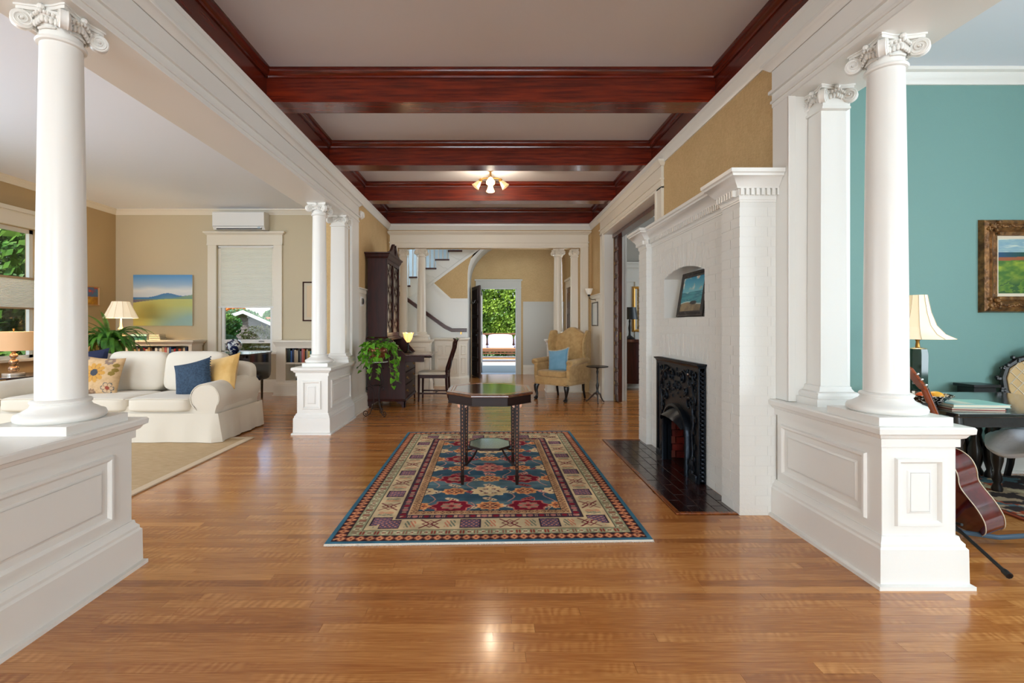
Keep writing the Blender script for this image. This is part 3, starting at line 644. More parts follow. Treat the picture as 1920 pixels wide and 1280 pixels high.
# white glazed outer door folded back on the porch side
lf=build('door_leaf',MB().box(-.22,12.47,.02,-.18,12.56,2.15).box(-.22,13.25,.02,-.18,13.36,2.15).box(-.22,12.47,.02,-.18,13.36,.28).box(-.22,12.47,2.03,-.18,13.36,2.15).box(-.22,12.47,1.0,-.18,13.36,1.10),WHITE,d,bevel=.002)
build('pane',MB().box(-.203,12.56,.28,-.197,13.25,2.03),GLASS,lf,auto=None)
build('jamb',MB().box(-.22,12.3,0,-.205,12.47,2.21).box(.685,12.3,0,.70,12.47,2.21).box(-.22,12.3,2.19,.70,12.47,2.21),WHITE,d)
# side door on the right wall of the stair hall
FS=fr((XR,0,0),(0,-1,0),(0,0,1))
d=struct('door_2',MB().prism(rect(-11.85,0,-11.72,2.15),FS,0,.03).prism(rect(-10.88,0,-10.75,2.15),FS,0,.03).prism(rect(-11.86,2.15,-10.74,2.33),FS,0,.035).prism(rect(-11.9,2.32,-10.70,2.37),FS,0,.06),WHITEW,bevel=.002)
lf=build('door_leaf',MB().prism(rect(-11.72,.01,-10.88,2.15),FS,0,.012),POCKET,d)
for i in range(4):
    build('door_panel',panel(MB(),FS@Matrix.Translation((0,0,.012)),-11.66,.15+i*.5,-10.94,.55+i*.5,.03,.012,.03),POCKET,lf)
# stair wall: a solid flight with an arch under it
ST=[]
tz=lambda k:1.895+.19*k; tx=lambda k:-2.27+.28*k
arch=[]
for i in range(11):
    a=PI/2*i/10; arch.append((.95-1.41*math.cos(a),2.37+1.05*math.sin(a)))
poly=[(-3.28,0),(-.46,0)]+arch[:-1]+[(.95,3.415)]
top=[]
for k in range(7,-4,-1):
    top.append((tx(k)+.28,tz(k))); top.append((tx(k),tz(k)))
top=[p for p in top if p[1]<3.41 and p[0]>-3.28]
poly+= [(top[0][0],3.415)]+top+[(-3.28,top[-1][1])]
FW=fr((0,10.4,0),(1,0,0),(0,0,1))
ws=struct('wall_stair',MB().prism(poly,FW,-1.0,0),WHITE,auto=None)
mbA=MB(); a2=[(x,z) for x,z in arch]
mbA.prism([(-.6,0),(-.46,0)]+a2[:-1]+[(.95,3.415),(-.6,3.415)],FW,-1.89,-1.0); build('arch_soffit',mbA,GREY,ws,auto=None)
bp=[(-1.217,2.15),(-.83,1.83),(-.465,1.83),(-.465,2.37)]+[(x-.004,z) for x,z in arch if z<2.93 and z>2.38]+[(-.16,2.93)]
build('burlap_field',MB().prism(bp[:3]+bp[3:],FW,0,.004),BURLAP,ws,auto=None)
sl=(2.93-2.15)/(-.16+1.217)
def band(x0,z0,x1,z1,h,t,nm,m=WHITE): 
    build(nm,MB().prism([(x0,z0),(x1,z1),(x1,z1+h),(x0,z0+h)],FW,0,t),m,ws)
band(-2.6,2.15-sl*1.383,-.16,2.93,.05,.02,'stringer_molding'); band(-2.6,2.23-sl*1.383,-.2,2.98,.012,.012,'stringer_molding')
band(-1.217,2.13,-.83,1.78,.06,.02,'rail_molding'); band(-.83,1.775,-.46,1.775,.06,.02,'rail_molding')
for k in range(-2,7):
    if tz(k)>3.3: continue
    tr_=build('tread',MB().box(tx(k)-.02,10.36,tz(k),tx(k)+.29,11.4,tz(k)+.032),TREAD,ws,bevel=.004)
    br=MB(); pts=[(0,0),(.0,-.02),(.03,-.05),(.05,-.1),(.10,-.11),(.16,-.16),(.2,-.15),(.28,-.2)]
    br.tube([(tx(k)+p[0],10.395,tz(k)+p[1]) for p in pts],.004,4); build('tread_bracket',br,WHITE,tr_)
    for j in range(3):
        bx=tx(k)+.05+j*.093; h=min(.85,3.41-tz(k)-.03)
        build('baluster',MB().lathe([(.016,0),(.016,.12),(.010,.15),(.017,.28),(.011,.5),(.009,.7),(.015,.72),(.015,h)],(bx,10.45,tz(k)+.032),8) if h>.8 else MB().lathe([(.016,0),(.016,min(.12,h*.4)),(.010,min(.15,h*.5)),(.016,h)],(bx,10.45,tz(k)+.032),8),WHITE,ws)
struct('wall_stair_back',MB().box(-3.28,11.42,0,-.61,11.5,CZ-.003),mat('pale_blue_stair_wall',(206,222,230),.6))
# panelled stair base in front (its cap at pedestal height)
t=struct('trim_16',MB().box(-1.12,9.9,0,-.62,10.38,.955).prism([(-.62,9.9),(-.46,10.1),(-.46,10.38),(-.62,10.38)],Matrix(),0,.955),WHITEW)
path=[(-1.13,9.9),(-.62,9.9),(-.46,10.1),(-.46,10.38)]
build('cap',MB().mold(path,CAPP,Matrix.Translation((0,0,.99))).prism([(-1.13,9.9),(-.62,9.9),(-.46,10.1),(-.46,10.38),(-1.13,10.38)],Matrix(),.95,.99),WHITEW,t)
build('baseboard',MB().mold(path,[(u,z*.8) for u,z in BASEP]),WHITEW,t)
Fp=fr((0,9.9,0),(1,0,0),(0,0,1))
for a,b,c,d_ in [(-1.07,.64,-.95,.84),(-.90,.64,-.78,.84),(-.74,.64,-.65,.84),(-1.07,.25,-.80,.58),(-.75,.25,-.65,.58)]:
    build('panel',panel(MB(),Fp,a,b,c,d_,.022,.012,0),WHITEW,t)
dv=Vector((.16,.2,0)); Fq=fr((-.62,9.9,0),tuple(dv),(0,0,1))
build('panel',panel(MB(),Fq,.06,.64,.20,.84,.022,.012,0),WHITEW,t); build('panel',panel(MB(),Fq,.06,.25,.20,.58,.022,.012,0),WHITEW,t)
# handrail on the stair wall
hr=thing('handrail','dark red wooden handrail descending along the stair wall','handrail',(-.9,10.3,1.2))
F=fr((0,10.33,0),(1,0,0),(0,0,1)); hp=[(-2.4,2.28),(-2.1,2.06),(-1.83,1.86),(-.95,1.22),(-.80,1.15),(-.48,1.15)]
mb=MB(); off=.04
pr=[(-.035,-.03),(-.02,-.04),(.02,-.04),(.035,-.03),(.04,.0),(.03,.03),(-.03,.03),(-.04,0)]
mb.mold([(x,z) for x,z in hp],[(u,w) for u,w in pr],F@Matrix.Translation((0,0,0))); build('rail',mb,TREAD,hr)
build('rail_bracket',MB().box(-.62,10.34,1.06,-.59,10.40,1.12).box(-1.5,10.34,1.55,-1.47,10.40,1.6),BRASS,hr)
# ================================================================== FIREPLACE
ch=thing('chimney_breast','white painted brick chimney breast with moulded mantel and picture niche','fireplace',(1.85,4.22,0))
XF=1.705
P0,P1,P2,P3=3.16,3.405,5.035,5.28
NY0,NY1,NZ0,NZS,NZC=3.80,4.67,1.32,1.695,1.765
MB_MORT=mat('white_mortar',(230,229,223),.5)
mb=MB()
mb.box(1.652,P0+.0022,0,XR,P1-.004,2.07).box(1.652,P2+.0022,0,XR,P3-.006,2.07)
mb.box(XF+.0018,P1-.01,0,XR,3.95,NZ0).box(XF+.0018,4.55,0,XR,P2+.01,NZ0).box(XF+.0018,3.95,.62,XR,4.55,NZ0)
mb.box(XF+.0018,P1-.01,NZ0,XR,NY0,2.07).box(XF+.0018,NY1,NZ0,XR,P2+.01,2.07).box(XF+.0018,NY0,1.77,XR,NY1,2.07)
build('masonry_core',mb,MB_MORT,ch,auto=None)
def arcz(y,y0,y1,zs,zc):
    t=(2*y-y0-y1)/(y1-y0); h=zc-zs; c=(y1-y0)/2; Rr=(c*c+h*h)/(2*h); yy=t*c
    return zs+math.sqrt(max(Rr*Rr-yy*yy,0))-(Rr-h)
# niche lining
FRt=fr((XF,0,0),(0,-1,0),(0,0,1))
pts=[(-NY1+(NY1-NY0)*i/12) for i in range(13)]
poly=[(u,arcz(-u,NY0,NY1,NZS,NZC)) for u in pts]
arcp=[(-NY1,1.775)]+poly+[(-NY0,1.775)]
build('niche_lining',MB().prism(arcp[::-1],FRt,-.2,-.004).box(1.90,NY0,NZ0,XR-.001,NY1,1.77),WHITE,ch,auto=None)
VO=[]   # voussoirs (in the plane of the recess)
nv=15; hc=(NY1-NY0)/2; hh=NZC-NZS; Rn=(hc*hc+hh*hh)/(2*hh); zc0=NZC-Rn; yc=(NY0+NY1)/2
amax=math.asin(hc/Rn)*1.02
vous=[]
# radiating fan for a flat-ish look: aim further down with extra splay
for i in range(nv):
    def pt(tt,rr):
        a=amax*tt; base=Vector((yc+Rn*math.sin(a),zc0+Rn*math.cos(a))); sp=.34*tt; d=Vector((math.sin(sp),math.cos(sp))); return base+d*rr
    g=.009; t0=-1+2*i/nv+g; t1=-1+2*(i+1)/nv-g; L=.20
    vous.append([pt(t0,.002),pt(t1,.002),pt(t1,L),pt(t0,L)])
IY0,IY1,IZ=3.77,4.72,.945
nf=15
for i in range(nf):
    def pt(tt,rr):
        base=Vector((4.245+.475*tt,IZ+.012+.02*(1-tt*tt))); sp=.30*tt; return base+Vector((math.sin(sp),math.cos(sp)))*rr
    g=.010; t0=-1+2*i/nf+g; t1=-1+2*(i+1)/nf-g
    vous.append([pt(t0,.0),pt(t1,.0),pt(t1,.20),pt(t0,.20)])
rb=random.Random(5); bricks=[]
for q in vous:
    m=MB().prism([(-p.x,p.y) for p in q][::-1] if True else 0,FRt,-.03,rb.uniform(0,.002)); bricks.append((sum(p.x for p in q)/4,m))
def blocked(z0,z1):
    """y-intervals already used at this course"""
    out=[]; zm=(z0+z1)/2
    if NZ0-.02<z1 and z0<1.775: out.append((NY0-.003,NY1+.003)) if z0>NZ0-.03 and z0<NZS+.03 else None
    if 1.70<zm<NZC+.20:
        s=.07*(zm-NZS)/.2; out.append((NY0-.004-s,NY1+.004+s))
    if zm<IZ+.02: out.append((IY0-.0+.02,IY1-.02) if zm<IZ-.03 else (IY0-.004,IY1+.004))
    elif zm<IZ+.22:
        s=.06*(zm-IZ)/.2; out.append((IY0-.004-s,IY1+.004+s))
    return out
CH=.0655; J=.0030
nc=int(2.062/CH)
for c in range(nc):
    z0=c*CH+J; z1=(c+1)*CH-J
    bl=blocked(z0,z1)
    segs=[(P1+.004,P2-.004)]
    for b0,b1 in bl:
        ns=[]
        for s0,s1 in segs:
            if b1<=s0 or b0>=s1: ns.append((s0,s1)); continue
            if b0-s0>.02: ns.append((s0,b0))
            if s1-b1>.02: ns.append((b1,s1))
        segs=ns
    off=(c%2)*.105
    for s0,s1 in segs:
        y=P1-.21+off
        while y<s1:
            a=max(y+J,s0); b=min(y+.21-J,s1)
            if b-a>.02: bricks.append(((a+b)/2,MB().box(XF-rb.uniform(0,.0012),a,z0,XF+.03,b,z1)))
            y+=.21
    def bb(x0,y0,x1,y1): bricks.append(((y0+y1)/2,MB().box(x0-rb.uniform(0,.002),y0,z0,x1,y1,z1)))
    if c%2:
        bb(1.65,P0,1.748,P0+.116); bb(1.65,P0+.123,1.70,P1-.002); bb(1.754,P0,1.853,P0+.08); bb(1.859,P0,XR-.032,P0+.08)
        bb(1.65,P2+.002,1.70,P2+.12); bb(1.65,P2+.127,1.70,P3)
    else:
        bb(1.65,P0,1.83,P0+.08); bb(1.65,P0+.086,1.70,P1-.002); bb(1.836,P0,XR-.032,P0+.08)
        bb(1.65,P2+.002,1.70,P3)
bricks.sort(key=lambda t:t[0])
for d,m in bricks[:296]: build('brick',m,BRICKW,ch,auto=None)
m=MB()
for d,q in bricks[296:]: m.add(q.v,q.f)
build('brickwork',m,BRICKW,ch,auto=None,kind='stuff')
# mantel: follows the piers and the recess between them
mt=[(XR-.032,P0),(1.65,P0),(1.65,P1),(XF,P1),(XF,P2),(1.65,P2),(1.65,P3),(XR-.032,P3)]
path=mt[::-1]
# orientation: outward must be right-hand
def outw(p): 
    d=Vector(p[1])-Vector(p[0]); return Vector((d.y,-d.x))
path=mt if outw(mt).y<0 else mt[::-1]
Tm=Matrix.Translation((0,0,0))
def mant(prof): 
    return MB().mold(path,prof)
man=build('mantel_shelf',mant([(-.02,2.145),(.034,2.145),(.036,2.155),(.05,2.17),(.075,2.205),(.09,2.212),(.092,2.225),(.104,2.232),(.106,2.255),(-.02,2.255)]),WHITE,ch)
build('mantel_frieze',mant([(-.02,2.062),(.004,2.062),(.004,2.074),(.008,2.076),(.008,2.10),(.014,2.10),(.014,2.146),(-.02,2.146)]),WHITE,ch)
build('mantel_top',MB().box(1.56,P0-.08,2.245,XR-.01,P1+.05,2.254).box(1.63,P1,2.245,XR-.01,P2,2.254).box(1.56,P2-.05,2.245,XR-.01,P3+.08,2.254),WHITE,ch)
dents=[]
for i in range(len(path)-1):
    a=Vector(path[i]);b=Vector(path[i+1]); L=(b-a).length; dr=(b-a).normalized(); nn=Vector((dr.y,-dr.x)); n=int((L+.0)/.034)
    s=.014
    for j in range(n+1):
        c=a+dr*(j*(L-.0)/max(n,1)); 
        if j==n and i<len(path)-2: continue
        p=c+nn*(s+.008)
        F=Matrix(((dr.x,nn.x,0,p.x),(dr.y,nn.y,0,p.y),(0,0,1,2.122),(0,0,0,1)))
        dents.append(MB().box(-.0095,-.012,-.019,.0095,.012,.023).xf(F))
for d in dents: build('dentil',d,WHITE,man,auto=None,local=False)
# hearth
he=thing('hearth','dark glazed brick hearth with wooden border, flush in the floor before the fireplace','hearth',(1.47,4.22,0))
build('border',MB().box(1.24,3.18,-.012,1.272,5.26,.006).box(1.272,3.18,-.012,1.69,3.212,.006).box(1.272,5.232,-.012,1.70,5.26,.006),HWOOD,he,bevel=.002)
build('bed',MB().box(1.272,3.212,-.012,1.95,5.232,-.002),CHAR,he)
rb=random.Random(9)
for i in range(5):
    x0=1.274+i*.0865; y=3.214-(i%2)*.11
    while y<5.23:
        a=max(y,3.214); b=min(y+.22-.005,5.23)
        if b-a>.03:
            x1=min(x0+.082,1.70)
            build('hearth_brick',MB().box(x0,a,-.002,x1,b,.002+rb.uniform(0,.0016)),HTILE,he,auto=None,bevel=.0015)
        y+=.22
# iron insert
ins=thing('fireplace_insert','ornate black cast iron fireplace surround with arched hood','fireplace insert',(1.66,4.245,0))
XI=1.645
FI=fr((XI,0,0),(0,-1,0),(0,0,1))
AY0,AY1,AZS=3.985,4.475,.33
ac=(AY0+AY1)/2; ah=(AY1-AY0)/2
def archpts(e,n=16,pw=1.0):
    hw=ah+e; top=.20+e
    return [(-(ac+hw*math.cos(PI*i/n)),AZS+top*math.sin(PI*i/n)) for i in range(n+1)]
ap=archpts(0)
outer=[(-IY1,.0),(-IY1,IZ-.03),(-IY0,IZ-.03),(-IY0,0)]
# concave plate outline: around the rectangle then up through the arch
plate=[(-IY1,0),(-AY1,0)]+sorted(ap,key=lambda p:p[0])+[(-AY0,0),(-IY0,0),(-IY0,IZ-.02),(-IY1,IZ-.02)]
build('face_plate',MB().prism(plate,FI,-.055,-.012),IRON,ins,auto=None)
fm=MB(); fp=[(0,0),(.012,.0),(.014,.012),(.006,.018),(0,.012)]
fm.mold([(-IY0-.0,0.0),(-IY0,IZ-.03),(-IY1,IZ-.03),(-IY1,0.0)],[(-.03,-.012),(-.03,-.004),(-.018,0),(0,0),(0,-.055),(-.02,-.055)],FI)
build('frame_molding',fm,IRON,ins)
path2=[(XF-.002,IY0),(XI,IY0),(XI,IY1),(XF-.002,IY1)]
path2=path2 if outw(path2).y<0 else path2[::-1]
pp=[(-.02,IZ-.035),(.002,IZ-.035),(.006,IZ-.022),(.018,IZ-.012),(.02,IZ),(-.02,IZ)]
build('top_molding',MB().mold(path2,pp).box(XI-.015,IY0-.015,IZ-.003,XF-.002,IY1+.015,IZ),IRON,ins)
# acanthus beads along the near side face and along the top edge
sb=MB()
for i in range(26):
    z=.03+i*.0335
    sb.ell((XI+.030,IY0-.007,z),(.016,.014,.014),8); sb.ell((XI+.018,IY0-.004,z+.016),(.006,.006,.009),6); sb.ell((XI+.044,IY0-.004,z+.016),(.006,.006,.009),6)
build('beaded_side',sb,IRON,ins,smooth=True)
sb=MB().box(XI,IY0-.003,0,XI+.010,IY0+.004,IZ-.03).box(XF-.012,IY0-.003,0,XF-.002,IY0+.004,IZ-.03); build('side_rib',sb,IRON,ins,bevel=.002)
sb=MB()
for i in range(40): sb.ell((XI-.012,IY0+.02+i*.0235,IZ-.010),(.008,.008,.006),6)
build('beaded_top',sb,IRON,ins,smooth=True)
# hood and arch band
hb=MB(); hb.mold([(-AY0,0)]+archpts(0)[::-1]+[(-AY1,0)],[(-.0,-.02),(.0,.022),(.010,.030),(.030,.024),(.036,-.014)],FI) 
build('arch_band',hb,IRON,ins)
hood=MB()
def hfn(u,v):
    a=PI*(.12+.76*u); e=.0
    y=ac+(ah)*math.cos(a); z=AZS+.20*math.sin(a)
    drop=.085*math.sin(a)**1.5*v; out=.03+.065*math.sin(v*PI*.5)*math.sin(a)
    return (XI-out*(.3+.7*v),y,z+.0-drop*.9)
hood.grid(hfn,17,6); hood.grid(lambda u,v:tuple(Vector(hfn(u,v))+Vector((.006,0,-.006))),17,6)
build('hood',hood,IRON,ins,smooth=True)
# scroll relief on the plate
sc=MB()
def spiral(cy,cz,r0,turns,a0,dirn,rad=.006):
    pts=[]
    for i in range(22):
        q=i/21; rr=r0*(1-.85*q); a=a0+dirn*q*turns*2*PI
        pts.append(FI@Vector((-(cy+rr*math.cos(a)),cz+rr*math.sin(a),-.006)))
    sc.tube(pts,[1.5*rad*(1-.4*i/21) for i in range(22)],6); sc.ell(pts[-1],.009,6)
for s in (-1,1):
    for cy,cz,r0,t,a0,dr_,rad in [(.30,.78,.06,1.5,0,1,.008),(.36,.64,.05,1.4,2,-1,.007),(.27,.60,.055,1.3,1,1,.007),(.12,.80,.06,1.5,3,-1,.007),(.19,.70,.04,1.4,4,1,.006),(.38,.84,.045,1.2,5,-1,.006),(.05,.72,.04,1.3,2,1,.006),(.34,.50,.035,1.3,0,1,.006),(.22,.86,.03,1.2,1,-1,.005)]:
        spiral(ac+s*cy,cz,r0,t,a0 if s>0 else PI-a0,dr_*s,rad)
    st=[(.33,.06),(.33,.14),(.345,.24),(.33,.36),(.36,.46),(.34,.56),(.38,.66),(.33,.76),(.26,.83),(.17,.87)]
    sc.tube([FI@Vector((-(ac+s*a),b,-.002)) for a,b in st],[.016,.010,.008,.009,.011,.012,.010,.012,.010,.006],8)
    for i in range(9):
        a,b=st[i]; sc.ell(FI@Vector((-(ac+s*(a+.03)),b+.03,-.006)),(.01,.022,.03),6); sc.ell(FI@Vector((-(ac+s*(a-.03)),b+.01,-.006)),(.01,.018,.026),6)
    sc.ell(FI@Vector((-(ac+s*.33),.12,0)),(.02,.03,.05),8); sc.ell(FI@Vector((-(ac+s*.33),.05,0)),(.02,.04,.04),8)
rr_=random.Random(2)
for i in range(60):
    u=rr_.uniform(-.4,.4); z=rr_.uniform(.60,.87); sc.ell(FI@Vector((-(ac+u),z,-.009)),(.008,rr_.uniform(.008,.02),rr_.uniform(.008,.02)),6)
build('scroll_relief',sc,IRON,ins,smooth=True)
build('damper_knob',MB().tube([(XI-.0,3.88,.855),(XI-.03,3.88,.855)],.004,6).ell((XI-.035,3.88,.855),.011,8),PORC if False else CHROME,ins,smooth=True)
build('plinth_block',MB().box(XI-.012,3.80,0,XI+.02,3.93,.06),IRON,ins,bevel=.006)
build('plinth_block',MB().box(XI-.012,4.53,0,XI+.02,4.70,.06),IRON,ins,bevel=.006)
# firebox (behind the plate) of red brick
fb=thing('firebox','red brick firebox inside the arched opening','firebox',(1.9,4.25,0))
fcore=MB().box(2.16,3.95,0,2.24,4.55,.62).box(1.72,3.952,0,2.2,3.965,.62).box(1.72,4.535,0,2.2,4.548,.62).box(1.72,3.965,.60,2.2,4.535,.618)
build('firebox_lining',fcore,MORT,fb,auto=None); build('firebox_floor',MB().box(1.70,3.965,-.004,2.16,4.535,.004),CHAR,fb)
for r_ in range(9):
    z=.01+r_*.067
    # far side wall (splayed), visible from the hall
    for k in range(3):
        y0=4.53-.00; x0=1.76+k*.14-(r_%2)*.07
        a=max(x0,1.72); b=min(x0+.133,2.15)
        if b-a>.03:
            m_=MB().box(a,4.505-rb.uniform(0,.004),z,b,4.536,z+.060); build('firebrick',m_,REDB,fb,auto=None)
    for k in range(4):
        y0=3.96+k*.165-(r_%2)*.08; a=max(y0,3.967); b=min(y0+.157,4.50)
        if b-a>.03: build('firebrick',MB().box(2.12-rb.uniform(0,.004),a,z,2.165,b,z+.060),DARKB if k<3 else REDB,fb,auto=None)
tag(build('candle',MB().lathe([(.0,0),(.034,0),(.036,.004),(.036,.10),(.033,.103),(.028,.098),(0,.098)],(1.93,4.08,.045),20),PLAST,None),'white pillar candle standing inside the red brick firebox','candle')
tag(build('candle_stand',MB().lathe([(0,0),(.05,0),(.05,.008),(.012,.012),(.012,.034),(.042,.038),(.042,.045),(0,.045)],(1.93,4.08,.0),16),BLACKM,None),'small dark stand under the white candle in the firebox','stand')
# seascape leaning in the niche
def fbm(nx,ny,seed,sc=6,oct_=4,ax=1,ay=1):
    rs=np.random.RandomState(seed); out=np.zeros((nx,ny)); amp=1;tot=0
    for o in range(oct_):
        gx=max(2,int(sc*ax*2**o)+1);gy=max(2,int(sc*ay*2**o)+1); g=rs.rand(gx+1,gy+1)
        xi=np.linspace(0,gx-1e-3,nx);yi=np.linspace(0,gy-1e-3,ny); x0=xi.astype(int);y0=yi.astype(int); fx=(xi-x0)[:,None];fy=(yi-y0)[None,:]
        fx=fx*fx*(3-2*fx);fy=fy*fy*(3-2*fy)
        v=g[np.ix_(x0,y0)]*(1-fx)*(1-fy)+g[np.ix_(x0+1,y0)]*fx*(1-fy)+g[np.ix_(x0,y0+1)]*(1-fx)*fy+g[np.ix_(x0+1,y0+1)]*fx*fy
        out+=amp*v;tot+=amp;amp*=.5
    return out/tot
def C(*c): return np.array(c)/255.
def mix(a,b,t): t=np.clip(t,0,1)[...,None]; return a*(1-t)+b*t
def grid_uv(nx,ny): return np.meshgrid(np.linspace(0,1,nx),np.linspace(0,1,ny),indexing='ij')
def seascape():
    nx,ny=150,110; U,V=grid_uv(nx,ny); n=fbm(nx,ny,3,5,5,1,.8); n2=fbm(nx,ny,8,5,4,.6,4)
    sky=mix(C(120,190,200),C(46,140,176),(V-.55)/.45)+0*U[...,None]; cl=np.clip((n-.5)*6,0,1)*np.clip((V-.58)*8,0,1); sky=mix(sky,C(232,224,206),cl); sky=mix(sky,C(200,160,130),cl*np.clip((.52-fbm(nx,ny,5,6))*8,0,1)*.7)
    sea=mix(C(66,150,160),C(30,100,120),(n2-.4)*3); sea=mix(sea,C(150,200,196),np.clip((n2-.62)*8,0,1))
    im=np.where((V<.56)[...,None],sea,sky); sand=mix(C(150,130,96),C(110,96,72),(n-.4)*4); im=np.where((V<.22+.04*np.sin(U*5))[...,None],sand,im)
    foam=np.exp(-((V-.235-.04*np.sin(U*5))/.012)**2); im=mix(im,C(226,230,220),foam)
    rk=((U-.62)**2/.03+(V-.24)**2/.004)+ (n-.5)*2; im=mix(im,C(44,42,40),np.clip((1-rk)*3,0,1)); return im
pf=thing('seascape_painting','small seascape painting in a dark frame leaning in the brick niche','painting',(1.76,4.2,NZ0))
# leaned: local frame u along -Y, v up, normal to -X
Fp=fr((1.80,4.53,NZ0+.008),(-.10,-.995,0),(-.12,0,1)); Fp=Fp
u=Vector((-.02,-.999,.0)).normalized(); v=Vector((.16,0,.987)).normalized(); v=(v-u*v.dot(u)).normalized(); wv_=u.cross(v)
Fp=Matrix(((u.x,v.x,wv_.x,1.765),(u.y,v.y,wv_.y,4.49),(u.z,v.z,wv_.z,NZ0+.006),(0,0,0,1)))
Wp,Hp=.56,.405
painted('canvas',Wp-.1,Hp-.1,150,110,seascape(),Fp@Matrix.Translation((.05,.05,.012)),PAINT,pf)
build('frame',MB().mold(rect(.05,.05,Wp-.05,Hp-.05),[(0,0),(0,.018),(.012,.022),(.03,.012),(.045,.020),(.05,.014),(.05,0)],Fp,True),mat('weathered_black_frame',(52,48,46),.6,col2=(92,88,84),vs=20,bump=.5,bs=40,lo=.5,hi=.8),pf)
build('backing',MB().prism(rect(.02,.02,Wp-.02,Hp-.02),Fp,-.006,.004),mat('kraft_backing',(120,96,66),.9),pf)
# ================================================================== HALL FURNITURE
# ---- oriental rug
def rug_img(W,H,nx,ny,seed=1):
    u=np.linspace(0,W,nx)[:,None]*np.ones((1,ny)); v=np.linspace(0,H,ny)[None,:]*np.ones((nx,1))
    dx=np.minimum(u,W-u); dy=np.minimum(v,H-v); d=np.minimum(dx,dy); hor=dy<dx
    s=np.where(hor,u-W/2,v-H/2); im=np.zeros((nx,ny,3))
    n1=fbm(nx,ny,seed+1,3,3,.4,14); n2=fbm(nx,ny,seed+2,30,2)
    blue=mix(C(58,90,108),C(104,130,136),(n1-.35)*2.2)
    im[:]=blue
    def band(a,b,col,fn=None):
        nonlocal im
        m=(d>=a)&(d<b); t=(d-(a+b)/2)/((b-a)/2); c=np.zeros((nx,ny,3))+col
        if fn: c=fn(c,t)
        im=np.where(m[...,None],c,im)
    def per(p,sh=0): q=(s+sh)/p; k=np.floor(q); return (q-k-.5)*2,k
    def rust(c,t):
        q,k=per(.056); r=np.abs(q)+np.abs(t)*.8
        c=mix(c,C(58,34,40),(r>1.15)*1.); c=mix(c,C(226,156,112),((r<.85)&(r>.35))*1.); c=mix(c,C(140,46,44),(r<.22)*1.); return c
    def green(c,t):
        q,k=per(.085); r=np.sqrt(q*q*1.2+t*t); f=(r<.62)&(np.cos(4*np.arctan2(t,q))>-.3)
        c=mix(c,C(226,210,176),f*1.); c=mix(c,C(150,62,50),(f&(r<.3)|((np.abs(np.abs(q)-.8)<.10)&(np.abs(t)<.6)))*1.); return c
    def cream(c,t):
        q,k=per(.25); qq=q*.25/.16; odd=(k%2==0)
        r=np.sqrt(qq*qq+t*t); x1=np.abs(np.abs(qq)-np.abs(t))
        star=((x1<.10)&(r<1.15))|((np.abs(qq)+np.abs(t))<.28)
        ring=(np.abs(np.abs(qq)+np.abs(t)-.62)<.07)
        c1=mix(c,C(120,40,48),(star|ring)*1.); c1=mix(c1,C(222,200,170),((np.abs(qq)+np.abs(t))<.12)*1.)
        box=(np.maximum(np.abs(qq),np.abs(t)*.95)<.72); c2=mix(c,C(104,88,112),box*1.); c2=mix(c2,C(210,140,120),(box&(np.sin(qq*16)*np.sin(t*11)>.35))*1.); c2=mix(c2,C(52,40,60),(np.abs(np.maximum(np.abs(qq),np.abs(t))-.76)<.06)*1.)
        o=np.where(odd[...,None],c1,c2); sm=(np.abs(np.abs(qq)-1.35)<.22)&(np.abs(t)<.62)&(np.sin(qq*22+t*9)>.1)
        o=mix(o,C(206,120,92),(sm&odd)*1.); o=mix(o,C(96,110,96),(sm&~odd)*1.); return o
    def dark(c,t):
        q,k=per(.075); r=np.sqrt(q*q+t*t*.7); c=mix(c,np.where((k%2==0)[...,None],C(140,34,50),C(188,120,112)),(r<.52)*1.); c=mix(c,C(206,160,130),((np.abs(np.abs(q)-.85)<.12)&(np.abs(t)<.5))*1.); return c
    def beige(c,t):
        q,k=per(.042); r=np.abs(q)+np.abs(t); c=mix(c,C(92,40,40),(np.abs(r-.8)<.16)*1.); c=mix(c,C(120,60,52),(r<.25)*1.); return c
    line=C(52,34,38)
    band(0,.024,C(66,118,142)); band(.024,.030,line); band(.030,.092,C(142,72,56),rust); band(.092,.098,line)
    band(.098,.170,C(166,166,132),green); band(.170,.177,line); band(.177,.335,C(214,192,152),cream); band(.335,.342,line)
    band(.342,.405,C(70,54,68),dark); band(.405,.411,C(220,190,150)); band(.411,.462,C(202,160,116),beige); band(.462,.468,line)
    fld=d>=.468
    def motif(cu,cv,rx,ry,cols,lob=8,ph=0):
        nonlocal im
        du=(u-cu)/rx; dv=(v-cv)/ry; r=np.sqrt(du*du+dv*dv); a=np.arctan2(du,dv); w_=1+.10*np.cos(lob*a+ph)-.06*np.cos(2*a)
        r=r/w_
        for rad,c in cols: im=np.where((fld&(r<rad))[...,None],np.array(c),im)
        pet=(r<.62)&(r>.30)&(np.cos(6*a)>.25)&fld; im=np.where(pet[...,None],cols[0][1],im)
        ey=(r<.16)&fld; im=np.where(ey[...,None],cols[1][1],im)
    RED=[(1.08,C(206,120,108)),(.98,C(132,22,44)),(.55,C(150,140,116)),(.30,C(190,110,96))]
    ORG_=[(1.05,C(236,168,110)),(.78,C(190,104,70)),(.55,C(76,40,56)),(.30,C(228,170,120))]
    CRM=[(1.06,C(230,206,160)),(.95,C(226,196,150)),(.6,C(110,60,70)),(.42,C(232,208,170))]
    PNK=[(1.06,C(214,140,120)),(.85,C(196,104,96)),(.55,C(110,60,62)),(.32,C(220,170,140))]
    rows=int((H-.96)/.29)+1
    # vines first
    for k in range(7):
        cu=W/2+(k-3)*.142
        f=np.abs(u-cu-.035*np.sin(v*21+k*1.3)); m=fld&(f<.0045)&(np.sin(v*13+k)>-.5); im=np.where(m[...,None],C(204,150,132),im)
    rs=random.Random(seed)
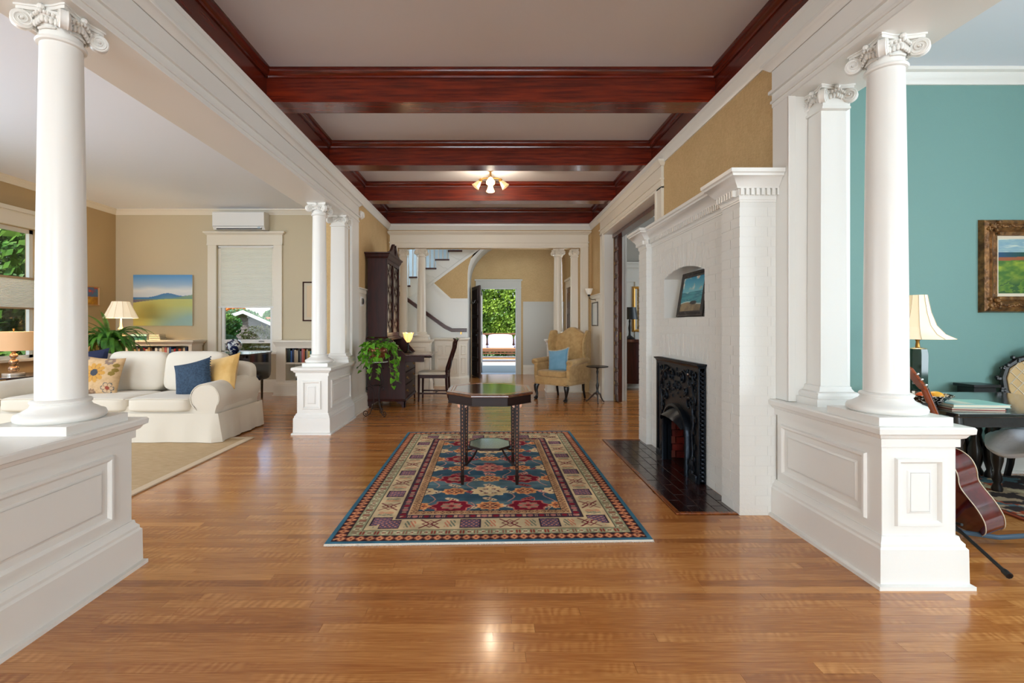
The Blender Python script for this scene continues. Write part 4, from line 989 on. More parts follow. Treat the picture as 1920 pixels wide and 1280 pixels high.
    for i in range(rows*2+1):
        for j in range(-4,5):
            if (i+j)%2==0: continue
            cu=W/2+j*.135; cv=.53+.145*i
            a=rs.choice([-.5,.5]); du=(u-cu);dv=(v-cv); p=du*math.cos(a)+dv*math.sin(a); q=-du*math.sin(a)+dv*math.cos(a)
            r=np.sqrt((p/.056)**2+(q/.024)**2); c=rs.choice([C(222,156,136),C(220,196,160),C(176,84,80)])
            im=np.where((fld&(r<1))[...,None],c,im); im=np.where((fld&(r<.6)&(np.sin(p*260)>0))[...,None],C(80,44,60),im)
    for i in range(rows):
        cv=.55+.29*i
        for j,cu in ((0,W/2),(1,W/2-.265),(1,W/2+.265),(2,W/2-.50),(2,W/2+.50)):
            if i%2==0: m=[ORG_,RED,ORG_][j]; sx=[.084,.118,.08][j]
            else: m=[(CRM if i%4==1 else PNK),ORG_,CRM][j]; sx=[.118,.080,.09][j]
            motif(cu,cv,sx,sx*.86,m,8 if j else 10,i)
    im=im*(.86+.28*n2[...,None]); return im
rug=thing('oriental_rug','blue and red oriental rug with cream borders under the octagonal table','rug',(0.005,4.17,0))
RW,RH=1.886,2.85; U_=Vector((.9995,.0308,0)); V_=Vector((-.0018,1,0))
FRg=Matrix(((U_.x,V_.x,0,-.935),(U_.y,V_.y,0,2.722),(0,0,1,.0125),(0,0,0,1)))
painted('pile',RW,RH,330,500,rug_img(RW,RH,330,500),FRg,RUGM,rug)
build('backing',MB().prism(rect(0,0,RW,RH),FRg,-.0122,-.0008),mat('rug_edge_blue',(64,112,136),.95,bump=.5,bs=200),rug,auto=None)
fm=MB(); rr_=random.Random(4)
for e in (0,1):
    for i in range(520):
        u=i/519*RW; L=rr_.uniform(.010,.022)*(1 if e==0 else 1); y0=-.001 if e==0 else RH+.001; sg=-1 if e==0 else 1
        z=-.004; a=FRg@Vector((u-.0022,y0,z)); b=FRg@Vector((u+.0022,y0,z)); c=FRg@Vector((u+.002+rr_.uniform(-.004,.004),y0+sg*L,-.0105)); d_=FRg@Vector((u+rr_.uniform(-.003,.003),y0,.0005))
        fm.add([a,b,c,d_],[(0,1,2),(0,2,3),(1,3,2)])
    fm.prism(rect(0,-.006 if e==0 else RH,RW,0 if e==0 else RH+.006),FRg,-.0120,-.001)
build('fringe',fm,mat('white_fringe',(232,226,214),.95,bump=.5,bs=200),rug,auto=None,kind='stuff')
# ---- octagonal centre table
tb=thing('octagonal_table','octagonal inlaid wooden table on four slender legs, centre of the rug','table',(0.005,3.99,0.0125))
cx=.005
octo=[(-.14,3.60),(.14,3.60),(.342,3.80),(.342,4.17),(.14,4.376),(-.14,4.376),(-.342,4.17),(-.342,3.80)]
octo=[(x+cx,y) for x,y in octo]; cen=Vector((cx,3.988))
def scal(p,k): return [tuple(cen+(Vector(q)-cen)*k) for q in p]
top=MB().prism(scal(octo,.985),Matrix(),.708,.7286); top.mold(octo,[(-.03,.706),(-.004,.706),(.0,.712),(0,.722),(-.006,.7285),(-.03,.7285)],None,True)
build('tabletop',top,TABLEW,tb,auto=30)
il=MB()
for k in (.90,.84): il.mold(scal(octo,k),[(-.004,.7286),(.004,.7286),(.004,.7291),(-.004,.7291)],None,True)
build('inlay_band',il,INLAY,tb)
build('apron',MB().mold(scal(octo,.955),[(-.018,.640),(0,.640),(0,.706),(-.018,.706)],None,True).mold(scal(octo,.955),[(0,.640),(.004,.640),(.004,.646),(0,.646)],None,True),TABLEL,tb)
il=MB()
legs=[(-.212,3.737),(.212,3.737),(.205,4.25),(-.205,4.25)]
for lx,ly in legs:
    lx+=cx; zt=.706; m=MB(); w0,w1=.0185,.0115
    def sq(h,z): return [(lx-h,ly-h,z),(lx+h,ly-h,z),(lx+h,ly+h,z),(lx-h,ly+h,z)]
    rings=[sq(w0,zt),sq(w0,.60),sq(w1,.085),sq(w1+.005,.083),sq(w1+.004,.072),sq(w1-.001,.0125)]
    m.add([p for r in rings for p in r],[(0,1,2,3)[::-1] and (0,1,2,3)]+[(i*4+j,(i+1)*4+j,(i+1)*4+(j+1)%4,i*4+(j+1)%4) for i in range(5) for j in range(4)]+[(23,22,21,20)])
    lg=build('leg',m,TABLEL,tb,auto=20)
    q=MB()
    for i in range(17): q.box(lx-.005*(1-i*.02),ly-w0-.001,.64-i*.032,lx+.005*(1-i*.02),ly-w0+.006,.655-i*.032) if False else None
    for i in range(20):
        z=.69-i*.029; hw=w0+(w1-w0)*max(0,(.60-z)/.515); q.ell((lx,ly-hw-.0002,z),(.0024,.001,.009),6)
    build('bellflower_inlay',q,INLAY,lg)
    ear=MB()
    for s in (-1,1): ear.lathe([(0,-.004),(.020,-.004),(.022,0),(.020,.004),(0,.004)],n=14,M=Matrix.Translation((lx+s*.018,ly-.008,.632))@Matrix.Rotation(PI/2,4,'X'))
    build('ear_bracket',ear,INLAY,lg)
    # curved bracket to the lower shelf
    c2=Vector((cx,4.05)); d=(c2-Vector((lx,ly))); pts=[]
    for i in range(9):
        t=i/8; pts.append((lx+d.x*(.02+.50*t),ly+d.y*(.02+.50*t),.155+.088*t**2.2))
    build('shelf_bracket',MB().tube(pts,.0085,6,flat=1.0),TABLEL,tb,smooth=True)
so2=[(-.075,3.87),(.075,3.87),(.165,3.97),(.165,4.14),(.075,4.24),(-.075,4.24),(-.165,4.14),(-.165,3.97)]
build('lower_shelf',MB().prism([(x+cx,y) for x,y in so2],Matrix(),.243,.256),SHELFGL,tb,bevel=.002)
build('shelf_edge',MB().mold([(x+cx,y) for x,y in so2],[(-.002,.238),(.006,.240),(.006,.257),(-.002,.258)],None,True),TABLEL,tb)
# ---- ceiling light with four glass shades
cl=thing('ceiling_light','brass ceiling light with four flared glass shades between the beams','ceiling light',(.02,6.62,CZ))
build('canopy',MB().lathe([(.0,CZ-.05),(.02,CZ-.05),(.06,CZ-.03),(.075,CZ-.012),(.075,CZ)],(.02,6.62,0),24),BRASS,cl)
build('stem',MB().lathe([(.012,3.26),(.012,3.38),(.02,3.385)],(.02,6.62,0),12).lathe([(0,3.235),(.03,3.245),(.034,3.27),(.02,3.29),(0,3.292)],(.02,6.62,0),16),BRASS,cl,smooth=True)
cc=Vector((.02,6.62,3.27))
for k in range(4):
    th=k*PI/2; d=Vector((math.cos(th),math.sin(th),0))
    arm=build('arm',MB().tube([cc,cc+d*.05+Vector((0,0,.012)),cc+d*.10+Vector((0,0,.008)),cc+d*.125+Vector((0,0,-.008))],.009,8).lathe([(.022,-.02),(.026,-.016),(.026,.006),(.016,.02),(.0,.022)],n=12,M=Matrix.Translation(cc+d*.135+Vector((0,0,-.016)))@Matrix.Rotation(0,4,'Z')@d.to_track_quat('X','Z').to_matrix().to_4x4()@Matrix.Rotation(-R(42),4,'Y')),BRASS,cl,smooth=True,auto=40)
    ax=(d*.62-Vector((0,0,.78))).normalized(); q=ax.to_track_quat('Z','Y').to_matrix().to_4x4()
    pr=[(.022,0),(.030,.015),(.040,.045),(.052,.085),(.062,.098),(.060,.100),(.050,.086),(.037,.045),(.027,.015),(.020,.002)]
    m=MB().lathe(pr,n=8,a0=PI/8,cap=False,M=Matrix.Translation(cc+d*.148+Vector((0,0,-.034)))@q)
    build('glass_shade',m,SHADEG if k%2 else SHADEO,arm,auto=25)
    if k%2==0: pass
def point(name,loc,watt,col=(1,.82,.6),r=.04):
    l=bpy.data.lights.new(name,'POINT'); l.energy=watt; l.color=col; l.shadow_soft_size=r
    o=bpy.data.objects.new(name,l); COL.objects.link(o); o.location=loc; return o
point('ceiling_light_bulb',(.02,6.62,3.10),14)
# ---- secretary desk with bookcase top, against the left wall
sx=XL+.04; sy0,sy1=7.3,8.3
sec=thing('secretary_desk','tall dark mahogany secretary desk with lattice glass doors, fall front lowered','desk',(sx+.28,7.8,0))
ow=.575; FT_=fr((0,sy0,0),(1,0,0),(0,0,1))
side=[(sx,.12),(sx+.07,.12),(sx+.10,.07),(sx+.12,0),(sx,.0)]
case=[(sx,.10),(sx+ow,.10),(sx+ow,.80),(sx+ow-.20,1.03),(sx+ow-.22,1.05),(sx,1.05)]
for y in (sy0,sy1-.022): build('side_panel',MB().prism(case,fr((0,y,0),(1,0,0),(0,0,1)),-.022,0),MAHD,sec,bevel=.002)
build('back_panel',MB().box(sx,sy0+.02,.1,sx+.015,sy1-.02,1.05),MAHD,sec)
build('desk_board',MB().box(sx+.015,sy0+.02,.785,sx+ow,sy1-.02,.800).box(sx+.015,sy0+.02,1.03,sx+ow-.22,sy1-.02,1.05).box(sx+.015,sy0+.02,.10,sx+ow-.02,sy1-.02,.12),MAHD,sec)
build('base_molding',MB().mold(rect(sx+.002,sy0,sx+ow,sy1),[(-.01,.095),(.012,.095),(.016,.105),(.010,.12),(0,.13),(-.01,.13)],None,True),MAHD,sec)
for y in (sy0,sy1-.13):
    f=MB().prism([(0,.0),(.035,0),(.05,.05),(.09,.085),(.13,.10),(0,.10)] if y==sy0 else [(.13,0),(.095,0),(.08,.05),(.04,.085),(0,.10),(.13,.10)],fr((sx+ow-.02,y,0),(0,1,0),(0,0,1)),0,.022)
    build('bracket_foot',f,MAHD,sec,bevel=.002)
f=MB().prism([(sx+ow,0),(sx+ow-.05,0),(sx+ow-.065,.05),(sx+ow-.11,.07),(sx+ow-.15,.1),(sx+ow,.1)],fr((0,sy0,0),(1,0,0),(0,0,1)),-.02,0); build('bracket_foot',f,MAHD,sec,bevel=.002)
f=MB().prism([(sx,0),(sx,.1),(sx+.15,.1),(sx+.11,.07),(sx+.065,.05),(sx+.05,0)],fr((0,sy0,0),(1,0,0),(0,0,1)),-.02,0); build('bracket_foot',f,MAHD,sec,bevel=.002)
for z0,z1 in ((.135,.335),(.345,.525),(.535,.685)):
    d=build('drawer',MB().box(sx+.03,sy0+.025,z0,sx+ow-.004,sy1-.025,z1).mold(rect(-(sy1-.03) if False else sy0+.03,z0+.006,sy1-.03,z1-.006),[(-.008,0),(-.004,.004),(0,.004),(.002,0)],fr((sx+ow-.004,0,0),(0,1,0),(0,0,1)),True),MAHD,sec,bevel=.002)
    for y in (sy0+.2,sy1-.2):
        zc=(z0+z1)/2; build('drawer_pull',MB().tube([(sx+ow-.004,y-.035,zc+.01),(sx+ow+.018,y-.03,zc-.012),(sx+ow+.02,y,zc-.02),(sx+ow+.018,y+.03,zc-.012),(sx+ow-.004,y+.035,zc+.01)],.004,6).ell((sx+ow-.002,y-.035,zc+.01),(.005,.012,.012),8).ell((sx+ow-.002,y+.035,zc+.01),(.005,.012,.012),8),BRASS,d,smooth=True)
for y in (sy0+.003,sy1-.035): build('loper',MB().box(sx+.2,y,.695,sx+ow+.285,y+.03,.78),MAHD,sec,bevel=.002)
build('fall_front',MB().box(sx+ow-.002,sy0+.02,.783,sx+ow+.385,sy1-.02,.803),mat('desk_flap_wood',(86,44,34),.2,coat=.6),sec,bevel=.003)
# pigeonholes
pg=MB().box(sx+.02,sy0+.03,.80,sx+.04,sy1-.03,1.03)
for i in range(9): y=sy0+.03+i*(sy1-sy0-.07)/8; pg.box(sx+.04,y,.80,sx+.26,y+.008,1.03)
pg.box(sx+.04,sy0+.03,.865,sx+.26,sy1-.03,.873).box(sx+.04,sy0+.03,.955,sx+.26,sy1-.03,.963)
build('pigeonholes',pg,MAHD,sec,auto=None)
for i in range(8):
    if i in (3,4): continue
    y=sy0+.042+i*(sy1-sy0-.07)/8; b=build('small_drawer',MB().box(sx+.1,y,.803,sx+.262,y+.098,.862),mat('small_drawer_wood',(92,40,26),.3,coat=.4) if i==0 else bpy.data.materials['small_drawer_wood'],sec,bevel=.002); build('small_knob',MB().ell((sx+.268,y+.05,.832),.007,8),BRASS,b,smooth=True)
# upper bookcase
ud=.30; uz0,uz1=1.05,2.30
for y in (sy0+.01,sy1-.032): build('case_side',MB().box(sx,y,uz0,sx+ud-.022,y+.022,uz1),MAHD,sec,bevel=.002)
build('case_back',MB().box(sx,sy0+.03,uz0,sx+.012,sy1-.03,uz1).box(sx,sy0+.01,uz1-.02,sx+ud,sy1-.01,uz1),MAHD,sec)
for z in (1.35,1.66,1.97): build('shelf',MB().box(sx+.012,sy0+.032,z,sx+ud-.04,sy1-.032,z+.014),MAHD,sec)
build('waist_molding',MB().mold(rect(sx+.002,sy0+.01,sx+ud,sy1-.01),[(-.01,1.04),(.02,1.04),(.022,1.055),(.008,1.075),(-.01,1.08)],None,True),MAHD,sec)
build('cornice',MB().mold(rect(sx+.002,sy0+.01,sx+ud,sy1-.01),[(-.01,2.27),(.006,2.27),(.010,2.285),(.024,2.30),(.03,2.33),(.05,2.345),(.052,2.362),(-.01,2.362)],None,True).box(sx,sy0,2.34,sx+ud+.03,sy1,2.36),MAHD,sec)
ymid=(sy0+sy1)/2; FX=fr((sx+ud-.022,0,0),(0,1,0),(0,0,1))
for a,b in ((sy0+.012,ymid-.002),(ymid+.002,sy1-.012)):
    d=MB(); st=.045
    d.prism(rect(a,1.08,a+st,2.27),FX,0,.022).prism(rect(b-st,1.08,b,2.27),FX,0,.022).prism(rect(a+st,1.08,b-st,1.08+.06),FX,0,.022).prism(rect(a+st,2.21,b-st,2.27),FX,0,.022)
    dr=build('glazed_door',d,MAHD,sec,bevel=.002)
    la=MB(); w=b-a-2*st; x0=a+st; z0,z1=1.14,2.21
    for ph in (0,1):
        for k in range(2):
            pts=[]
            for i in range(41):
                t=i/40; x=x0+w*(.25+.5*k)+ (w*.25)*math.cos(t*4*PI+ph*PI); pts.append(FX@Vector((x,z0+(z1-z0)*t,.014)))
            la.tube(pts,.006,4)
    build('lattice',la,MAHD,dr); build('pane',MB().prism(rect(x0,z0,x0+w,z1),FX,.004,.007),GLASS,dr,auto=None)
    build('curtain_lining',MB().prism(rect(x0,z0,x0+w,z1),FX,-.012,-.010),mat('pale_lining',(176,170,156),.8) if a<7.5 else bpy.data.materials['pale_lining'],dr,auto=None)
pd=MB(); FPd=fr((sx+ud+.005,0,0),(0,1,0),(0,0,1))
for s in (-1,1):
    o=[(.04,0),(.40,0),(.40,.03),(.30,.045),(.22,.09),(.14,.155),(.08,.19),(.045,.17),(.05,.13),(.085,.10)]
    pd.prism([(ymid+s*x,2.362+z) for x,z in (o if s>0 else o[::-1])],FPd,-.02,.018); pd.lathe([(0,-.02),(.022,-.018),(.022,.024),(0,.026)],n=12,M=FPd@Matrix.Translation((ymid+s*.065,2.535,0)))
build('swan_neck_pediment',pd,MAHD,sec); build('finial',MB().lathe([(.03,2.362),(.03,2.41),(.015,2.42),(.026,2.45),(.03,2.48),(.014,2.52),(.006,2.56),(0,2.565)],(sx+ud-.005,ymid,0),14),MAHD,sec,smooth=True,auto=40)
# letters leaning in the desk
for i,(y,a) in enumerate(((7.42,.35),(7.50,.28))):
    F=fr((sx+.40-i*.03,y-.08,.803),(.15,1,0),(-a,0,1)); tag(build('letter',MB().prism(rect(0,0,.16,.115+.03*(1-i)),F,0,.0012),PLAST if i else CREAMS,None),['tall cream letter leaning inside the open desk near its left side','white envelope leaning behind the cream letter on the desk'][i],'letter')
# small tulip lamp
lp=thing('tulip_lamp','small table lamp with a glowing tulip glass shade on the writing desk','lamp',(-1.335,7.92,.8035))
build('base',MB().lathe([(0,.8035),(.062,.8035),(.064,.812),(.045,.83),(.02,.845),(.012,.87),(.018,.89),(.009,.92),(.008,.95),(.02,.965),(.024,.975),(0,.98)],(-1.335,7.92,0),20),BLACKM,lp,smooth=True,auto=50)
m=MB()
def tul(u,v):
    a=2*PI*u; pet=math.cos(6*a); r=.018+.050*math.sin(min(v*2.3+.1,1.75))*(1+.05*pet)+.012*v**4*(1.2+pet); z=.972+.155*v+.010*v**3*pet
    return (-1.335+r*math.cos(a),7.92+r*math.sin(a),z)
m.grid(tul,36,9,wrapu=True); build('tulip_shade',m,SHADET,lp,smooth=True)
m=MB(); 
for k in range(6):
    pts=[Vector(tul((k+.5)/6,j/8))+Vector((0,0,.001)) for j in range(9)]; m.tube(pts,.0022,4)
build('shade_rib',m,BLACKM,lp)
point('tulip_bulb',(-1.335,7.92,1.17),2.2,(1,.72,.42),.02)
tag(build('lamp_cord',MB().tube([(-1.34,7.98,.81),(-1.28,8.2,.806),(-1.02,8.26,.69),(-1.02,8.27,.60),(-1.03,8.30,.35),(-1.05,8.40,.15),(-1.07,8.6,.01)],.003,5),BLACKM,None),'thin dark lamp cord hanging from the far side of the writing desk','cord')
# ---- desk chair (profile, facing left)
dc=thing('desk_chair','slender dark wooden chair with cream seat and tall back, drawn up to the desk','chair',(0,0,0))
# local: front = -x ; width along y
F=fr((0,0,0),(1,0,0),(0,0,1))
def leg4(name,pts,w,par): return build(name,MB().tube(pts,[w]*len(pts),4,flat=1.0),MAHD,par)
for s in (-1,1):
    y=s*.195
    build('leg',MB().tube([(-.225,y,0),(-.22,y,.44)],[.014,.021],4),MAHD,dc)
    build('leg',MB().tube([(.285,y*.9,0),(.235,y*.9,.20),(.225,y*.9,.44)],[.016,.020,.021],4),MAHD,dc)
    b=MB(); pts=[(.225,y*.9,.43),(.24,y*.9,.56),(.30,y*.92,.74),(.345,y*.95,.88),(.355,y*.97,.97),(.385,y*.99,1.03)]; b.tube(pts,[.022,.022,.021,.020,.020,.018],4)
    build('back_post',b,MAHD,dc)
build('seat_rail',MB().box(-.235,-.205,.385,.235,.205,.440),MAHD,dc,bevel=.003)
build('seat',MB().sbox((-.005,0,.462),(.245,.215,.028),6,12),CREAMS,dc,smooth=True)
build('splat',MB().grid(lambda u,v:(.235+.115*v+.015*math.sin(v*6),(u-.5)*(.10+.06*math.sin(v*7+1)),.45+.50*v),7,12).grid(lambda u,v:(.245+.115*v+.015*math.sin(v*6),(u-.5)*(.10+.06*math.sin(v*7+1)),.45+.50*v),7,12),MAHD,dc,smooth=True)
build('top_rail',MB().tube([(.36,-.225,1.035),(.372,-.12,1.012),(.372,0,1.03),(.372,.12,1.012),(.36,.225,1.035)],[.018,.024,.028,.024,.018],8,flat=.7),mat('chair_polished_rail',(50,28,28),.12,coat=1),dc,smooth=True)
build('stretcher',MB().box(-.21,-.19,.12,.25,-.175,.145).box(-.21,.175,.12,.25,.19,.145).box(.03,-.18,.125,.05,.18,.142),MAHD,dc)
dc.location=(-.925,8.07,0); dc.rotation_euler=(0,0,R(-2))
# ---- pothos on a wrought iron stand
ps=thing('plant_stand','scrolled wrought iron plant stand with a round glass shelf beside the desk','plant stand',(-1.55,6.66,0))
px,py=-1.55,6.66
def arc(c,r,a0,a1,n,e1,e2=Vector((0,0,1))): return [Vector(c)+e1*(r*math.cos(a0+(a1-a0)*i/n))+e2*(r*math.sin(a0+(a1-a0)*i/n)) for i in range(n+1)]
for k in range(3):
    th=R(200+120*k); d=Vector((math.cos(th),math.sin(th),0)); C0=Vector((px,py,0))
    pts=[C0+d*.175+Vector((0,0,.035))]
    pts=[]
    for i in range(14): q=i/13; a=-PI/2+q*2.6*PI*1; r=.042*(1-.6*(1-q)); pts.append(C0+d*(.155+r*math.cos(a+PI))+Vector((0,0,.047+r*math.sin(a+PI))))
    leg=[C0+d*.155+Vector((0,0,.004)),C0+d*.10+Vector((0,0,.03)),C0+d*.055+Vector((0,0,.16)),C0+d*.04+Vector((0,0,.28)),C0+d*.06+Vector((0,0,.38)),C0+d*.11+Vector((0,0,.415)),C0+d*.15+Vector((0,0,.40)),C0+d*.15+Vector((0,0,.37)),C0+d*.125+Vector((0,0,.36))]
    lg=build('leg',MB().tube(leg,.006,6),IRONW,ps,smooth=True)
    sp=[C0+d*.155+Vector((0,0,.045))+ (d*math.cos(a)+Vector((0,0,1))*math.sin(a))*(.041*(1-.72*i/15)) for i,a in enumerate([-PI/2+j*PI*2.4/15 for j in range(16)])]
    build('foot_scroll',MB().tube(sp,.0055,6),IRONW,lg,smooth=True)
    up=[C0+d*.045+Vector((0,0,.41)),C0+d*.10+Vector((0,0,.43)),C0+d*.125+Vector((0,0,.48)),C0+d*.10+Vector((0,0,.56)),C0+d*.085+Vector((0,0,.66)),C0+d*.12+Vector((0,0,.72)),C0+d*.155+Vector((0,0,.70)),C0+d*.155+Vector((0,0,.665)),C0+d*.125+Vector((0,0,.66))]
    build('upright',MB().tube(up,.006,6),IRONW,ps,smooth=True)
build('ring',MB().tube(arc((px,py,.42),.055,0,2*PI,20,Vector((1,0,0)),Vector((0,1,0))),.005,6).tube(arc((px,py,.735),.12,0,2*PI,24,Vector((1,0,0)),Vector((0,1,0))),.006,6).tube(arc((px,py,.10),.07,0,2*PI,20,Vector((1,0,0)),Vector((0,1,0))),.005,6),IRONW,ps,smooth=True)
build('glass_shelf',MB().lathe([(0,.743),(.148,.743),(.15,.749),(.148,.755),(0,.755)],(px,py,0),28),mat('pale_glass_shelf',(206,206,200),.15,coat=1),ps)
pp_=thing('pothos_plant','trailing green pothos in a copper glazed pot on the iron stand','plant',(px,py,.7555))
build('pot',MB().lathe([(0,.756),(.075,.756),(.085,.765),(.075,.785),(.10,.80),(.132,.85),(.138,.90),(.132,.925),(.142,.935),(.142,.945),(.128,.945),(.118,.92),(0,.915)],(px,py,0),28),COPPER,pp_,smooth=True,auto=40)
def leafmesh(L,Wd,m,fold=.25,droop=.25):
    mb=MB(); out=[(0,.0),(-.06,.42),(.08,.62),(.30,.56),(.55,.42),(.8,.2),(1,0)]
    mid=[(t,0) for t,_ in out]
    vs=[];n=len(out)
    for t,w in out: tt=max(t,0); z=-droop*L*tt*tt; vs.append((tt*L,0,z))
    for t,w in out: tt=t; z=-droop*L*tt*tt+fold*w*Wd; vs.append((tt*L,w*Wd,z))
    for t,w in out: tt=t; z=-droop*L*tt*tt+fold*w*Wd; vs.append((tt*L,-w*Wd,z))
    fs=[(i,i+1,n+i+1,n+i) for i in range(n-1)]+[(i,2*n+i,2*n+i+1,i+1) for i in range(n-1)]
    mb.add(vs,fs); return mb.mesh('leaf',m,True)
LM=[leafmesh(.078,.060,LEAF,.22,.2),leafmesh(.066,.052,LEAF,.3,.3),leafmesh(.054,.044,LEAF,.2,.4)]
rl=random.Random(12); nleaf=0
def place_leaf(par,p,dirv,me,sc=1,roll=0):
    dirv=Vector(dirv).normalized(); z=Vector((0,0,1)); 
    y=z.cross(dirv); 
    if y.length<.1: y=Vector((0,1,0))
    y.normalize(); x=dirv; zz=x.cross(y)
    M=Matrix((x,y,zz)).transposed().to_4x4()@Matrix.Rotation(roll,4,'X')
    o=bpy.data.objects.new('leaf',me); COL.objects.link(o); o.parent=par
    o.matrix_local=Matrix.Translation(Vector(p)-org(par))@M@Matrix.Scale(sc,4); return o
vines=[(-170,.22,.62),(-150,.20,.75),(200,.14,.92),(-100,.24,.62),(-75,.20,.80),(-60,.26,.55),(-45,.22,.42),(-30,.30,.52),(-15,.24,.70),(-5,.30,.60),(10,.20,.85),(60,.15,.95),(120,.16,.98),(-120,.22,.72),(-88,.18,.56),(-25,.26,.47)]
for a,rad,zl in vines:
    th=R(a); d=Vector((math.cos(th),math.sin(th),0)); pts=[]; sw=rl.uniform(-.1,.1)
    top=Vector((px,py,.93)); n=9
    for i in range(n+1):
        t=i/n; r=.06+(rad-.06)*math.sin(min(t*1.9,1)*PI/2); z=.93+.12*math.sin(min(t*2,1)*PI)*(.6)+(zl-.93)*max(0,(t-.28)/.72)**1.1
        pts.append(Vector((px,py,0))+d*r+Vector((-d.y,d.x,0))*sw*t+Vector((0,0,z)))
    build('vine',MB().tube(pts,.0028,5),STEM,pp_,smooth=True)
    for i in range(2,n+1):
        for rep_ in range(2 if i<6 else 1):
            s=rl.choice([-1,1]); dv=d*rl.uniform(.3,1)+Vector((-d.y,d.x,0))*s*rl.uniform(.2,1)+Vector((0,0,rl.uniform(-1.0,.1)))
            place_leaf(pp_,pts[i]+Vector((rl.uniform(-.02,.02),rl.uniform(-.02,.02),rl.uniform(-.01,.02))),dv,rl.choice(LM),rl.uniform(.85,1.2),rl.uniform(-.6,.6))
for i in range(26):
    a=rl.uniform(0,2*PI); r=rl.uniform(.01,.15); p=Vector((px+r*math.cos(a),py+r*math.sin(a),.95+rl.uniform(0,.13))); place_leaf(pp_,p,(math.cos(a),math.sin(a),rl.uniform(-.3,.7)),rl.choice(LM),rl.uniform(.9,1.2),rl.uniform(-.5,.5))
# ---- wing chair
wc=thing('wing_chair','gold damask wing chair with dark claw feet beside the far opening','armchair',(0,0,0))
build('seat_frame',MB().sbox((0,-.02,.335),(.345,.33,.075),9,14),GOLDF,wc,smooth=True)
build('seat_cushion',MB().sbox((0,-.06,.445),(.285,.31,.058),6,14),GOLDF,wc,smooth=True)
def backpoly():
    pts=[]
    for i in range(21):
        t=-1+2*i/20; z=1.13+.10*math.cos(t*PI*.5)**1.2-.03*math.cos(t*PI*1.5)*0; z=1.08+.155*math.exp(-(t/.55)**2)+.02*abs(t); pts.append((t*.315,z))
    return [(-.29,.40)]+pts+[(.29,.40)]
def backsurf(w):
    def fn(u,v):
        t=-1+2*u; zt=1.07+.15*math.exp(-(t/.55)**2)+.015*abs(t); hw=.30+.02*v; z=.42+(zt-.42)*v
        puff=.05*(1-t**6)*(1-(2*v-1)**8)
        return (t*hw, .27+.10*v**1.3+ (w*( .045+puff*.6) ), z)
    return fn
m=MB().grid(backsurf(-1),21,14).grid(backsurf(1),21,14)
f0,f1=backsurf(-1),backsurf(1)
for ed in (lambda q:(0,q),lambda q:(1,q),lambda q:(q,0),lambda q:(q,1)):
    m.grid(lambda u,v,ed=ed:tuple(Vector(f0(*ed(u)))*(1-v)+Vector(f1(*ed(u)))*v),21,4)
build('backrest',m,GOLDF,wc,smooth=True)
for s in (-1,1):
    # wing
    def wing(side,s=s):
        def fn(u,v):
            z=.64+u*.50; zt=u
            prof=.05+.20*math.sin(min(max(u,0),1)*PI*.55+.35)**1.0*(1-.35*u**3); yb=.33+.04*u
            y=yb-prof*v; x=s*(.30+.035*v+.03*u)+side*.028*(1-(2*v-1)**6*.6)
            zz=z+.03*math.sin(v*PI)*(u-.5)*2
            return (x,y,zz)
        return fn
    m=MB(); a,b=wing(1),wing(-1); m.grid(a,14,9).grid(b,14,9)
    for ed in (lambda q:(0,q),lambda q:(1,q),lambda q:(q,0),lambda q:(q,1)):
        m.grid(lambda u,v,ed=ed:tuple(Vector(a(*ed(u)))*(1-v)+Vector(b(*ed(u)))*v),14,3)
    build('wing',m,GOLDF,wc,smooth=True)
    # arm: side panel plus outward roll
    build('arm',MB().sbox((s*.325,.0,.475),(.038,.30,.145),8,12).xf(Matrix()),GOLDF,wc,smooth=True)
    m=MB().tube([(s*.35,-.30,.628),(s*.35,-.29,.635),(s*.35,-.1,.645),(s*.345,.12,.655),(s*.335,.30,.66)],[.045,.062,.062,.058,.05],16,flat=.85)
    build('arm_roll',m,GOLDF,wc,smooth=True)
    # front cabriole leg with claw foot, rear leg
    build('leg',MB().tube([(s*.29,-.29,.27),(s*.305,-.305,.22),(s*.305,-.31,.15),(s*.29,-.295,.08),(s*.295,-.31,.035),(s*.30,-.325,.0)],[.045,.044,.030,.019,.026,.030],10).ell((s*.295,-.325,.026),(.038,.042,.026),10),BLACK,wc,smooth=True)
    for t in (-1,0,1): pass
    build('leg',MB().tube([(s*.27,.27,.27),(s*.27,.28,.15),(s*.275,.32,.0)],[.028,.022,.020],6),BLACK,wc)
build('piping',MB().tube([(-.345,-.345,.27),(.345,-.345,.27)],.006,6).tube([(-.345,.30,.27),(-.345,-.345,.27)],.006,6).tube([(.345,.30,.27),(.345,-.345,.27)],.006,6),GOLDF,wc)
wc.location=(1.235,8.22,0); wc.rotation_euler=(0,0,R(-42))
def pillow(mb,a,b,t,n=14,pinch=.10):
    for sg in (-1,1):
        def fn(u,v,sg=sg):
            x=2*u-1;y=2*v-1
            X=a*x*(1-pinch*(1-y*y)*x*x);Y=b*y*(1-pinch*(1-x*x)*y*y)
            return (X,Y,sg*t*(max(0,(1-x*x)*(1-y*y)))**.42)
        st=len(mb.v); mb.grid(fn,n,n)
    return mb
def throw(name_label,loc,a,b,t,rx,ry,rz,m,pinch=.10,mk=True,grp=None):
    o=thing('throw_pillow',name_label,'pillow',(0,0,0),grp)
    p=build('cover',pillow(MB(),a,b,t,16,pinch),m,o,smooth=True)
    o.location=loc; o.rotation_euler=(rx,ry,rz); return o
bp_=throw('light blue velvet pillow with cream fringe on the gold wing chair',(1.165,8.07,.66),.20,.20,.075,R(78),0,R(-42),BLUEV,.14)
bp_.rotation_euler=(R(74),R(-9),R(-38))
fm=MB(); rr_=random.Random(8)
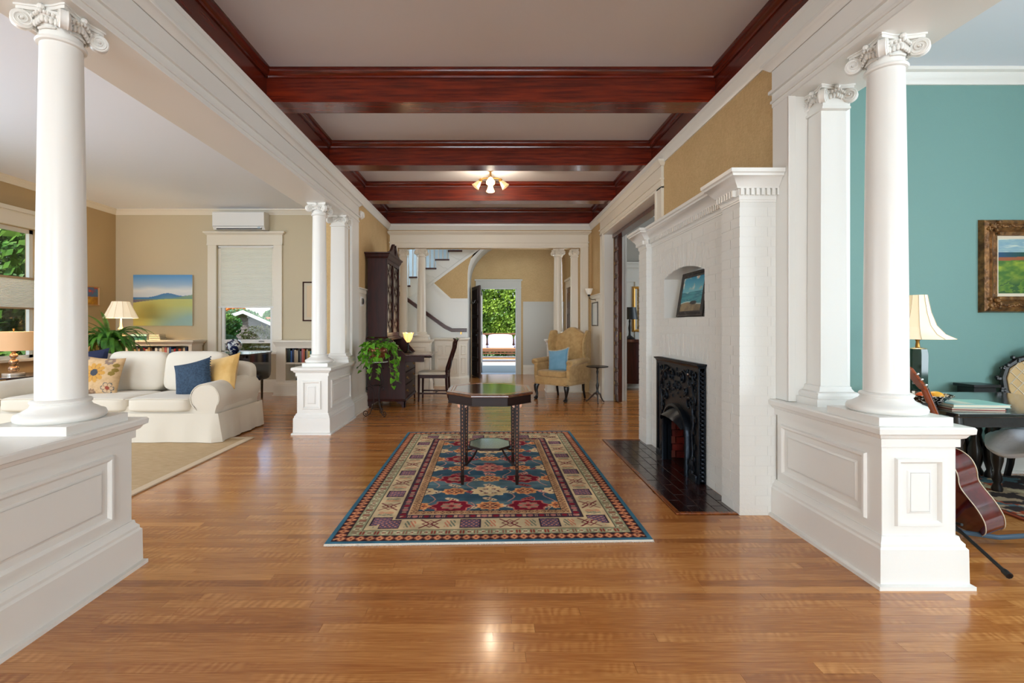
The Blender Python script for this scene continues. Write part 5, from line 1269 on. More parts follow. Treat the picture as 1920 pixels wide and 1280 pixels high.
for s in (-1,1):
    for i in range(60):
        t=-1+2*i/59; y=.20*t; x=s*.20*(1-.14*(1-t*t)); fm.tube([(x,y,0),(x+s*.014+rr_.uniform(-.004,.004),y+rr_.uniform(-.008,.008),rr_.uniform(-.012,.012))],[.005,.002],4)
        y2=s*.20*(1-.14*(1-t*t)) ; x2=.20*t
        if s>0: fm.tube([(x2,y2,0),(x2+rr_.uniform(-.008,.008),y2+.014,rr_.uniform(-.012,.012))],[.005,.002],4)
build('fringe',fm,FRINGE,bp_,kind='stuff')
# ---- tripod side table
tt=thing('tripod_table','small round dark tripod table beside the wing chair','side table',(1.755,7.78,0))
build('top',MB().lathe([(0,.575),(.165,.575),(.175,.580),(.178,.588),(.172,.592),(.165,.587),(0,.587)],(1.755,7.78,0),36),BLACK,tt)
build('column',MB().lathe([(.0,.12),(.024,.13),(.026,.17),(.014,.2),(.02,.24),(.026,.28),(.013,.33),(.011,.45),(.02,.5),(.012,.54),(.035,.575),(0,.576)],(1.755,7.78,0),18),BLACK,tt,smooth=True,auto=50)
for k in range(3):
    th=R(-100+120*k); d=Vector((math.cos(th),math.sin(th),0)); c=Vector((1.755,7.78,0))
    k_=.62 if abs(d.x)>.3 and d.x>0 else 1
    build('leg',MB().tube([c+Vector((0,0,.16)),c+d*.05+Vector((0,0,.145)),c+d*.11*k_+Vector((0,0,.085)),c+d*.165*k_+Vector((0,0,.03)),c+d*.205*k_+Vector((0,0,.012))],[.018,.016,.013,.011,.012],8),mat('grey_brown_leg',(70,58,54),.4,coat=.3) if k==0 else bpy.data.materials['grey_brown_leg'],tt,smooth=True)
# ---- wall things in the hall
sc_=thing('wall_sconce','brass wall sconce with a frosted glass bell shade behind the wing chair','sconce',(XR-.012,8.62,1.86))
build('backplate',MB().lathe([(0,0),(.04,.002),(.036,.012),(.012,.018),(0,.018)],n=18,M=Matrix.Translation((XR,8.62,1.72))@Matrix.Rotation(-PI/2,4,'Y')),BRASS,sc_)
build('arm',MB().tube([(XR-.01,8.62,1.72),(XR-.06,8.62,1.715),(XR-.115,8.62,1.73),(XR-.125,8.62,1.79)],.006,8).lathe([(0,0),(.022,.004),(.026,.02),(.012,.04),(0,.042)],(XR-.125,8.62,1.775),14),BLACKM,sc_,smooth=True)
build('glass_shade',MB().lathe([(.022,0),(.04,.02),(.052,.05),(.062,.085),(.070,.105),(.067,.106),(.05,.055),(.036,.022),(.02,.004)],(XR-.125,8.62,1.805),24,cap=False),SHADEW,sc_,smooth=True)
pr_=thing('framed_print','narrow framed mirror with pale surface on the right wall beyond the wing chair','picture',(XR-.015,8.62,1.45))
Fm=fr((XR-.0135,8.85,1.24),(0,-1,0),(0,0,1)); build('frame',MB().mold(rect(.02,.02,.43,.41),[(-.002,0),(0,.012),(.018,.016),(.02,0)],Fm,True),mat('dark_thin_frame',(70,62,52),.4),pr_); build('mirror_glass',MB().prism(rect(.015,.015,.435,.415),Fm,0,.006),mat('pale_print',(206,214,212),.15,coat=.6),pr_)
sm=thing('smoke_detector','round white smoke detector high on the left hall wall','smoke detector',(XL,7.05,2.87))
build('base',MB().lathe([(0,0),(.065,0),(.065,.016),(.056,.024),(.05,.04),(.03,.048),(0,.048)],n=28,M=Matrix.Translation((XL,7.05,2.87))@Matrix.Rotation(PI/2,4,'Y')),PLAST,sm,smooth=True,auto=30)
build('vent_ring',MB().lathe([(.038,.040),(.042,.052),(.02,.056),(0,.056)],n=20,M=Matrix.Translation((XL,7.05,2.87))@Matrix.Rotation(PI/2,4,'Y')),PLAST,sm)
th_=thing('thermostat','round black thermostat on a white plate on the left hall wall','thermostat',(XL+.012,7.06,1.6))
build('wall_plate',MB().box(XL+.0125,6.99,1.535,XL+.020,7.13,1.675),PLAST,th_,bevel=.003)
build('dial',MB().lathe([(0,0),(.042,0),(.042,.018),(.036,.024),(0,.026)],n=28,M=Matrix.Translation((XL+.020,7.06,1.605))@Matrix.Rotation(PI/2,4,'Y')),BLACKM,th_,smooth=True,auto=40)
build('dial_rim',MB().lathe([(.0425,.0),(.046,.0),(.046,.016),(.0425,.018)],n=28,cap=False,M=Matrix.Translation((XL+.020,7.06,1.605))@Matrix.Rotation(PI/2,4,'Y')),CHROME,th_)
# ---- pocket door
pdr=struct('door_3',MB().box(2.095,7.77,.01,2.155,8.55,2.75),POCKET,bevel=.002)
Fd=fr((2.095,0,0),(0,-1,0),(0,0,1))
for i in range(12): build('door_panel',panel(MB(),Fd,-7.985,.10+i*.22,-7.80,.28+i*.22,.02,.014,0).prism(rect(-7.96,.125+i*.22,-7.825,.255+i*.22),Fd,0,.012),POCKET,pdr)
build('edge_pull',MB().box(2.112,7.766,1.02,2.138,7.771,1.14),BRASS,pdr); build('lock_knob',MB().ell((2.085,7.83,1.08),(.012,.014,.02),8),BRASS,pdr)
# ---- dark door in the stair hall with coat hooks
dd=struct('door_4',MB(),DOORD)
bpy.data.objects.remove(dd)
a=Vector((-.435,12.05,0)); b=Vector((-.235,11.30,0)); dv=(b-a).normalized(); nn=Vector((-dv.y,dv.x,0))
# visible face looks toward camera-left of the door? normal pointing to -x,-y side
Fk=fr(tuple(a),tuple(dv),(0,0,1)); Ld=(b-a).length
dd=struct('door_4',MB().prism(rect(0,.01,Ld,2.20),Fk,-.04,0),DOORD,bevel=.002)
for i in range(6): build('door_panel',panel(MB(),Fk,.10,.12+i*.345,Ld-.10,.40+i*.345,.025,.012,0).prism(rect(.15,.17+i*.345,Ld-.15,.35+i*.345),Fk,0,.008),DOORD,dd)
build('knob',MB().ell(Fk@Vector((Ld-.05,1.02,.05)),.026,10).tube([Fk@Vector((Ld-.05,1.02,0)),Fk@Vector((Ld-.05,1.02,.05))],.01,8),BLACKM,dd,smooth=True)
for i in range(3):
    x=.18+i*.18; build('coat_hook',MB().tube([Fk@Vector((x,1.86,0)),Fk@Vector((x,1.86,.04)),Fk@Vector((x,1.80,.06)),Fk@Vector((x,1.78,.09)),Fk@Vector((x,1.82,.10))],.006,6),CHROME,dd,smooth=True)
# ---- dining room glimpse
cn=thing('console_cabinet','dark red bow-front mahogany cabinet in the room beyond the pocket doors','cabinet',(2.80,9.22,0))
pl=[(2.50,9.50)]+[(2.50+.60*i/10,9.28-.16*math.sin(PI*(.0+i/10))) for i in range(11)]+[(3.10,9.50)]
build('body',MB().prism(pl,Matrix(),.14,.93),MAHD,cn,auto=30); build('top',MB().prism([(x+(.02 if x>2.8 else -.02),y-(.02 if y<9.45 else 0)) for x,y in pl],Matrix(),.93,.985),POCKET,cn,auto=30,bevel=.004)
for i,x in enumerate((2.53,3.07)): build('foot',MB().lathe([(0,0),(.022,0),(.03,.03),(.018,.06),(.028,.14),(0,.14)],(x,9.27,0),12),MAHD,cn,smooth=True)
build('door',MB().grid(lambda u,v:(2.53+.27*u,9.278-.165*math.sin(PI*(.05+.45*u)),.2+.52*v),8,2),MAHD,cn,smooth=True)
build('door',MB().grid(lambda u,v:(2.80+.27*u,9.278-.165*math.sin(PI*(.5+.45*u)),.2+.52*v),8,2),MAHD,cn,smooth=True)
lb=thing('table_lamp','black table lamp with black drum shade on the cabinet beyond the pocket doors','lamp',(2.72,9.28,.986))
build('base',MB().lathe([(0,.986),(.10,.986),(.105,1.0),(.06,1.03),(.025,1.06),(.02,1.12),(.03,1.2),(.018,1.28),(.022,1.34),(.012,1.36),(.01,1.42),(0,1.42)],(2.72,9.28,0),20),BLACKM,lb,smooth=True,auto=50)
build('lamp_shade',MB().lathe([(.155,1.37),(.118,1.60),(.114,1.60),(.151,1.37)],(2.72,9.28,0),28,cap=False),BLACKM,lb,smooth=True)
mi=thing('gilt_mirror','tall gilt framed panel on the wall beyond the pocket doors','mirror',(3.05,9.57,1.55))
Fm=fr((2.86,9.584,1.12),(1,0,0),(0,0,1)); build('frame',MB().mold(rect(.05,.05,.37,.86),[(-.003,0),(0,.02),(.02,.03),(.045,.02),(.05,0)],Fm,True),mat('gilt',(196,148,70),.35,metal=.6,bump=.6,bs=60),mi); build('mirror_glass',MB().prism(rect(.04,.04,.38,.87),Fm,0,.01),mat('gold_screen',(190,160,96),.4,metal=.2,col2=(120,96,60),vs=6,stretch=(1,1,4)),mi)
for i in range(3): build('gilt_stile',MB().prism(rect(.12+i*.09,.05,.13+i*.09,.86),Fm,.01,.016),GOLD,mi)
# ================================================================== LIVING ROOM
jr=thing('sisal_rug','natural woven sisal rug with pale binding running under the cream sofa','rug',(-4.3,4.2,0))
build('weave',MB().box(-6.2,2.9,.001,-2.68,5.27,.011),SISAL,jr)
build('binding',MB().box(-2.68,2.83,.001,-2.61,5.34,.013).box(-6.27,5.27,.001,-2.68,5.34,.013).box(-6.27,2.83,.001,-2.68,2.90,.013),SISALE,jr,bevel=.002)
# ---- sofa
sf=thing('sofa','large cream slipcovered sofa with rolled arms behind the left columns','sofa',(-4.15,5.6,.012))
Y0,Y1=5.10,6.05
def skirt(par):
    m=MB()
    per=[(-5.5,Y0),(-2.88,Y0),(-2.86,Y1),(-5.52,Y1)]
    # pleated skirt ring
    pts=[];
    for i in range(4):
        a=Vector(per[i]);b=Vector(per[(i+1)%4]); n=60 if i%2==0 else 24
        for k in range(n): pts.append((a+(b-a)*k/n,(b-a).normalized(),k/n,i))
    N=len(pts)
    def fn(u,v):
        p,d,t,i=pts[int(round(u*N))%N]; nn=Vector((d.y,-d.x)); wob=.010*math.sin(t*21+i)+.006*math.sin(t*53)
        flare=.0+ (1-v)*(.030+wob)
        cr=.04*math.exp(-(min(t,1-t)/.03)**2)*(1-v)
        q=p+nn*(flare+cr*.3); return (q.x,q.y,.015+.30*v)
    m.grid(lambda u,v:fn(u,v),N,6,wrapu=True); return m
build('skirt',skirt(sf),SLIP,sf,smooth=True)
build('base',MB().sbox((-4.19,5.56,.30),(1.30,.44,.10),10,10),SLIP,sf,smooth=True)
for k in range(3):
    x1=-3.175-.68*k; 
    build('seat_cushion',MB().sbox((x1-.34,5.40,.405),(.343,.335,.078),7,16,fn=lambda p:[p[0],p[1],p[2]*(1+.10*(1-p[0]**2)*(1-p[1]**2))]),SLIP,sf,smooth=True)
    wav=MB().tube([(x1-.67,5.075,.468),(x1-.34,5.068,.474),(x1-.01,5.075,.468)],.0045,5); build('piping',wav,SLIP,sf)
bx=[(-3.52,.355,.0),(-4.21,.345,0),(-4.87,.33,-.015)]
for cx_,hw,dz in bx:
    m=MB().sbox((0,0,0),(hw,.115,.235),5.5,16,fn=lambda p:[p[0],p[1]*(1+.25*(1-p[0]**2)*(1-p[2]**2)),p[2]+.03*p[0]**2*p[2]])
    m.xf(Matrix.Translation((cx_,5.80,.70+dz))@Matrix.Rotation(R(-10),4,'X')); build('back_cushion',m,SLIP,sf,smooth=True)
build('back_frame',MB().sbox((-4.19,5.97,.55),(1.27,.10,.27),8,14),SLIP,sf,smooth=True)
for s,xc in ((1,-3.03),(-1,-5.36)):
    m=MB()
    # arm cross-section (x,z) swept in y
    sec=[]
    for i in range(24):
        a=-PI*.15+ (i/23)*PI*1.45
        sec.append((s*(.155*math.cos(a))*1.0+s*.01,.475+.155*math.sin(a)))
    low=[(-s*.105,.30),(-s*.105,.16)]; sec=[(s*.13,.16),(s*.125,.32)]+sec+[(-s*.12,.40),(-s*.12,.16)]
    n=len(sec); ys=[Y0+.0,Y0+.02,Y0+.2,Y0+.45,Y0+.70,Y0+.88,Y0+.92]; sc_=[.93,1,1.0,1.0,1.01,1.03,.97]
    for j,(yy,k_) in enumerate(zip(ys,sc_)):
        rise=.0+.02*j/6
        for x,z in sec: m.v.append((xc+x*k_,yy,.475+(z-.475)*k_+rise))
    for j in range(len(ys)-1):
        for i in range(n): q=(i+1)%n; m.f.append((j*n+i,j*n+q,(j+1)*n+q,(j+1)*n+i))
    m.f.append(tuple(range(n))); m.f.append(tuple((len(ys)-1)*n+i for i in range(n))[::-1])
    build('arm',m,SLIP,sf,auto=40)
    pp=[(xc+x*.99,Y0-.002,.475+(z-.475)*.99) for x,z in sec[2:-1]]; build('arm_piping',MB().tube(pp,.005,5),SLIP,sf)
# pillows on the sofa
def pillow_at(label,px_,pz,y,a,b,t,rot,m,pinch=.1):
    return throw(label,(px_,y,pz),a,b,t,*rot,m,pinch)
dp=throw('denim blue square pillow with button edge leaning on the sofa cushion',(-3.33,5.40,.655),.205,.205,.075,R(72),R(0),R(6),DENIM,.08); dp.rotation_euler=(R(70),R(-14),R(4))
bm=MB()
for i in range(15): t=-1+2*i/14; bm.ell((.205*(1-.08*(1-t*t))+.004,.205*t,0),.0085,6)
build('button_edge',bm,DENIM,dp,smooth=True)
mp_=throw('mustard velvet square pillow between the blue pillow and the right sofa arm',(-3.10,5.55,.69),.235,.225,.085,R(70),0,0,MUST,.10); mp_.rotation_euler=(R(66),R(-12),R(-14))
nv=throw('navy blue pillow at the back of the sofa above the floral pillow',(-4.74,5.70,.78),.21,.19,.075,R(76),0,0,NAVY,.10); nv.rotation_euler=(R(74),R(-6),R(3))
# floral pillow: front face carries the woven print
fp=thing('throw_pillow','beige pillow with yellow flower pattern beside the large column','pillow',(0,0,0))
def floral(n):
    U,V=grid_uv(n,n); x=U*2-1;y=V*2-1; im=np.zeros((n,n,3))+C(212,178,134)
    im=mix(im,C(196,160,116),(fbm(n,n,4,20,2)-.4)*2)
    def flower(cx_,cy_,r0,npet,cp,cc_,ring=None):
        nonlocal im
        dx=x-cx_;dy=y-cy_; r=np.sqrt(dx*dx+dy*dy)/r0; a=np.arctan2(dy,dx); pet=np.abs(np.cos(npet*a/2))**.5
        m=(r<(.55+.45*pet)); im=np.where(m[...,None],cp,im); im=np.where((m&(np.abs(np.sin(npet*a/2))>.97)&(r>.35))[...,None],C(160,110,60),im)
        if ring is not None: im=np.where(((r<(.58+.47*pet))&(r>(.48+.42*pet)))[...,None],ring,im)
        im=np.where((r<.34)[...,None],cc_,im)
    flower(-.12,.12,.52,10,C(204,152,68),C(60,66,76)); flower(.42,.80,.26,8,C(140,120,108),C(180,160,130)); flower(.62,-.62,.30,6,C(206,176,140),C(150,70,50),C(70,82,92)); flower(-.9,.85,.3,8,C(130,118,112),C(90,90,96)); flower(-.1,-.9,.2,7,C(140,112,90),C(170,140,110)); flower(-.85,-.5,.28,6,C(150,110,80),C(110,80,70))
    for cx_,cy_ in ((.80,.30),(.78,.55),(.68,.12)):
        m=((x-cx_)/.16)**2+((y-cy_)/.11)**2<1; im=np.where(m[...,None],C(140,116,48),im)
    return im
n=70; img=floral(n)
for sg in (1,-1):
    me=bpy.data.meshes.new('face'); 
    vs=[];
    for i in range(n):
        for j in range(n):
            x=2*i/(n-1)-1;y=2*j/(n-1)-1; pn=.10; X=.225*x*(1-pn*(1-y*y)*x*x);Y=.225*y*(1-pn*(1-x*x)*y*y); vs.append((X,Y,sg*.08*(max(0,(1-x*x)*(1-y*y)))**.42))
    fs=[(i*n+j,(i+1)*n+j,(i+1)*n+j+1,i*n+j+1) for i in range(n-1) for j in range(n-1)]
    me.from_pydata(vs,[],fs); a=me.color_attributes.new('paint','FLOAT_COLOR','POINT'); c=np.where(img<=.04045,img/12.92,((img+.055)/1.055)**2.4).reshape(-1,3)
    a.data.foreach_set('color',np.concatenate([c,np.ones((n*n,1))],1).astype(np.float32).ravel()); me.materials.append(PILW); me.polygons.foreach_set('use_smooth',[True]*len(fs))
    o=bpy.data.objects.new('cover',me); COL.objects.link(o); o.parent=fp
fp.location=(-4.42,5.46,.675); fp.rotation_euler=(R(74),R(4),R(5))
# ---- fern on a stand behind the sofa
fx,fy=-5.70,7.2
fs_=thing('fern_stand','dark round plant stand carrying the fern behind the sofa','plant stand',(fx,fy,0))
build('top',MB().lathe([(0,.80),(.18,.80),(.19,.81),(.18,.825),(0,.825)],(fx,fy,0),24),MAHD,fs_); build('column',MB().lathe([(.03,.05),(.02,.2),(.035,.35),(.02,.5),(.03,.8)],(fx,fy,0),14),MAHD,fs_,smooth=True)
for k in range(3):
    th=R(90+120*k); d=Vector((math.cos(th),math.sin(th),0)); c=Vector((fx,fy,0)); build('leg',MB().tube([c+Vector((0,0,.12)),c+d*.12+Vector((0,0,.07)),c+d*.2+Vector((0,0,.015))],.016,6),MAHD,fs_)
fe=thing('potted_fern','large arching green Boston fern in a dark pot behind the sofa','plant',(fx,fy,.8255))
build('pot',MB().lathe([(0,.826),(.10,.826),(.14,1.0),(.15,1.005),(.15,1.025),(.13,1.025),(.12,1.0),(0,.99)],(fx,fy,0),20),TERRA,fe,smooth=True,auto=40)
rf=random.Random(21)
def frond(L,bend,seedv,par,loc,th,tilt):
    m=MB(); n=20; pts=[]
    d=Vector((math.cos(th),math.sin(th),0)); sd_=Vector((-d.y,d.x,0))
    p=Vector(loc); el=tilt
    for i in range(n+1):
        pts.append(p.copy()); p=p+(d*math.cos(el)+Vector((0,0,1))*math.sin(el))*(L/n); el-=bend/n*(1+.6*i/n)
    m.tube(pts,[.003*(1-.7*i/n) for i in range(n+1)],4)
    for i in range(2,n):
        t=i/n; w=.040*math.sin(PI*min(1,t*1.05+.08))**.6; tg=(pts[i+1]-pts[i]).normalized(); up=sd_.cross(tg)
        for h in (0,.5):
            base=pts[i]+(pts[i+1]-pts[i])*h
            for s in (-1,1):
                tip=base+sd_*s*w+tg*.012-Vector((0,0,.010)); e=tg*.0065
                m.add([base-e,base+e,base+sd_*s*w*.6+e*.9+tg*.006,tip,base+sd_*s*w*.6-e*.9+tg*.006],[(0,1,2,3,4)])
    build('frond',m,FERN,par,auto=None)
for i in range(100):
    th=rf.uniform(0,2*PI); ti=rf.choice([.3,.7,1.0,1.25]); frond(rf.uniform(.42,.72),rf.uniform(1.6,2.9),i,fe,(fx+.06*math.cos(th),fy+.06*math.sin(th),1.0),th,ti)
for th,L,b,ti in ((-.1,.85,1.9,.85),(.15,.80,1.5,.9),(-.35,.78,2.2,.9),(-1.7,.6,1.0,1.35),(-2.2,.55,1.2,1.3),(-1.2,.62,.9,1.4)): frond(L,b,0,fe,(fx,fy,1.01),th,ti)
# ---- corner table + pleated lamp
lx,ly=-6.25,8.15
ct=thing('corner_table','small dark corner table under the pleated lamp behind the fern','side table',(lx,ly,0))
build('top',MB().box(lx-.28,ly-.28,.70,lx+.28,ly+.28,.725),MAHD,ct,bevel=.004); build('shelf',MB().box(lx-.24,ly-.24,.25,lx+.24,ly+.24,.27),MAHD,ct)
for a in (-1,1):
    for b in (-1,1): build('leg',MB().box(lx+a*.25-.015,ly+b*.25-.015,0,lx+a*.25+.015,ly+b*.25+.015,.70),MAHD,ct)
l2=thing('pleated_lamp','lit table lamp with a white panelled empire shade in the living room corner','lamp',(lx,ly,.7255))
build('base',MB().lathe([(0,.7255),(.08,.7255),(.08,.745),(.03,.77),(.05,.83),(.085,.92),(.09,1.0),(.06,1.10),(.03,1.15),(.045,1.19),(.02,1.23),(.012,1.38),(0,1.38)],(lx,ly,0),20),mat('cut_glass_lamp',(230,210,170),.1,coat=1),l2,smooth=True,auto=50)
n=12; build('lamp_shade',MB().lathe([(.245,1.375),(.19,1.50),(.145,1.60),(.125,1.655),(.122,1.655),(.186,1.50),(.241,1.375)],(lx,ly,0),n,PI/n,cap=False),SHADEC,l2,auto=20)
m=MB()
for k in range(n):
    a=PI/n+2*PI*k/n; m.tube([(lx+r*math.cos(a),ly+r*math.sin(a),z) for r,z in ((.247,1.373),(.192,1.50),(.147,1.60),(.127,1.657))],.0025,4)
build('shade_rib',m,CREAMS,l2)
point('pleated_lamp_bulb',(lx,ly,1.50),16,(1,.72,.42),.05)
# ---- glass bead lamp and round table at far left
rx,ry=-6.22,6.28
rt=thing('round_side_table','round dark glass-topped side table at the left end of the sofa','side table',(rx,ry,0))
build('top',MB().lathe([(0,.578),(.40,.578),(.41,.588),(.405,.60),(0,.60)],(rx,ry,0),40),mat('dark_gloss_table',(34,20,16),.08,coat=1),rt,auto=30)
build('pedestal',MB().lathe([(.0,0),(.22,0),(.22,.02),(.05,.05),(.04,.3),(.07,.54),(.10,.578)],(rx,ry,0),20),MAHD,rt,smooth=True,auto=50)
gl=thing('bead_lamp','table lamp with stacked amber glass spheres and a linen drum shade, far left','lamp',(rx,ry,.6005))
build('base',MB().lathe([(0,.6005),(.115,.6005),(.115,.632),(0,.632)],(rx,ry,0),24),mat('clear_glass_foot',(210,200,184),.08,coat=1),gl,bevel=.003)
z=.64
for r in (.058,.052,.044,.036,.028): build('glass_sphere',MB().ell((rx,ry,z+r*.75),(r,r,r*.78),18),CRYST,gl,smooth=True); z+=r*1.56+.006; build('spacer',MB().lathe([(0,z-.006),(r*.5,z-.006),(r*.5,z+.001),(0,z+.001)],(rx,ry,0),12),BRASS,gl)
build('rod',MB().lathe([(0,z-.005),(.006,z-.005),(.006,1.19),(.014,1.195),(.014,1.21),(0,1.215)],(rx,ry,0),10),BRASS,gl)
build('lamp_shade',MB().lathe([(.235,.925),(.225,1.17),(.222,1.17),(.232,.925)],(rx,ry,0),36,cap=False),SHADEL,gl,smooth=True)
point('bead_lamp_bulb',(rx,ry,1.05),8,(1,.74,.45),.05)
# ---- paintings
def hills():
    nx,ny=140,120; U,V=grid_uv(nx,ny); n=fbm(nx,ny,31,3,3,1,2.5)
    im=mix(C(222,226,228),C(86,154,216),(V-.66)/.34); im=mix(im,C(240,240,236),np.clip(1-np.abs(V-.68+.10*(n-.5)-.03*U)/.09,0,1)*.85)
    hb_=.555+.085*np.exp(-((U-.58)/.20)**2)+.045*np.exp(-((U-1.0)/.16)**2)
    im=np.where((V<hb_)[...,None],mix(C(60,124,184),C(120,160,180),(hb_-V)*7+.3*U),im)
    h2=.52+.10*np.clip((U-.62)*1.8,0,1)+.02*U; im=np.where((V<h2)[...,None],mix(C(100,150,140),C(150,172,140),n*1.2),im)
    h3=.44+.085*np.sin(np.clip(U*2.1+.15,0,1.7)); im=np.where(((V<.52-.02*U)&(U<.45))[...,None],mix(C(120,110,130),C(150,150,120),U*2+V-.4),im)
    fld=mix(C(226,208,110),C(196,208,130),U*.9+.4*(n-.5)); fld=mix(fld,C(150,192,200),np.clip((.40-V)*2.6*(U-.15)*1.8,0,.85)); fld=mix(fld,C(232,196,96),np.clip((.32-U)*2*(.6-V),0,.5))
    return np.where((V<h3)[...,None],fld,im)
def wallpic(label,F,W,H,img,nx,ny,fw,fm_,depth=.03,matw=0,prof=None,cat='painting',name='painting'):
    t=thing(name,label,cat,tuple(F@Vector((W/2,H/2,0))))
    if fw: build('frame',MB().mold(rect(fw,fw,W-fw,H-fw),prof or [(-.002,0),(0,depth*.6),(fw*.5,depth),(fw,depth*.8),(fw,0)],F,True),fm_,t)
    if matw: build('mat_board',MB().mold(rect(fw+matw,fw+matw,W-fw-matw,H-fw-matw),[(0,0),(0,.012),(matw,.014),(matw,0)],F,True),CREAMS if matw<.2 else WHITE,t)
    k=fw+matw
    painted('canvas',W-2*k,H-2*k,nx,ny,img,F@Matrix.Translation((k,k,.008 if (fw or matw) else depth)),PAINT,t)
    if not fw: build('canvas_edge',MB().prism(rect(0,0,W,H),F,0,depth-.0008),CREAMS,t)
    return t
wallpic('large unframed landscape painting of yellow field and blue hills on the back wall',fr((-6.64,9.0,1.245),(1,0,0),(0,0,1)),1.105,.95,hills(),140,120,0,None,.045)
def abstract():
    U,V=grid_uv(50,50); n=fbm(50,50,9,4,4); im=mix(C(70,130,160),C(120,90,130),(n-.35)*3); im=mix(im,C(210,80,50),(n-.6)*6); return np.where((V<.45+.1*(n-.5))[...,None],mix(C(220,160,40),C(170,110,30),(n-.3)*2),im)
wallpic('small orange and blue abstract picture on the left wall beside the lamp',fr((-7.0,8.24,1.60),(0,1,0),(0,0,1)),.36,.34,abstract(),50,50,.02,mat('thin_gold_frame',(196,150,96),.5),.03)
def sketch():
    U,V=grid_uv(60,90); n=fbm(60,90,13,6,3); im=np.zeros((60,90,3))+C(222,196,160); im=mix(im,C(40,46,40),((U>.75)&(V<.36)&(n>.45))*1.); im=mix(im,C(200,120,90),((U>.7)&(V>.5)&(V<.6)&(n>.5))*.7); return im
wallpic('dark framed print with a wide pale mat partly behind the mid left column',fr((-3.49,9.0,1.33),(1,0,0),(0,0,1)),.49,.74,sketch(),60,90,.025,mat('dark_walnut_frame',(58,26,20),.3),.025,.05)
# ---- air conditioner
ac=thing('air_conditioner','white wall mounted air conditioner above the back window','air conditioner',(-4.6,8.9,3.01))
build('body',MB().prism([(0,.03),(.06,0),(.17,0),(.21,.06),(.215,.31),(.20,.325),(0,.325)],Matrix(((0,0,1,-5.07),(-1,0,0,8.999),(0,1,0,3.01),(0,0,0,1))),0,.95),PLAST,ac,auto=30,bevel=.006)
build('air_outlet',MB().prism(rect(-5.0,3.013,-4.17,3.05),fr((0,8.80,0),(1,0,0),(0,0,1)),-.01,.0),DARKP,ac); build('louvre',MB().prism(rect(-5.0,3.03,-4.17,3.055),fr((0,8.795,0),(1,0,0),(0,0,1)),-.003,.003),PLAST,ac,bevel=.001)
build('front_seam',MB().prism(rect(-5.06,3.068,-4.13,3.071),fr((0,8.785,0),(1,0,0),(0,0,1)),-.003,.0008),DARKP,ac); build('display_label',MB().prism(rect(-4.24,3.025,-4.19,3.06),fr((0,8.79,0),(1,0,0),(0,0,1)),-.003,.0015),mat('pale_label',(190,205,215),.5),ac)
# ---- low bookcase left of the window
lb_=thing('low_bookcase','low white bookcase with moulded top under the landscape painting','bookcase',(-5.95,8.8,0))
b0,b1,bf,bb_,bt=-6.55,-5.34,8.62,8.95,.985
build('case',MB().box(b0,bf,.0,b0+.06,bb_,bt-.06).box(b1-.06,bf,0,b1,bb_,bt-.06).box(b0+.06,bb_-.015,.0,b1-.06,bb_,bt-.06).box(b0+.06,bf,bt-.09,b1-.06,bb_-.015,bt-.06).box(b0+.06,bf+.01,0,b1-.06,bb_-.015,.12),WHITEW,lb_,bevel=.002)
build('top',MB().mold(rect(b0,bf,b1,bb_),[(-.02,bt-.10),(.008,bt-.10),(.010,bt-.07),(.03,bt-.055),(.05,bt-.03),(.055,bt-.025),(.055,bt),(-.02,bt)],None,True).box(b0,bf,bt-.012,b1,bb_,bt+.0005),WHITEW,lb_)
build('shelf',MB().box(b0+.06,bf+.01,.64,b1-.06,bb_-.015,.66),WHITEW,lb_); build('shelf',MB().box(b0+.06,bf+.01,.36,b1-.06,bb_-.015,.38),WHITEW,lb_)
BM={}
def bmat(c):
    if c not in BM: BM[c]=mat('book_cover',c,.5)
    return BM[c]
def book(label,x,y,z,w,d,h,c,group,rot=0):
    """upright book, spine to -y at y; x = left side"""
    t=thing('book',label,'book',(x,y,z),group)
    build('cover',MB().box(x,y,z,x+.0025,y+d,z+h).box(x+w-.0025,y,z,x+w,y+d,z+h).box(x,y,z,x+w,y+.0025,z+h),bmat(c),t,auto=None)
    build('pages',MB().box(x+.0025,y+.003,z+.004,x+w-.0025,y+d-.005,z+h-.004),PAGES,t,auto=None); return t
CN={'tan':(196,160,110),'grey':(120,120,124),'dark red':(150,26,34),'brown':(96,62,40),'cream':(216,200,170),'black':(34,32,34),'white':(226,226,224),'pink':(200,110,110),'blue':(56,96,156),'red':(196,40,34),'navy':(30,38,70),'orange':(206,110,60),'teal':(60,130,140),'pale blue':(150,190,200),'magenta':(186,44,92),'yellow':(224,196,110),'beige':(200,180,150),'dark green':(28,50,40),'olive':(120,110,70)}
seq=['grey','brown','tan','grey','tan','black','dark red','cream','tan','brown','black','white','grey','white','beige','pink','white','blue','grey','red','black','orange','brown','cream','navy']
x=b0+.075; rb2=random.Random(3)
for i,cn_ in enumerate(seq):
    w=rb2.uniform(.030,.048); h=rb2.uniform(.16,.205)
    if x+w>b1-.07: break
    book(f'{cn_} book, {ORD[i]} from the left on the low bookcase behind the sofa',x,bf+.03,.6605,w,.15,h,CN[cn_],'books in the low bookcase'); x+=w+.0015
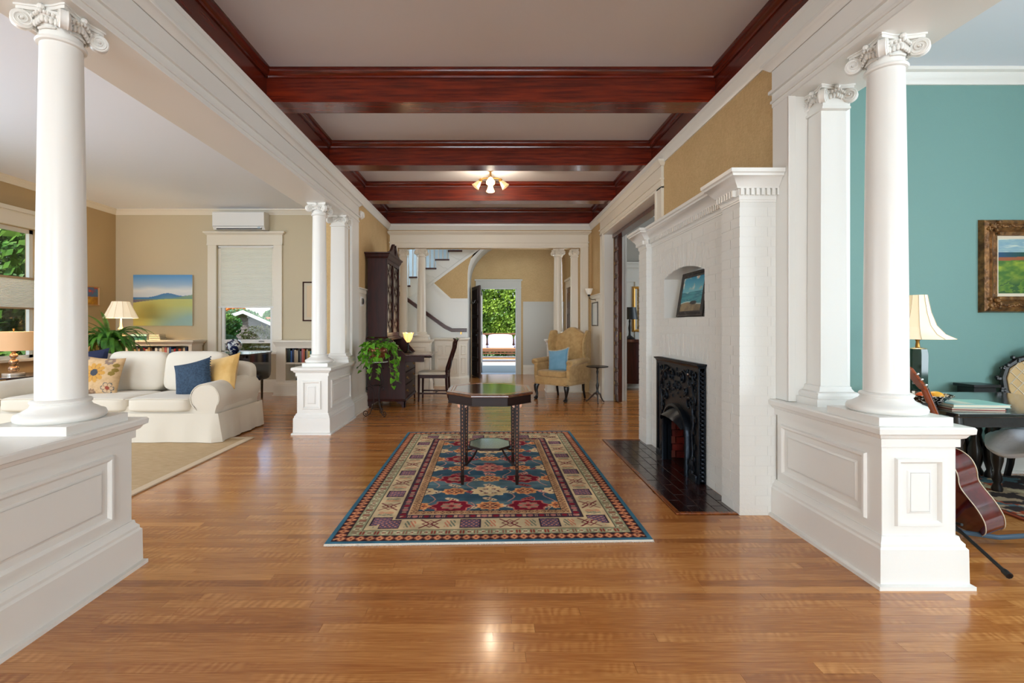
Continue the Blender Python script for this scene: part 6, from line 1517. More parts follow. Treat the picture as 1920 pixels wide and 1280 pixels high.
# books lying on top
for i,(w,c_,nm) in enumerate(((.42,(60,120,110),'bottom'),(.40,(50,96,92),'middle'),(.41,(170,214,210),'top'))):
    z=bt+.001+i*.036; t=thing('book',f'teal covered book lying on the low bookcase, {nm} of the left stack','book',(-6.33,8.68,z),'teal books lying on the low bookcase')
    ww=.27; build('cover',MB().box(-6.47,8.66,z,-6.47+ww+.02,8.86,z+.003).box(-6.47,8.66,z+.031,-6.47+ww+.02,8.86,z+.034).box(-6.47,8.66,z,-6.47+ww+.02,8.664,z+.034),bmat(c_),t,auto=None); build('pages',MB().box(-6.465,8.665,z+.003,-6.18,8.855,z+.031),PAGES,t,auto=None)
for i,nm in enumerate(('bottom','middle','top')):
    z=bt+.001+i*.036; t=thing('book',f'cream and black book lying on the low bookcase, {nm} of the right stack','book',(-6.05,8.7,z),'pale books lying on the low bookcase')
    build('cover',MB().box(-6.165,8.69,z,-5.95-.01*i,8.86,z+.004).box(-6.165,8.69,z+.030,-5.95-.01*i,8.86,z+.034),bmat(CN['black']),t,auto=None); build('pages',MB().box(-6.16,8.692,z+.004,-5.955-.01*i,8.855,z+.030),PAGES,t,auto=None)
# ---- built-in bookcase right of the window
rb_=thing('built_in_bookcase','white built-in bookcase under the framed print, beside the mid left column','bookcase',(-3.1,8.8,0))
b0,b1,bf,bb_,bt=-3.80,-2.42,8.56,8.99,.985
build('case',MB().box(b0,bf,.0,b0+.17,bb_,bt-.06).box(b1-.05,bf,0,b1,bb_,bt-.06).box(b0+.17,bb_-.015,.0,b1-.05,bb_,bt-.06).box(b0+.17,bf,bt-.14,b1-.05,bb_-.015,bt-.06).box(b0+.17,bf+.0,0,b1-.05,bb_-.015,.27),WHITEW,rb_,bevel=.002)
build('plinth',MB().mold([(b0,bb_),(b0,bf),(b1,bf)],BASEP),WHITEW,rb_)
build('top',MB().mold([(b0,bb_),(b0,bf),(b1,bf)],[(-.02,bt-.12),(.008,bt-.12),(.012,bt-.09),(.03,bt-.06),(.04,bt-.03),(.045,bt-.025),(.045,bt),(-.02,bt)]).box(b0,bf,bt-.02,b1,bb_,bt+.0005),WHITEW,rb_)
build('shelf',MB().box(b0+.17,bf+.012,.56,b1-.05,bb_-.015,.59),WHITEW,rb_)
seq=['black','dark green','blue','navy','beige','cream','black','grey','pink','orange','black','beige','yellow','teal','pale blue','white','magenta','red','black','grey','cream','navy']
x=b0+.175
for i,cn_ in enumerate(seq):
    w=rb2.uniform(.022,.036); h=rb2.uniform(.20,.245)
    if x>-2.95: break
    book(f'{cn_} book, {ORD[i]} from the left on the upper shelf of the built-in bookcase',x,bf+.035,.5905,w,.16,h,CN[cn_],'books on the built-in bookcase'); x+=w+.0012
for i,(c_,nm) in enumerate((('navy','lowest'),('blue','second'),('white','third'),('navy','fourth'),('olive','topmost'))):
    z=.271+i*.030; a=-3.46+i*.02; t=thing('book',f'{c_} book lying flat on the lower shelf of the built-in bookcase, {nm} of the pile','book',(a,8.6,z),'books lying in the built-in bookcase')
    build('cover',MB().box(a,8.60,z,a+.24,8.76,z+.003).box(a,8.60,z+.025,a+.24,8.76,z+.028).box(a,8.60,z,a+.24,8.603,z+.028),bmat(CN[c_]),t,auto=None); build('pages',MB().box(a+.004,8.604,z+.003,a+.236,8.756,z+.025),PAGES,t,auto=None)
# ---- drop-leaf table behind the sofa under the window
dt=thing('drop_leaf_table','dark glossy drop-leaf table behind the sofa, under the back window','table',(-4.6,7.9,0))
DG=mat('espresso_gloss',(24,15,15),.1,coat=1)
build('top',MB().box(-5.15,7.55,.775,-3.78,8.35,.797),DG,dt,bevel=.004)
m=MB(); o=[(-8.33,.775),(-7.57,.775)]; c=.10
lf_=[(7.57,.775),(7.57,.775-.30),(7.60,.40),(7.66,.355),(7.75,.345),(8.15,.345),(8.25,.355),(8.31,.40),(8.33,.47),(8.33,.775)]
build('drop_leaf',MB().prism(lf_,fr((-3.785,0,0),(0,1,0),(0,0,1)),-.018,.004),DG,dt,bevel=.003)
build('front_apron',MB().box(-5.05,7.62,.66,-3.86,7.64,.775).box(-5.05,8.26,.66,-3.86,8.28,.775),DG,dt)
for a in (-5.03,-3.90):
    for b in (7.64,8.24): build('leg',MB().tube([(a,b,0),(a,b,.775)],[.018,.032],4),DG,dt)
build('drawer_front',MB().box(-3.90,7.60,.60,-3.80,8.30,.73),mat('dark_drawer',(44,28,24),.25,coat=.5),dt,bevel=.003)
vz=thing('ginger_jar','round blue and white porcelain jar on the table in front of the window','vase',(-4.25,8.0,.7975))
build('body',MB().lathe([(0,.7975),(.055,.7975),(.06,.80),(.085,.83),(.115,.88),(.122,.92),(.11,.965),(.085,.995),(.06,1.008),(.062,1.022),(.052,1.022),(.048,1.0),(0,.99)],(-4.25,8.0,0),28),PORC,vz,smooth=True,auto=60)
# ================================================================== MUSIC ROOM (right)
tt2=thing('dark_table','long black table with a lamp and books behind the right column','table',(3.3,3.2,0))
bx0,bx1,by0,by1=2.72,3.95,2.78,3.70
build('top',MB().box(bx0,by0,.715,bx1,by1,.738),mat('black_table_top',(26,28,32),.12,coat=1,col2=(40,34,30),vs=3,stretch=(1,6,1)),tt2,bevel=.004)
build('apron',MB().box(bx0+.12,by0+.14,.63,bx1-.10,by0+.16,.715).box(bx0+.12,by1-.16,.63,bx1-.10,by1-.14,.715).box(bx1-.12,by0+.16,.63,bx1-.10,by1-.16,.715),BLACK,tt2)
for a in (bx0+.14,bx1-.14):
    for b in (by0+.16,by1-.10):
        build('leg',MB().lathe([(0,0),(.028,0),(.034,.03),(.02,.07),(.032,.10),(.02,.16),(.036,.24),(.04,.32),(.024,.40),(.034,.46),(.03,.52),(.038,.55),(.038,.63),(.03,.715)],(a,b,0),14),BLACK,tt2,smooth=True,auto=50)
for sgn in (1,):
    for q in range(3): pass
l3=thing('bell_shade_lamp','green glazed table lamp with a cream bell shade behind the right column','lamp',(3.0,3.36,.7385))
build('base',MB().lathe([(0,.7385),(.06,.7385),(.062,.76),(.04,.775)],(3.0,3.36,0),16).box(2.955,3.315,.77,3.045,3.405,.79),BLACKM,l3)
build('body',MB().lathe([(.045,.785),(.058,.80),(.062,1.05),(.055,1.09),(.02,1.10)],(3.0,3.36,0),8,PI/8),GREENG,l3,bevel=.004)
build('stem',MB().lathe([(0,1.09),(.014,1.10),(.010,1.14),(.020,1.16),(.006,1.18),(.006,1.45),(0,1.45)],(3.0,3.36,0),12),BRASS,l3)
bell=[(.052,1.462),(.058,1.42),(.072,1.34),(.100,1.25),(.145,1.19),(.202,1.158)]
build('lamp_shade',MB().lathe(bell+[(r-.003,z-.002) for r,z in bell[::-1]],(3.0,3.36,0),10,PI/10,cap=False),SHADEC,l3,auto=25)
m=MB()
for k in range(10): a=PI/10+2*PI*k/10; m.tube([(3.0+(r+.001)*math.cos(a),3.36+(r+.001)*math.sin(a),z) for r,z in bell],.0022,4)
build('shade_rib',m,CREAMS,l3)
point('bell_lamp_bulb',(3.0,3.36,1.28),3.5,(1,.8,.55),.03)
bw=thing('patterned_bowl','black and white patterned bowl with orange fruit on the black table','bowl',(2.78,3.06,.7385))
build('bowl',MB().lathe([(0,.7385),(.05,.7385),(.055,.745),(.09,.77),(.125,.80),(.14,.812),(.136,.815),(.10,.785),(.05,.755),(0,.752)],(2.78,3.06,0),28),BOWLM,bw,smooth=True)
for i,(a,b,c_,lab) in enumerate(((2.735,3.02,ORANGE,'orange fruit at the left in the patterned bowl'),(2.825,3.04,YELL,'yellow fruit at the right in the patterned bowl'))):
    o=tag(build('fruit',MB().ell((a,b,.80),(.05,.04,.034),16),c_,None,smooth=True),lab,'fruit')
o=tag(build('vase',MB().lathe([(0,.7385),(.05,.7385),(.07,.79),(.085,.86),(.07,.92),(.045,.95),(.05,.965),(.035,.965),(0,.95)],(3.02,3.55,0),24),mat('floral_porcelain',(210,210,200),.2,col2=(60,90,70),vs=34,lo=.48,hi=.52,coat=.5),None,smooth=True),'floral porcelain vase on the black table behind the fruit bowl','vase')
for i,(x0,y0,x1,y1,z,h,c_,lab) in enumerate(((2.83,2.90,3.12,3.10,.7385,.014,(160,60,50),'red-brown paperback lying under the teal book'),(2.82,2.89,3.14,3.11,.7535,.020,(130,190,190),'teal covered book on top of the red-brown paperback'))):
    t=thing('book',lab,'book',((x0+x1)/2,(y0+y1)/2,z)); F=Matrix.Translation(((x0+x1)/2,(y0+y1)/2,z))@Matrix.Rotation(R(-8+3*i),4,'Z'); a,b=(x1-x0)/2,(y1-y0)/2
    build('cover',MB().box(-a,-b,0,a,b,.0025).box(-a,-b,h-.0025,a,b,h).box(-a,b-.003,0,a,b,h).xf(F),bmat(c_),t,auto=None); build('pages',MB().box(-a+.003,-b+.003,.0025,a-.003,b-.003,h-.0025).xf(F),PAGES,t,auto=None)
    if i: build('cover_print',MB().box(-a+.02,-b+.02,h,-.02,b-.03,h+.0004).xf(F),bmat((196,214,206)),t,auto=None)
# small side table by the teal wall
st2=thing('small_side_table','small carved dark side table against the teal wall','side table',(3.98,3.93,0))
build('top',MB().box(3.92,3.88,.745,4.14,4.06,.770),BLACK,st2,bevel=.004); build('apron',MB().box(3.94,3.90,.64,4.12,4.04,.745),BLACK,st2)
for a in (3.97,4.09):
    for b in (3.925,4.015): build('leg',MB().lathe([(0,0),(.03,0),(.036,.03),(.018,.07),(.036,.14),(.045,.24),(.022,.34),(.03,.38),(.02,.42),(.036,.5),(.03,.64)],(a,b,0),12),BLACK,st2,smooth=True,auto=50)
# carved chair
cc_=thing('carved_chair','carved black armchair with cream lattice upholstery at the right edge','chair',(0,0,0))
LATT=mat('cream_lattice_fabric',(206,176,128),.85)
build('seat_rail',MB().sbox((0,0,.36),(.31,.30,.05),8,10),BLACK,cc_,smooth=True); build('seat',MB().sbox((0,-.01,.43),(.29,.28,.06),5,12),LATT,cc_,smooth=True)
op=[(-.20,.62),(-.235,.72),(-.24,.82),(-.215,.90),(-.15,.955),(-.07,.985),(0,.995),(.07,.985),(.15,.955),(.215,.90),(.24,.82),(.235,.72),(.20,.62),(.12,.585),(0,.575),(-.12,.585)]
FB=Matrix.Translation((0,.27,0))@Matrix.Rotation(R(-10),4,'X'); FB=FB@Matrix(((1,0,0,0),(0,0,-1,0),(0,1,0,0),(0,0,0,1)))
# FB: u=x, v=z, normal=-y
op=op[::-1]
build('backrest',MB().prism([(x*.98,z) for x,z in op],FB,-.01,.03),LATT,cc_,bevel=.008)
la=MB()
for k in range(-8,9):
    for s in (-1,1):
        pts=[]
        for i in range(25):
            z=.58+i*.017; x=k*.07+s*(z-.78)*.75
            if (x/.225)**2+((z-.785)/.20)**4<1: pts.append(FB@Vector((x,z,.0305)))
        if len(pts)>2: la.tube(pts,.004,4)
build('lattice_braid',la,CREAMS,cc_)
cr_=MB(); opc=op+[op[0]]; cr_.tube([FB@Vector((x*1.05,.785+(z-.785)*1.08,.012)) for x,z in opc],.026,8); rr_=random.Random(6)
for i in range(len(op)):
    x,z=op[i]
    for q in range(4): cr_.ell(FB@Vector((x*1.13+rr_.uniform(-.02,.02),.785+(z-.785)*1.15+rr_.uniform(-.02,.02),.02+rr_.uniform(-.01,.02))),(rr_.uniform(.012,.024),)*3,6)
for i in range(12): a=PI*i/11; cr_.ell(FB@Vector((.07*math.cos(a),1.02+.045*math.sin(a),.02)),.02,6)
build('carved_frame',cr_,BLACK,cc_,smooth=True)
for s in (-1,1):
    build('leg',MB().tube([(s*.26,-.26,.33),(s*.28,-.28,.24),(s*.265,-.265,.12),(s*.275,-.28,.03),(s*.28,-.30,0)],[.04,.038,.024,.022,.03],8),BLACK,cc_,smooth=True); build('leg',MB().tube([(s*.25,.25,.33),(s*.25,.30,.12),(s*.25,.35,0)],[.028,.024,.022],8),BLACK,cc_,smooth=True)
    build('arm',MB().tube([(s*.24,.32,.68),(s*.29,.15,.67),(s*.30,-.08,.655),(s*.29,-.18,.63),(s*.29,-.15,.55),(s*.29,-.12,.42)],[.018,.02,.022,.024,.02,.018],8),BLACK,cc_,smooth=True)
cc_.location=(4.38,3.56,0); cc_.rotation_euler=(0,0,R(-24))
ql=thing('quilt','white quilted throw heaped over the seat of the carved chair','quilt',(0,0,0))
def qf(u,v):
    a=2*PI*u; r=.12+.88*v; x=.36*r*math.cos(a)*(1+.06*math.sin(5*a)); y=.30*r*math.sin(a)*(1+.05*math.cos(4*a)); z=.58-.16*max(0,r-.55)**1.2*1.6+.018*math.sin(6*a+r*5)-.02*(1-r)+.012*math.sin(x*40); return (x,y,z)
m=MB().grid(qf,64,16,wrapu=True).grid(lambda u,v:tuple(Vector(qf(u,v))-Vector((0,0,.05))),64,16,wrapu=True).grid(lambda u,v:tuple(Vector(qf(u,1))*1.0+Vector((.02*math.cos(2*PI*u)*math.sin(v*PI),.02*math.sin(2*PI*u)*math.sin(v*PI),-.05*v))),64,4,wrapu=True)
build('top',m,QUILT,ql,smooth=True); ql.location=(4.02,3.42,-.02); ql.rotation_euler=(R(8),R(-8),0)
# rug in the music room
def rug2(nx,ny):
    n=fbm(nx,ny,41,10,3); n2=fbm(nx,ny,42,16,3); n3=fbm(nx,ny,43,14,3); im=np.zeros((nx,ny,3))+C(196,170,140); im=mix(im,C(90,120,130),(n>.55)*1.); im=mix(im,C(180,80,50),(n2>.58)*1.); im=mix(im,C(70,60,60),(n3>.62)*1.); im=mix(im,C(226,206,170),((n3<.40))*1.)
    U,V=grid_uv(nx,ny); d=np.minimum(U*2.0,V*1.6); im=np.where((d<.035)[...,None],C(160,74,48),im); im=np.where(((d>.035)&(d<.05))[...,None],C(40,34,40),im); return im
r2=thing('small_oriental_rug','multicoloured oriental rug with a rust edge under the carved chair','rug',(4.4,3.2,0))
painted('pile',2.0,1.35,150,110,rug2(150,110),Matrix.Translation((3.42,2.62,.0105)),RUGM,r2); build('backing',MB().box(3.42,2.62,.001,5.42,3.97,.0095),mat('rug_edge_rust',(150,72,48),.95),r2)
# large gilt framed landscape
def meadow():
    nx,ny=130,110; U,V=grid_uv(nx,ny); n=fbm(nx,ny,51,10,4); n2=fbm(nx,ny,52,5,4,1,3)
    im=mix(C(150,180,180),C(110,150,176),(n2-.35)*3); im=mix(im,C(206,216,196),(n2-.55)*5); g=mix(C(60,104,24),C(150,166,40),(n-.3)*2.4); g=mix(g,C(26,70,30),np.clip((.36-V)*4*(n>.5),0,.8)); im=np.where((V<.63)[...,None],g,im)
    b=(V<.76)&(V>.62+.06*U); im=np.where(b[...,None],mix(C(24,70,110),C(20,70,44),U*3),im); b=(V<.66+.05*U)&(V>.60+.04*U); im=np.where(b[...,None],C(150,80,40),im); return im
gp=[(-.004,.01),(0,.03),(.025,.035),(.035,.028),(.05,.045),(.075,.06),(.085,.05),(.10,.06),(.125,.045),(.13,.03),(.135,0)]
F=fr((4.175,4.1,1.36),(1,0,0),(0,0,1))
gt=wallpic('green meadow landscape in a heavy carved gilt frame on the teal wall',F,1.15,.79,meadow(),130,110,.135,GOLD,.06,.028,gp)
om=MB(); rr_=random.Random(17)
for i in range(70):
    t=i/69
    for (a,b) in ((.06+t*1.03,.06),(.06+t*1.03,.73)): 
        if i%1==0: om.ell(F@Vector((a,b+rr_.uniform(-.01,.01),.058)),(rr_.uniform(.008,.016),.008,.010),6)
for cxx in (.075,1.075):
    for czz in (.075,.715):
        for q in range(14): om.ell(F@Vector((cxx+rr_.uniform(-.05,.05),czz+rr_.uniform(-.05,.05),.058)),rr_.uniform(.010,.02),6)
build('carved_ornament',om,GOLD,gt,smooth=True,kind='stuff')
# ---- acoustic guitar on a stand
gu=thing('acoustic_guitar','acoustic guitar seen from its dark red side, leaning on a stand','guitar',(2.95,2.86,.06))
vv=Vector((-.37,.02,.93)).normalized(); uu=Vector((.10,1,.0)); uu=(uu-vv*uu.dot(vv)).normalized(); ww=uu.cross(vv)
if ww.x<0: ww=-ww
G=Matrix(((uu.x,vv.x,ww.x,2.925),(uu.y,vv.y,ww.y,2.86),(uu.z,vv.z,ww.z,.075),(0,0,0,1)))
hw=[(0,0),(.06,.0),(.12,.01),(.165,.045),(.19,.10),(.193,.15),(.175,.21),(.145,.26),(.125,.30),(.125,.335),(.138,.375),(.142,.415),(.13,.455),(.095,.48),(.04,.49)]
body=[(x,y) for x,y in hw[1:]]+[(-x,y) for x,y in hw[:0:-1]]
# densify
def dens(p,k=4):
    o=[]; n=len(p)
    for i in range(n):
        p0,p1,p2,p3=[Vector(p[(i+j)%n]) for j in (-1,0,1,2)]
        for q in range(k):
            t=q/k; o.append(tuple(.5*((2*p1)+(-p0+p2)*t+(2*p0-5*p1+4*p2-p3)*t*t+(-p0+3*p1-3*p2+p3)*t**3)))
    return o
bd=dens(body)
build('body_side',MB().prism(bd,G,-.105,-.002),GUITS,gu,auto=30); build('soundboard',MB().prism([(x*1.005,y) for x,y in bd],G,-.002,.002),GUITT,gu,auto=30)
bi=MB(); bi.tube([G@Vector((x*1.008,y,.001)) for x,y in bd+[bd[0]]],.0028,4); build('binding',bi,CREAMS,gu); build('binding',MB().tube([G@Vector((x*1.006,y,-.104)) for x,y in bd+[bd[0]]],.0025,4),CREAMS,gu)
build('rosette',MB().lathe([(.048,.0022),(.058,.0022),(.058,.003),(.048,.003)],n=28,cap=False,M=G@Matrix.Translation((0,.335,0))),BLACK,gu); build('bridge',MB().prism(rect(-.08,.145,.08,.175),G,.002,.010),BLACK,gu)
nk=MB(); 
def ring(y,w,d): return [G@Vector((w*math.cos(a),y,-d*math.sin(a)*1.0+.004)) for a in [PI*i/8 for i in range(9)]]
rs_=[ring(.47,.028,.045),ring(.52,.027,.024),ring(.70,.025,.021),ring(.86,.022,.020)]
vs_=[p for r in rs_ for p in r]; nk.add(vs_,[(i*9+j,(i+1)*9+j,(i+1)*9+j+1,i*9+j+1) for i in range(3) for j in range(8)]+[tuple(range(9)),tuple(range(27,36))[::-1]]); build('neck',nk,GUITN,gu,smooth=True)
build('fretboard',MB().prism([(-.028,.36),(.028,.36),(.022,.86),(-.022,.86)],G,.003,.010),BLACK,gu)
Hd=G@Matrix.Translation((0,.86,.003))@Matrix.Rotation(R(-14),4,'X'); build('headstock',MB().prism([(-.022,0),(.022,0),(.030,.03),(.032,.15),(.016,.162),(0,.156),(-.016,.162),(-.032,.15),(-.030,.03)],Hd,-.016,.0),GUITN,gu,bevel=.002)
for i in range(3):
    for s in (-1,1): build('tuning_peg',MB().tube([Hd@Vector((s*.030,.035+i*.04,-.008)),Hd@Vector((s*.044,.035+i*.04,-.008))],.004,6).ell(Hd@Vector((s*.048,.035+i*.04,-.008)),(.008,.006,.008),8),CHROME,gu,smooth=True)
sm_=MB()
for i in range(6): x=-.018+i*.0072; sm_.tube([G@Vector((x*1.3,.16,.012)),G@Vector((x,.86,.0125)),Hd@Vector((x*1.6,.05+.02*i,.004))],.0007,3)
build('string',sm_,CHROME,gu,kind='stuff')
gs=thing('guitar_stand','black tubular guitar stand with padded cradle behind the right pedestal','stand',(2.75,2.75,0))
build('upright',MB().tube([(2.66,2.86,.15),(2.44,2.865,.62),(2.40,2.865,.72)],.010,8),BLACKM,gs)
for i,e in enumerate(((2.56,2.36,.018),(2.50,3.28,.018),(2.95,2.98,.018))):
    lg=build('leg',MB().tube([(2.66,2.86,.16),e],.009,8),BLACKM,gs); build('rubber_foot',MB().tube([Vector(e)+(Vector((2.66,2.86,.16))-Vector(e)).normalized()*.035,e],[.014,.016],8),BLACKM,lg)
build('brace',MB().tube([(2.66,2.70,.13),(2.66,2.86,.10),(2.66,3.0,.13)],.008,8),BLACKM,gs)
for y in (2.76,2.96): build('cradle_arm',MB().tube([(2.66,2.86,.12),(2.72,y,.062),(2.90,y-.03,.045),(3.06,y-.04,.060),(3.07,y-.04,.075)],.0135,10),FOAM,gs,smooth=True)
build('neck_rest',MB().tube([(2.52,2.76,.79),(2.44,2.80,.785),(2.42,2.86,.78),(2.44,2.93,.785),(2.52,2.97,.79)],.014,10),BLACKM,gs,smooth=True)
# ================================================================== OUTDOORS
gd=struct('ground',MB().box(-70,9.3,-1.1,60,90,-.9).box(-70,-40,-1.1,-7.3,9.3,-.9),GRASS,auto=None)
def leaves(mb,c,r,n,size,rnd,flat=.6,shell=.55):
    for i in range(n):
        while True:
            p=Vector((rnd.uniform(-1,1),rnd.uniform(-1,1),rnd.uniform(-1,1)))
            if shell<p.length<1: break
        q=Vector((c[0]+p.x*r[0],c[1]+p.y*r[1],c[2]+p.z*r[2])); s=size*rnd.uniform(.6,1.3)
        a=Vector((rnd.uniform(-1,1),rnd.uniform(-1,1),rnd.uniform(-1,1))).normalized(); a=(a+p*.6).normalized(); b=a.orthogonal().normalized(); c2=a.cross(b)
        b=b*s; c2=c2*s*flat
        mb.add([q-b,q-c2,q+b,q+c2],[(0,1,2,3)])
def tree(name,label,x,y,z0,crowns,trunk,m,seed,n,size,cat='tree',group=None):
    t=thing(name,label,cat,(x,y,z0),group); rnd=random.Random(seed)
    if trunk:
        h,r=trunk; tp=[(x,y,z0),(x+.05*h,y,z0+h*.4),(x-.03*h,y,z0+h*.75),(x,y,z0+h)]; tr_=build('trunk',MB().tube(tp,[r,r*.8,r*.6,r*.3],10),BARK,t,smooth=True)
        br=MB()
        for i in range(5):
            a=rnd.uniform(0,2*PI); br.tube([(x,y,z0+h*(.4+.1*i)),(x+math.cos(a)*h*.15,y+math.sin(a)*h*.15,z0+h*(.6+.08*i)),(x+math.cos(a)*h*.28,y+math.sin(a)*h*.28,z0+h*(.75+.06*i))],[r*.35,r*.22,r*.1],6)
        build('branches',br,BARK,t,kind='stuff')
    mb=MB(); core=MB()
    tot=sum(c[3]*c[4]*c[5] for c in crowns)
    for c in crowns:
        k=int(n*c[3]*c[4]*c[5]/tot); leaves(mb,(x+c[0],y+c[1],z0+c[2]),c[3:],k,size,rnd)
    build('foliage',mb,m,t,auto=None,kind='stuff'); return t
# the tree seen through the front door
tree('garden_tree','bright green leafy tree beyond the porch, seen through the front door',.9,23.5,-.9,[(0,0,3.2,2.6,1.6,2.2),(-1.6,-.3,2.6,1.6,1.2,1.6),(1.3,-.4,4.6,1.9,1.3,1.7),(-.9,-.6,4.9,1.7,1.2,1.6),(.2,-1.0,2.4,1.4,.8,1.3)],(3.2,.18),LV1,1,26000,.075)
hg=thing('hedge','dark green hedge behind the porch railing','hedge',(0,25,-.9)); mb=MB(); rn=random.Random(5)
for i in range(9): leaves(mb,(-5+i*1.35,25.0,1.0),(1.0,.7,2.0),2600,.085,rn)
build('foliage',mb,LV2,hg,auto=None,kind='stuff')
# porch
pf_=struct('porch_floor',MB().box(-4,12.46,-.16,5,20.5,-.06),PORCH)
tag(build('porch_mat',MB().box(-.9,13.4,-.058,1.8,15.6,-.048),PORCHT,None),'pale grey mat on the porch floor outside the front door','mat')
rl_=thing('porch_railing','brown wooden porch railing behind the outdoor sofa','railing',(.3,20.2,-.06))
build('top_rail',MB().box(-4,20.14,.86,5,20.26,.93).box(-4,20.16,-.06,-3.9,20.24,.86),TEAK,rl_,bevel=.004); build('bottom_rail',MB().box(-4,20.17,.05,5,20.23,.10),TEAK,rl_)
for i in range(50): build('baluster',MB().box(-3.2+i*.16,20.185,.10,-3.17+i*.16,20.215,.86),TEAK,rl_,auto=None)
os_=thing('outdoor_sofa','teak outdoor sofa with white cushions on the porch','sofa',(.4,18.9,-.06))
for x in (-1.2,2.0): build('leg',MB().box(x,18.45,-.06,x+.07,18.52,.34),TEAK,os_); build('leg',MB().box(x,19.3,-.06,x+.07,19.37,.75),TEAK,os_)
build('frame',MB().box(-1.2,18.45,.24,2.07,19.37,.32).box(-1.2,19.32,.32,2.07,19.37,.72),TEAK,os_)
for i in range(3):
    x=-1.13+i*1.06; build('seat_cushion',MB().sbox((x+.52,18.87,.40),(.52,.43,.08),7,10),CUSHW,os_,smooth=True); build('back_cushion',MB().sbox((x+.52,19.22,.66),(.50,.10,.24),5,10,fn=lambda p:[p[0],p[1]*(1+.3*(1-p[0]**2)*(1-p[2]**2)),p[2]]),CUSHW,os_,smooth=True)
ot=thing('porch_coffee_table','low slatted teak coffee table in front of the outdoor sofa','table',(.55,17.4,-.06))
for x in (-.35,1.45):
    for y in (17.1,17.7): build('leg',MB().box(x,y,-.06,x+.07,y+.07,.36),TEAK,ot)
build('frame',MB().box(-.35,17.1,.36,1.52,17.16,.42).box(-.35,17.71,.36,1.52,17.77,.42).box(-.35,17.16,.36,-.28,17.71,.42).box(1.45,17.16,.36,1.52,17.71,.42),TEAK,ot)
for i in range(7): build('slat',MB().box(-.28,17.17+i*.077,.40,1.45,17.235+i*.077,.415),TEAKT,ot,auto=None)
for i in range(5): build('shelf_slat',MB().box(-.28,17.2+i*.1,.06,1.45,17.28+i*.1,.075),TEAKT,ot,auto=None)
# view through the back living room window (looking along +y at x about -8)
hs=thing('neighbour_garage','grey shingled garage with a low gable roof, seen through the back window','building',(-12.2,25,-1))
W0,W1,HY=-14.6,-11.25,24.0; zr,ze=1.98,1.15; xm=-12.73
gab=[(W0,-1),(W1,-1),(W1,ze),(xm,zr-.12),(W0,ze)]
build('gable_wall',MB().prism(gab,fr((0,HY,0),(1,0,0),(0,0,1)),-5,0),SIDING,hs,auto=None)
for r_ in range(19):
    z=-.9+r_*.15; q_=max(0,(z+.15-ze)/(zr-.12-ze)); a=W0+q_*(xm-W0); b=W1-q_*(W1-xm)
    if b-a>.3: build('shingle_course',MB().add([(a,HY-.0,z+.145),(b,HY-.0,z+.145),(b,HY-.03,z),(a,HY-.03,z)],[(3,2,1,0)]),SIDING,hs,auto=None)
for sgn,p,q in ((1,(xm,zr),(W1+.5,ze-.12)),(-1,(xm,zr),(W0-.5,ze-.12))):
    poly=[p,q,(q[0],q[1]-.16),(p[0],p[1]-.16)]
    if sgn<0: poly=poly[::-1]
    build('roof_slope',MB().prism(poly,fr((0,HY,0),(1,0,0),(0,0,1)),-5.4,.5),ROOF,hs,auto=None); build('bargeboard',MB().prism([(x,z+.02) for x,z in poly],fr((0,HY,0),(1,0,0),(0,0,1)),.5,.56),SIDEW,hs,auto=None)
hs.rotation_euler=(0,0,R(26))
h2=thing('neighbour_house','white house with brick chimney and grey roof farther off, seen through the back window','building',(-11,48,-1))
build('wall',MB().box(-22.2,48,-1,-16.2,56,.9),SIDEW,h2); build('roof',MB().prism([(48-.5,.85),(56.5,.85),(52,2.0)],Matrix(((0,0,1,-22.5),(1,0,0,0),(0,1,0,0),(0,0,0,1))),0,6.6),ROOF,h2,auto=None); build('chimney',MB().box(-22.9,49.2,-.5,-22.3,49.8,2.1),CHIMB,h2)
for i in range(4): f=build('window',MB().box(-21.9+i*1.5,47.95,-.4,-21.1+i*1.5,48.0,.6),PLAST,h2); build('pane',MB().box(-21.82+i*1.5,47.93,-.32,-21.18+i*1.5,47.955,.52),GREENG,f)
tree('shrub','dense dark green shrub left in the view of the back window',-7.85,14.4,-.9,[(0,0,2.15,.42,.3,.36),(-.15,0,1.3,.55,.4,.7),(-.3,0,.6,.6,.5,.6)],None,LV2,11,9000,.05,'shrub')
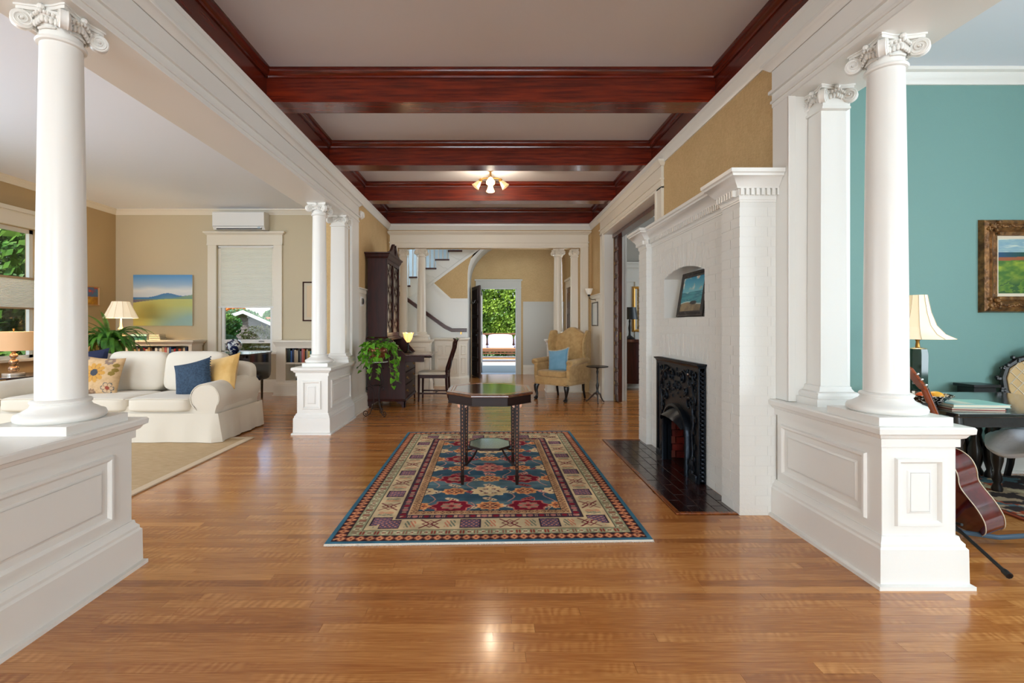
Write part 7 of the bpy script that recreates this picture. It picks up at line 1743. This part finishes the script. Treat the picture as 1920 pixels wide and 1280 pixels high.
tree('shrub','round clipped dark shrub low in the view of the back window',-7.02,12.9,-.9,[(0,0,1.72,.26,.25,.2),(0,0,.9,.3,.3,.8)],None,LV4,12,5000,.03,'shrub')
tree('shrub','dry pale flowering shrub in the middle of the back window view',-6.55,13.7,-.9,[(0,0,1.75,.55,.4,.42),(.5,0,1.45,.45,.4,.5),(-.1,.1,.9,.6,.4,.8)],(1.3,.03),LV3,13,6500,.035,'shrub')
tree('shrub','strap leaved yellow green clump at the bottom of the back window view',-5.75,11.6,-.9,[(0,0,1.35,.85,.4,.42),(-.5,0,.7,.9,.5,.6)],None,LV3,14,5000,.05,'shrub')
tree('conifer','tall blue green conifer behind the garage roof',-17.0,34,-1,[(-.7,0,2.7,1.5,1.1,.75),(.5,0,2.2,1.3,1,.7),(-1.8,0,2.3,1.2,1,.8)],(2.6,.15),LV4,15,9000,.08)
tree('autumn_tree','orange autumn tree at the top left of the back window view',-19.9,37,-1,[(0,0,3.2,1.2,1,.75)],(2.6,.12),LV5,16,3000,.09)
tree('conifer','small distant conifer at the right of the back window view',-28.3,62,-1,[(0,0,3.3,.8,.8,.9)],(2.6,.12),LV4,17,2500,.2)
# view through the left window (looking toward -x)
tree('window_tree','broad leaved green tree close outside the left window',-10.0,9.4,-.9,[(0,0,3.4,1.6,1.8,1.2),(.4,-1.6,2.2,1.0,1.4,1.0),(-.2,1.4,1.6,1.2,1.2,1.2),(.3,-.4,1.0,1.2,1.8,.9)],(3.2,.20),LV2,18,16000,.10)
h3=thing('next_door_house','pale house with a shingled roof behind the tree, seen through the left window','building',(-22,18,-1))
build('wall',MB().box(-26,8,-1,-19,32,3.0),SIDEW,h3); build('roof',MB().prism([(-18.3,2.8),(-26.7,2.8),(-22.5,6.6)],Matrix(((1,0,0,0),(0,0,1,7.2),(0,1,0,0),(0,0,0,1))),0,25.6),ROOF,h3,auto=None)
for i in range(5): f=build('window',MB().box(-19.02,10+i*4.2,.4,-18.95,11.2+i*4.2,2.2),PLAST,h3); build('pane',MB().box(-18.96,10.1+i*4.2,.5,-18.93,11.1+i*4.2,2.1),GREENG,f)
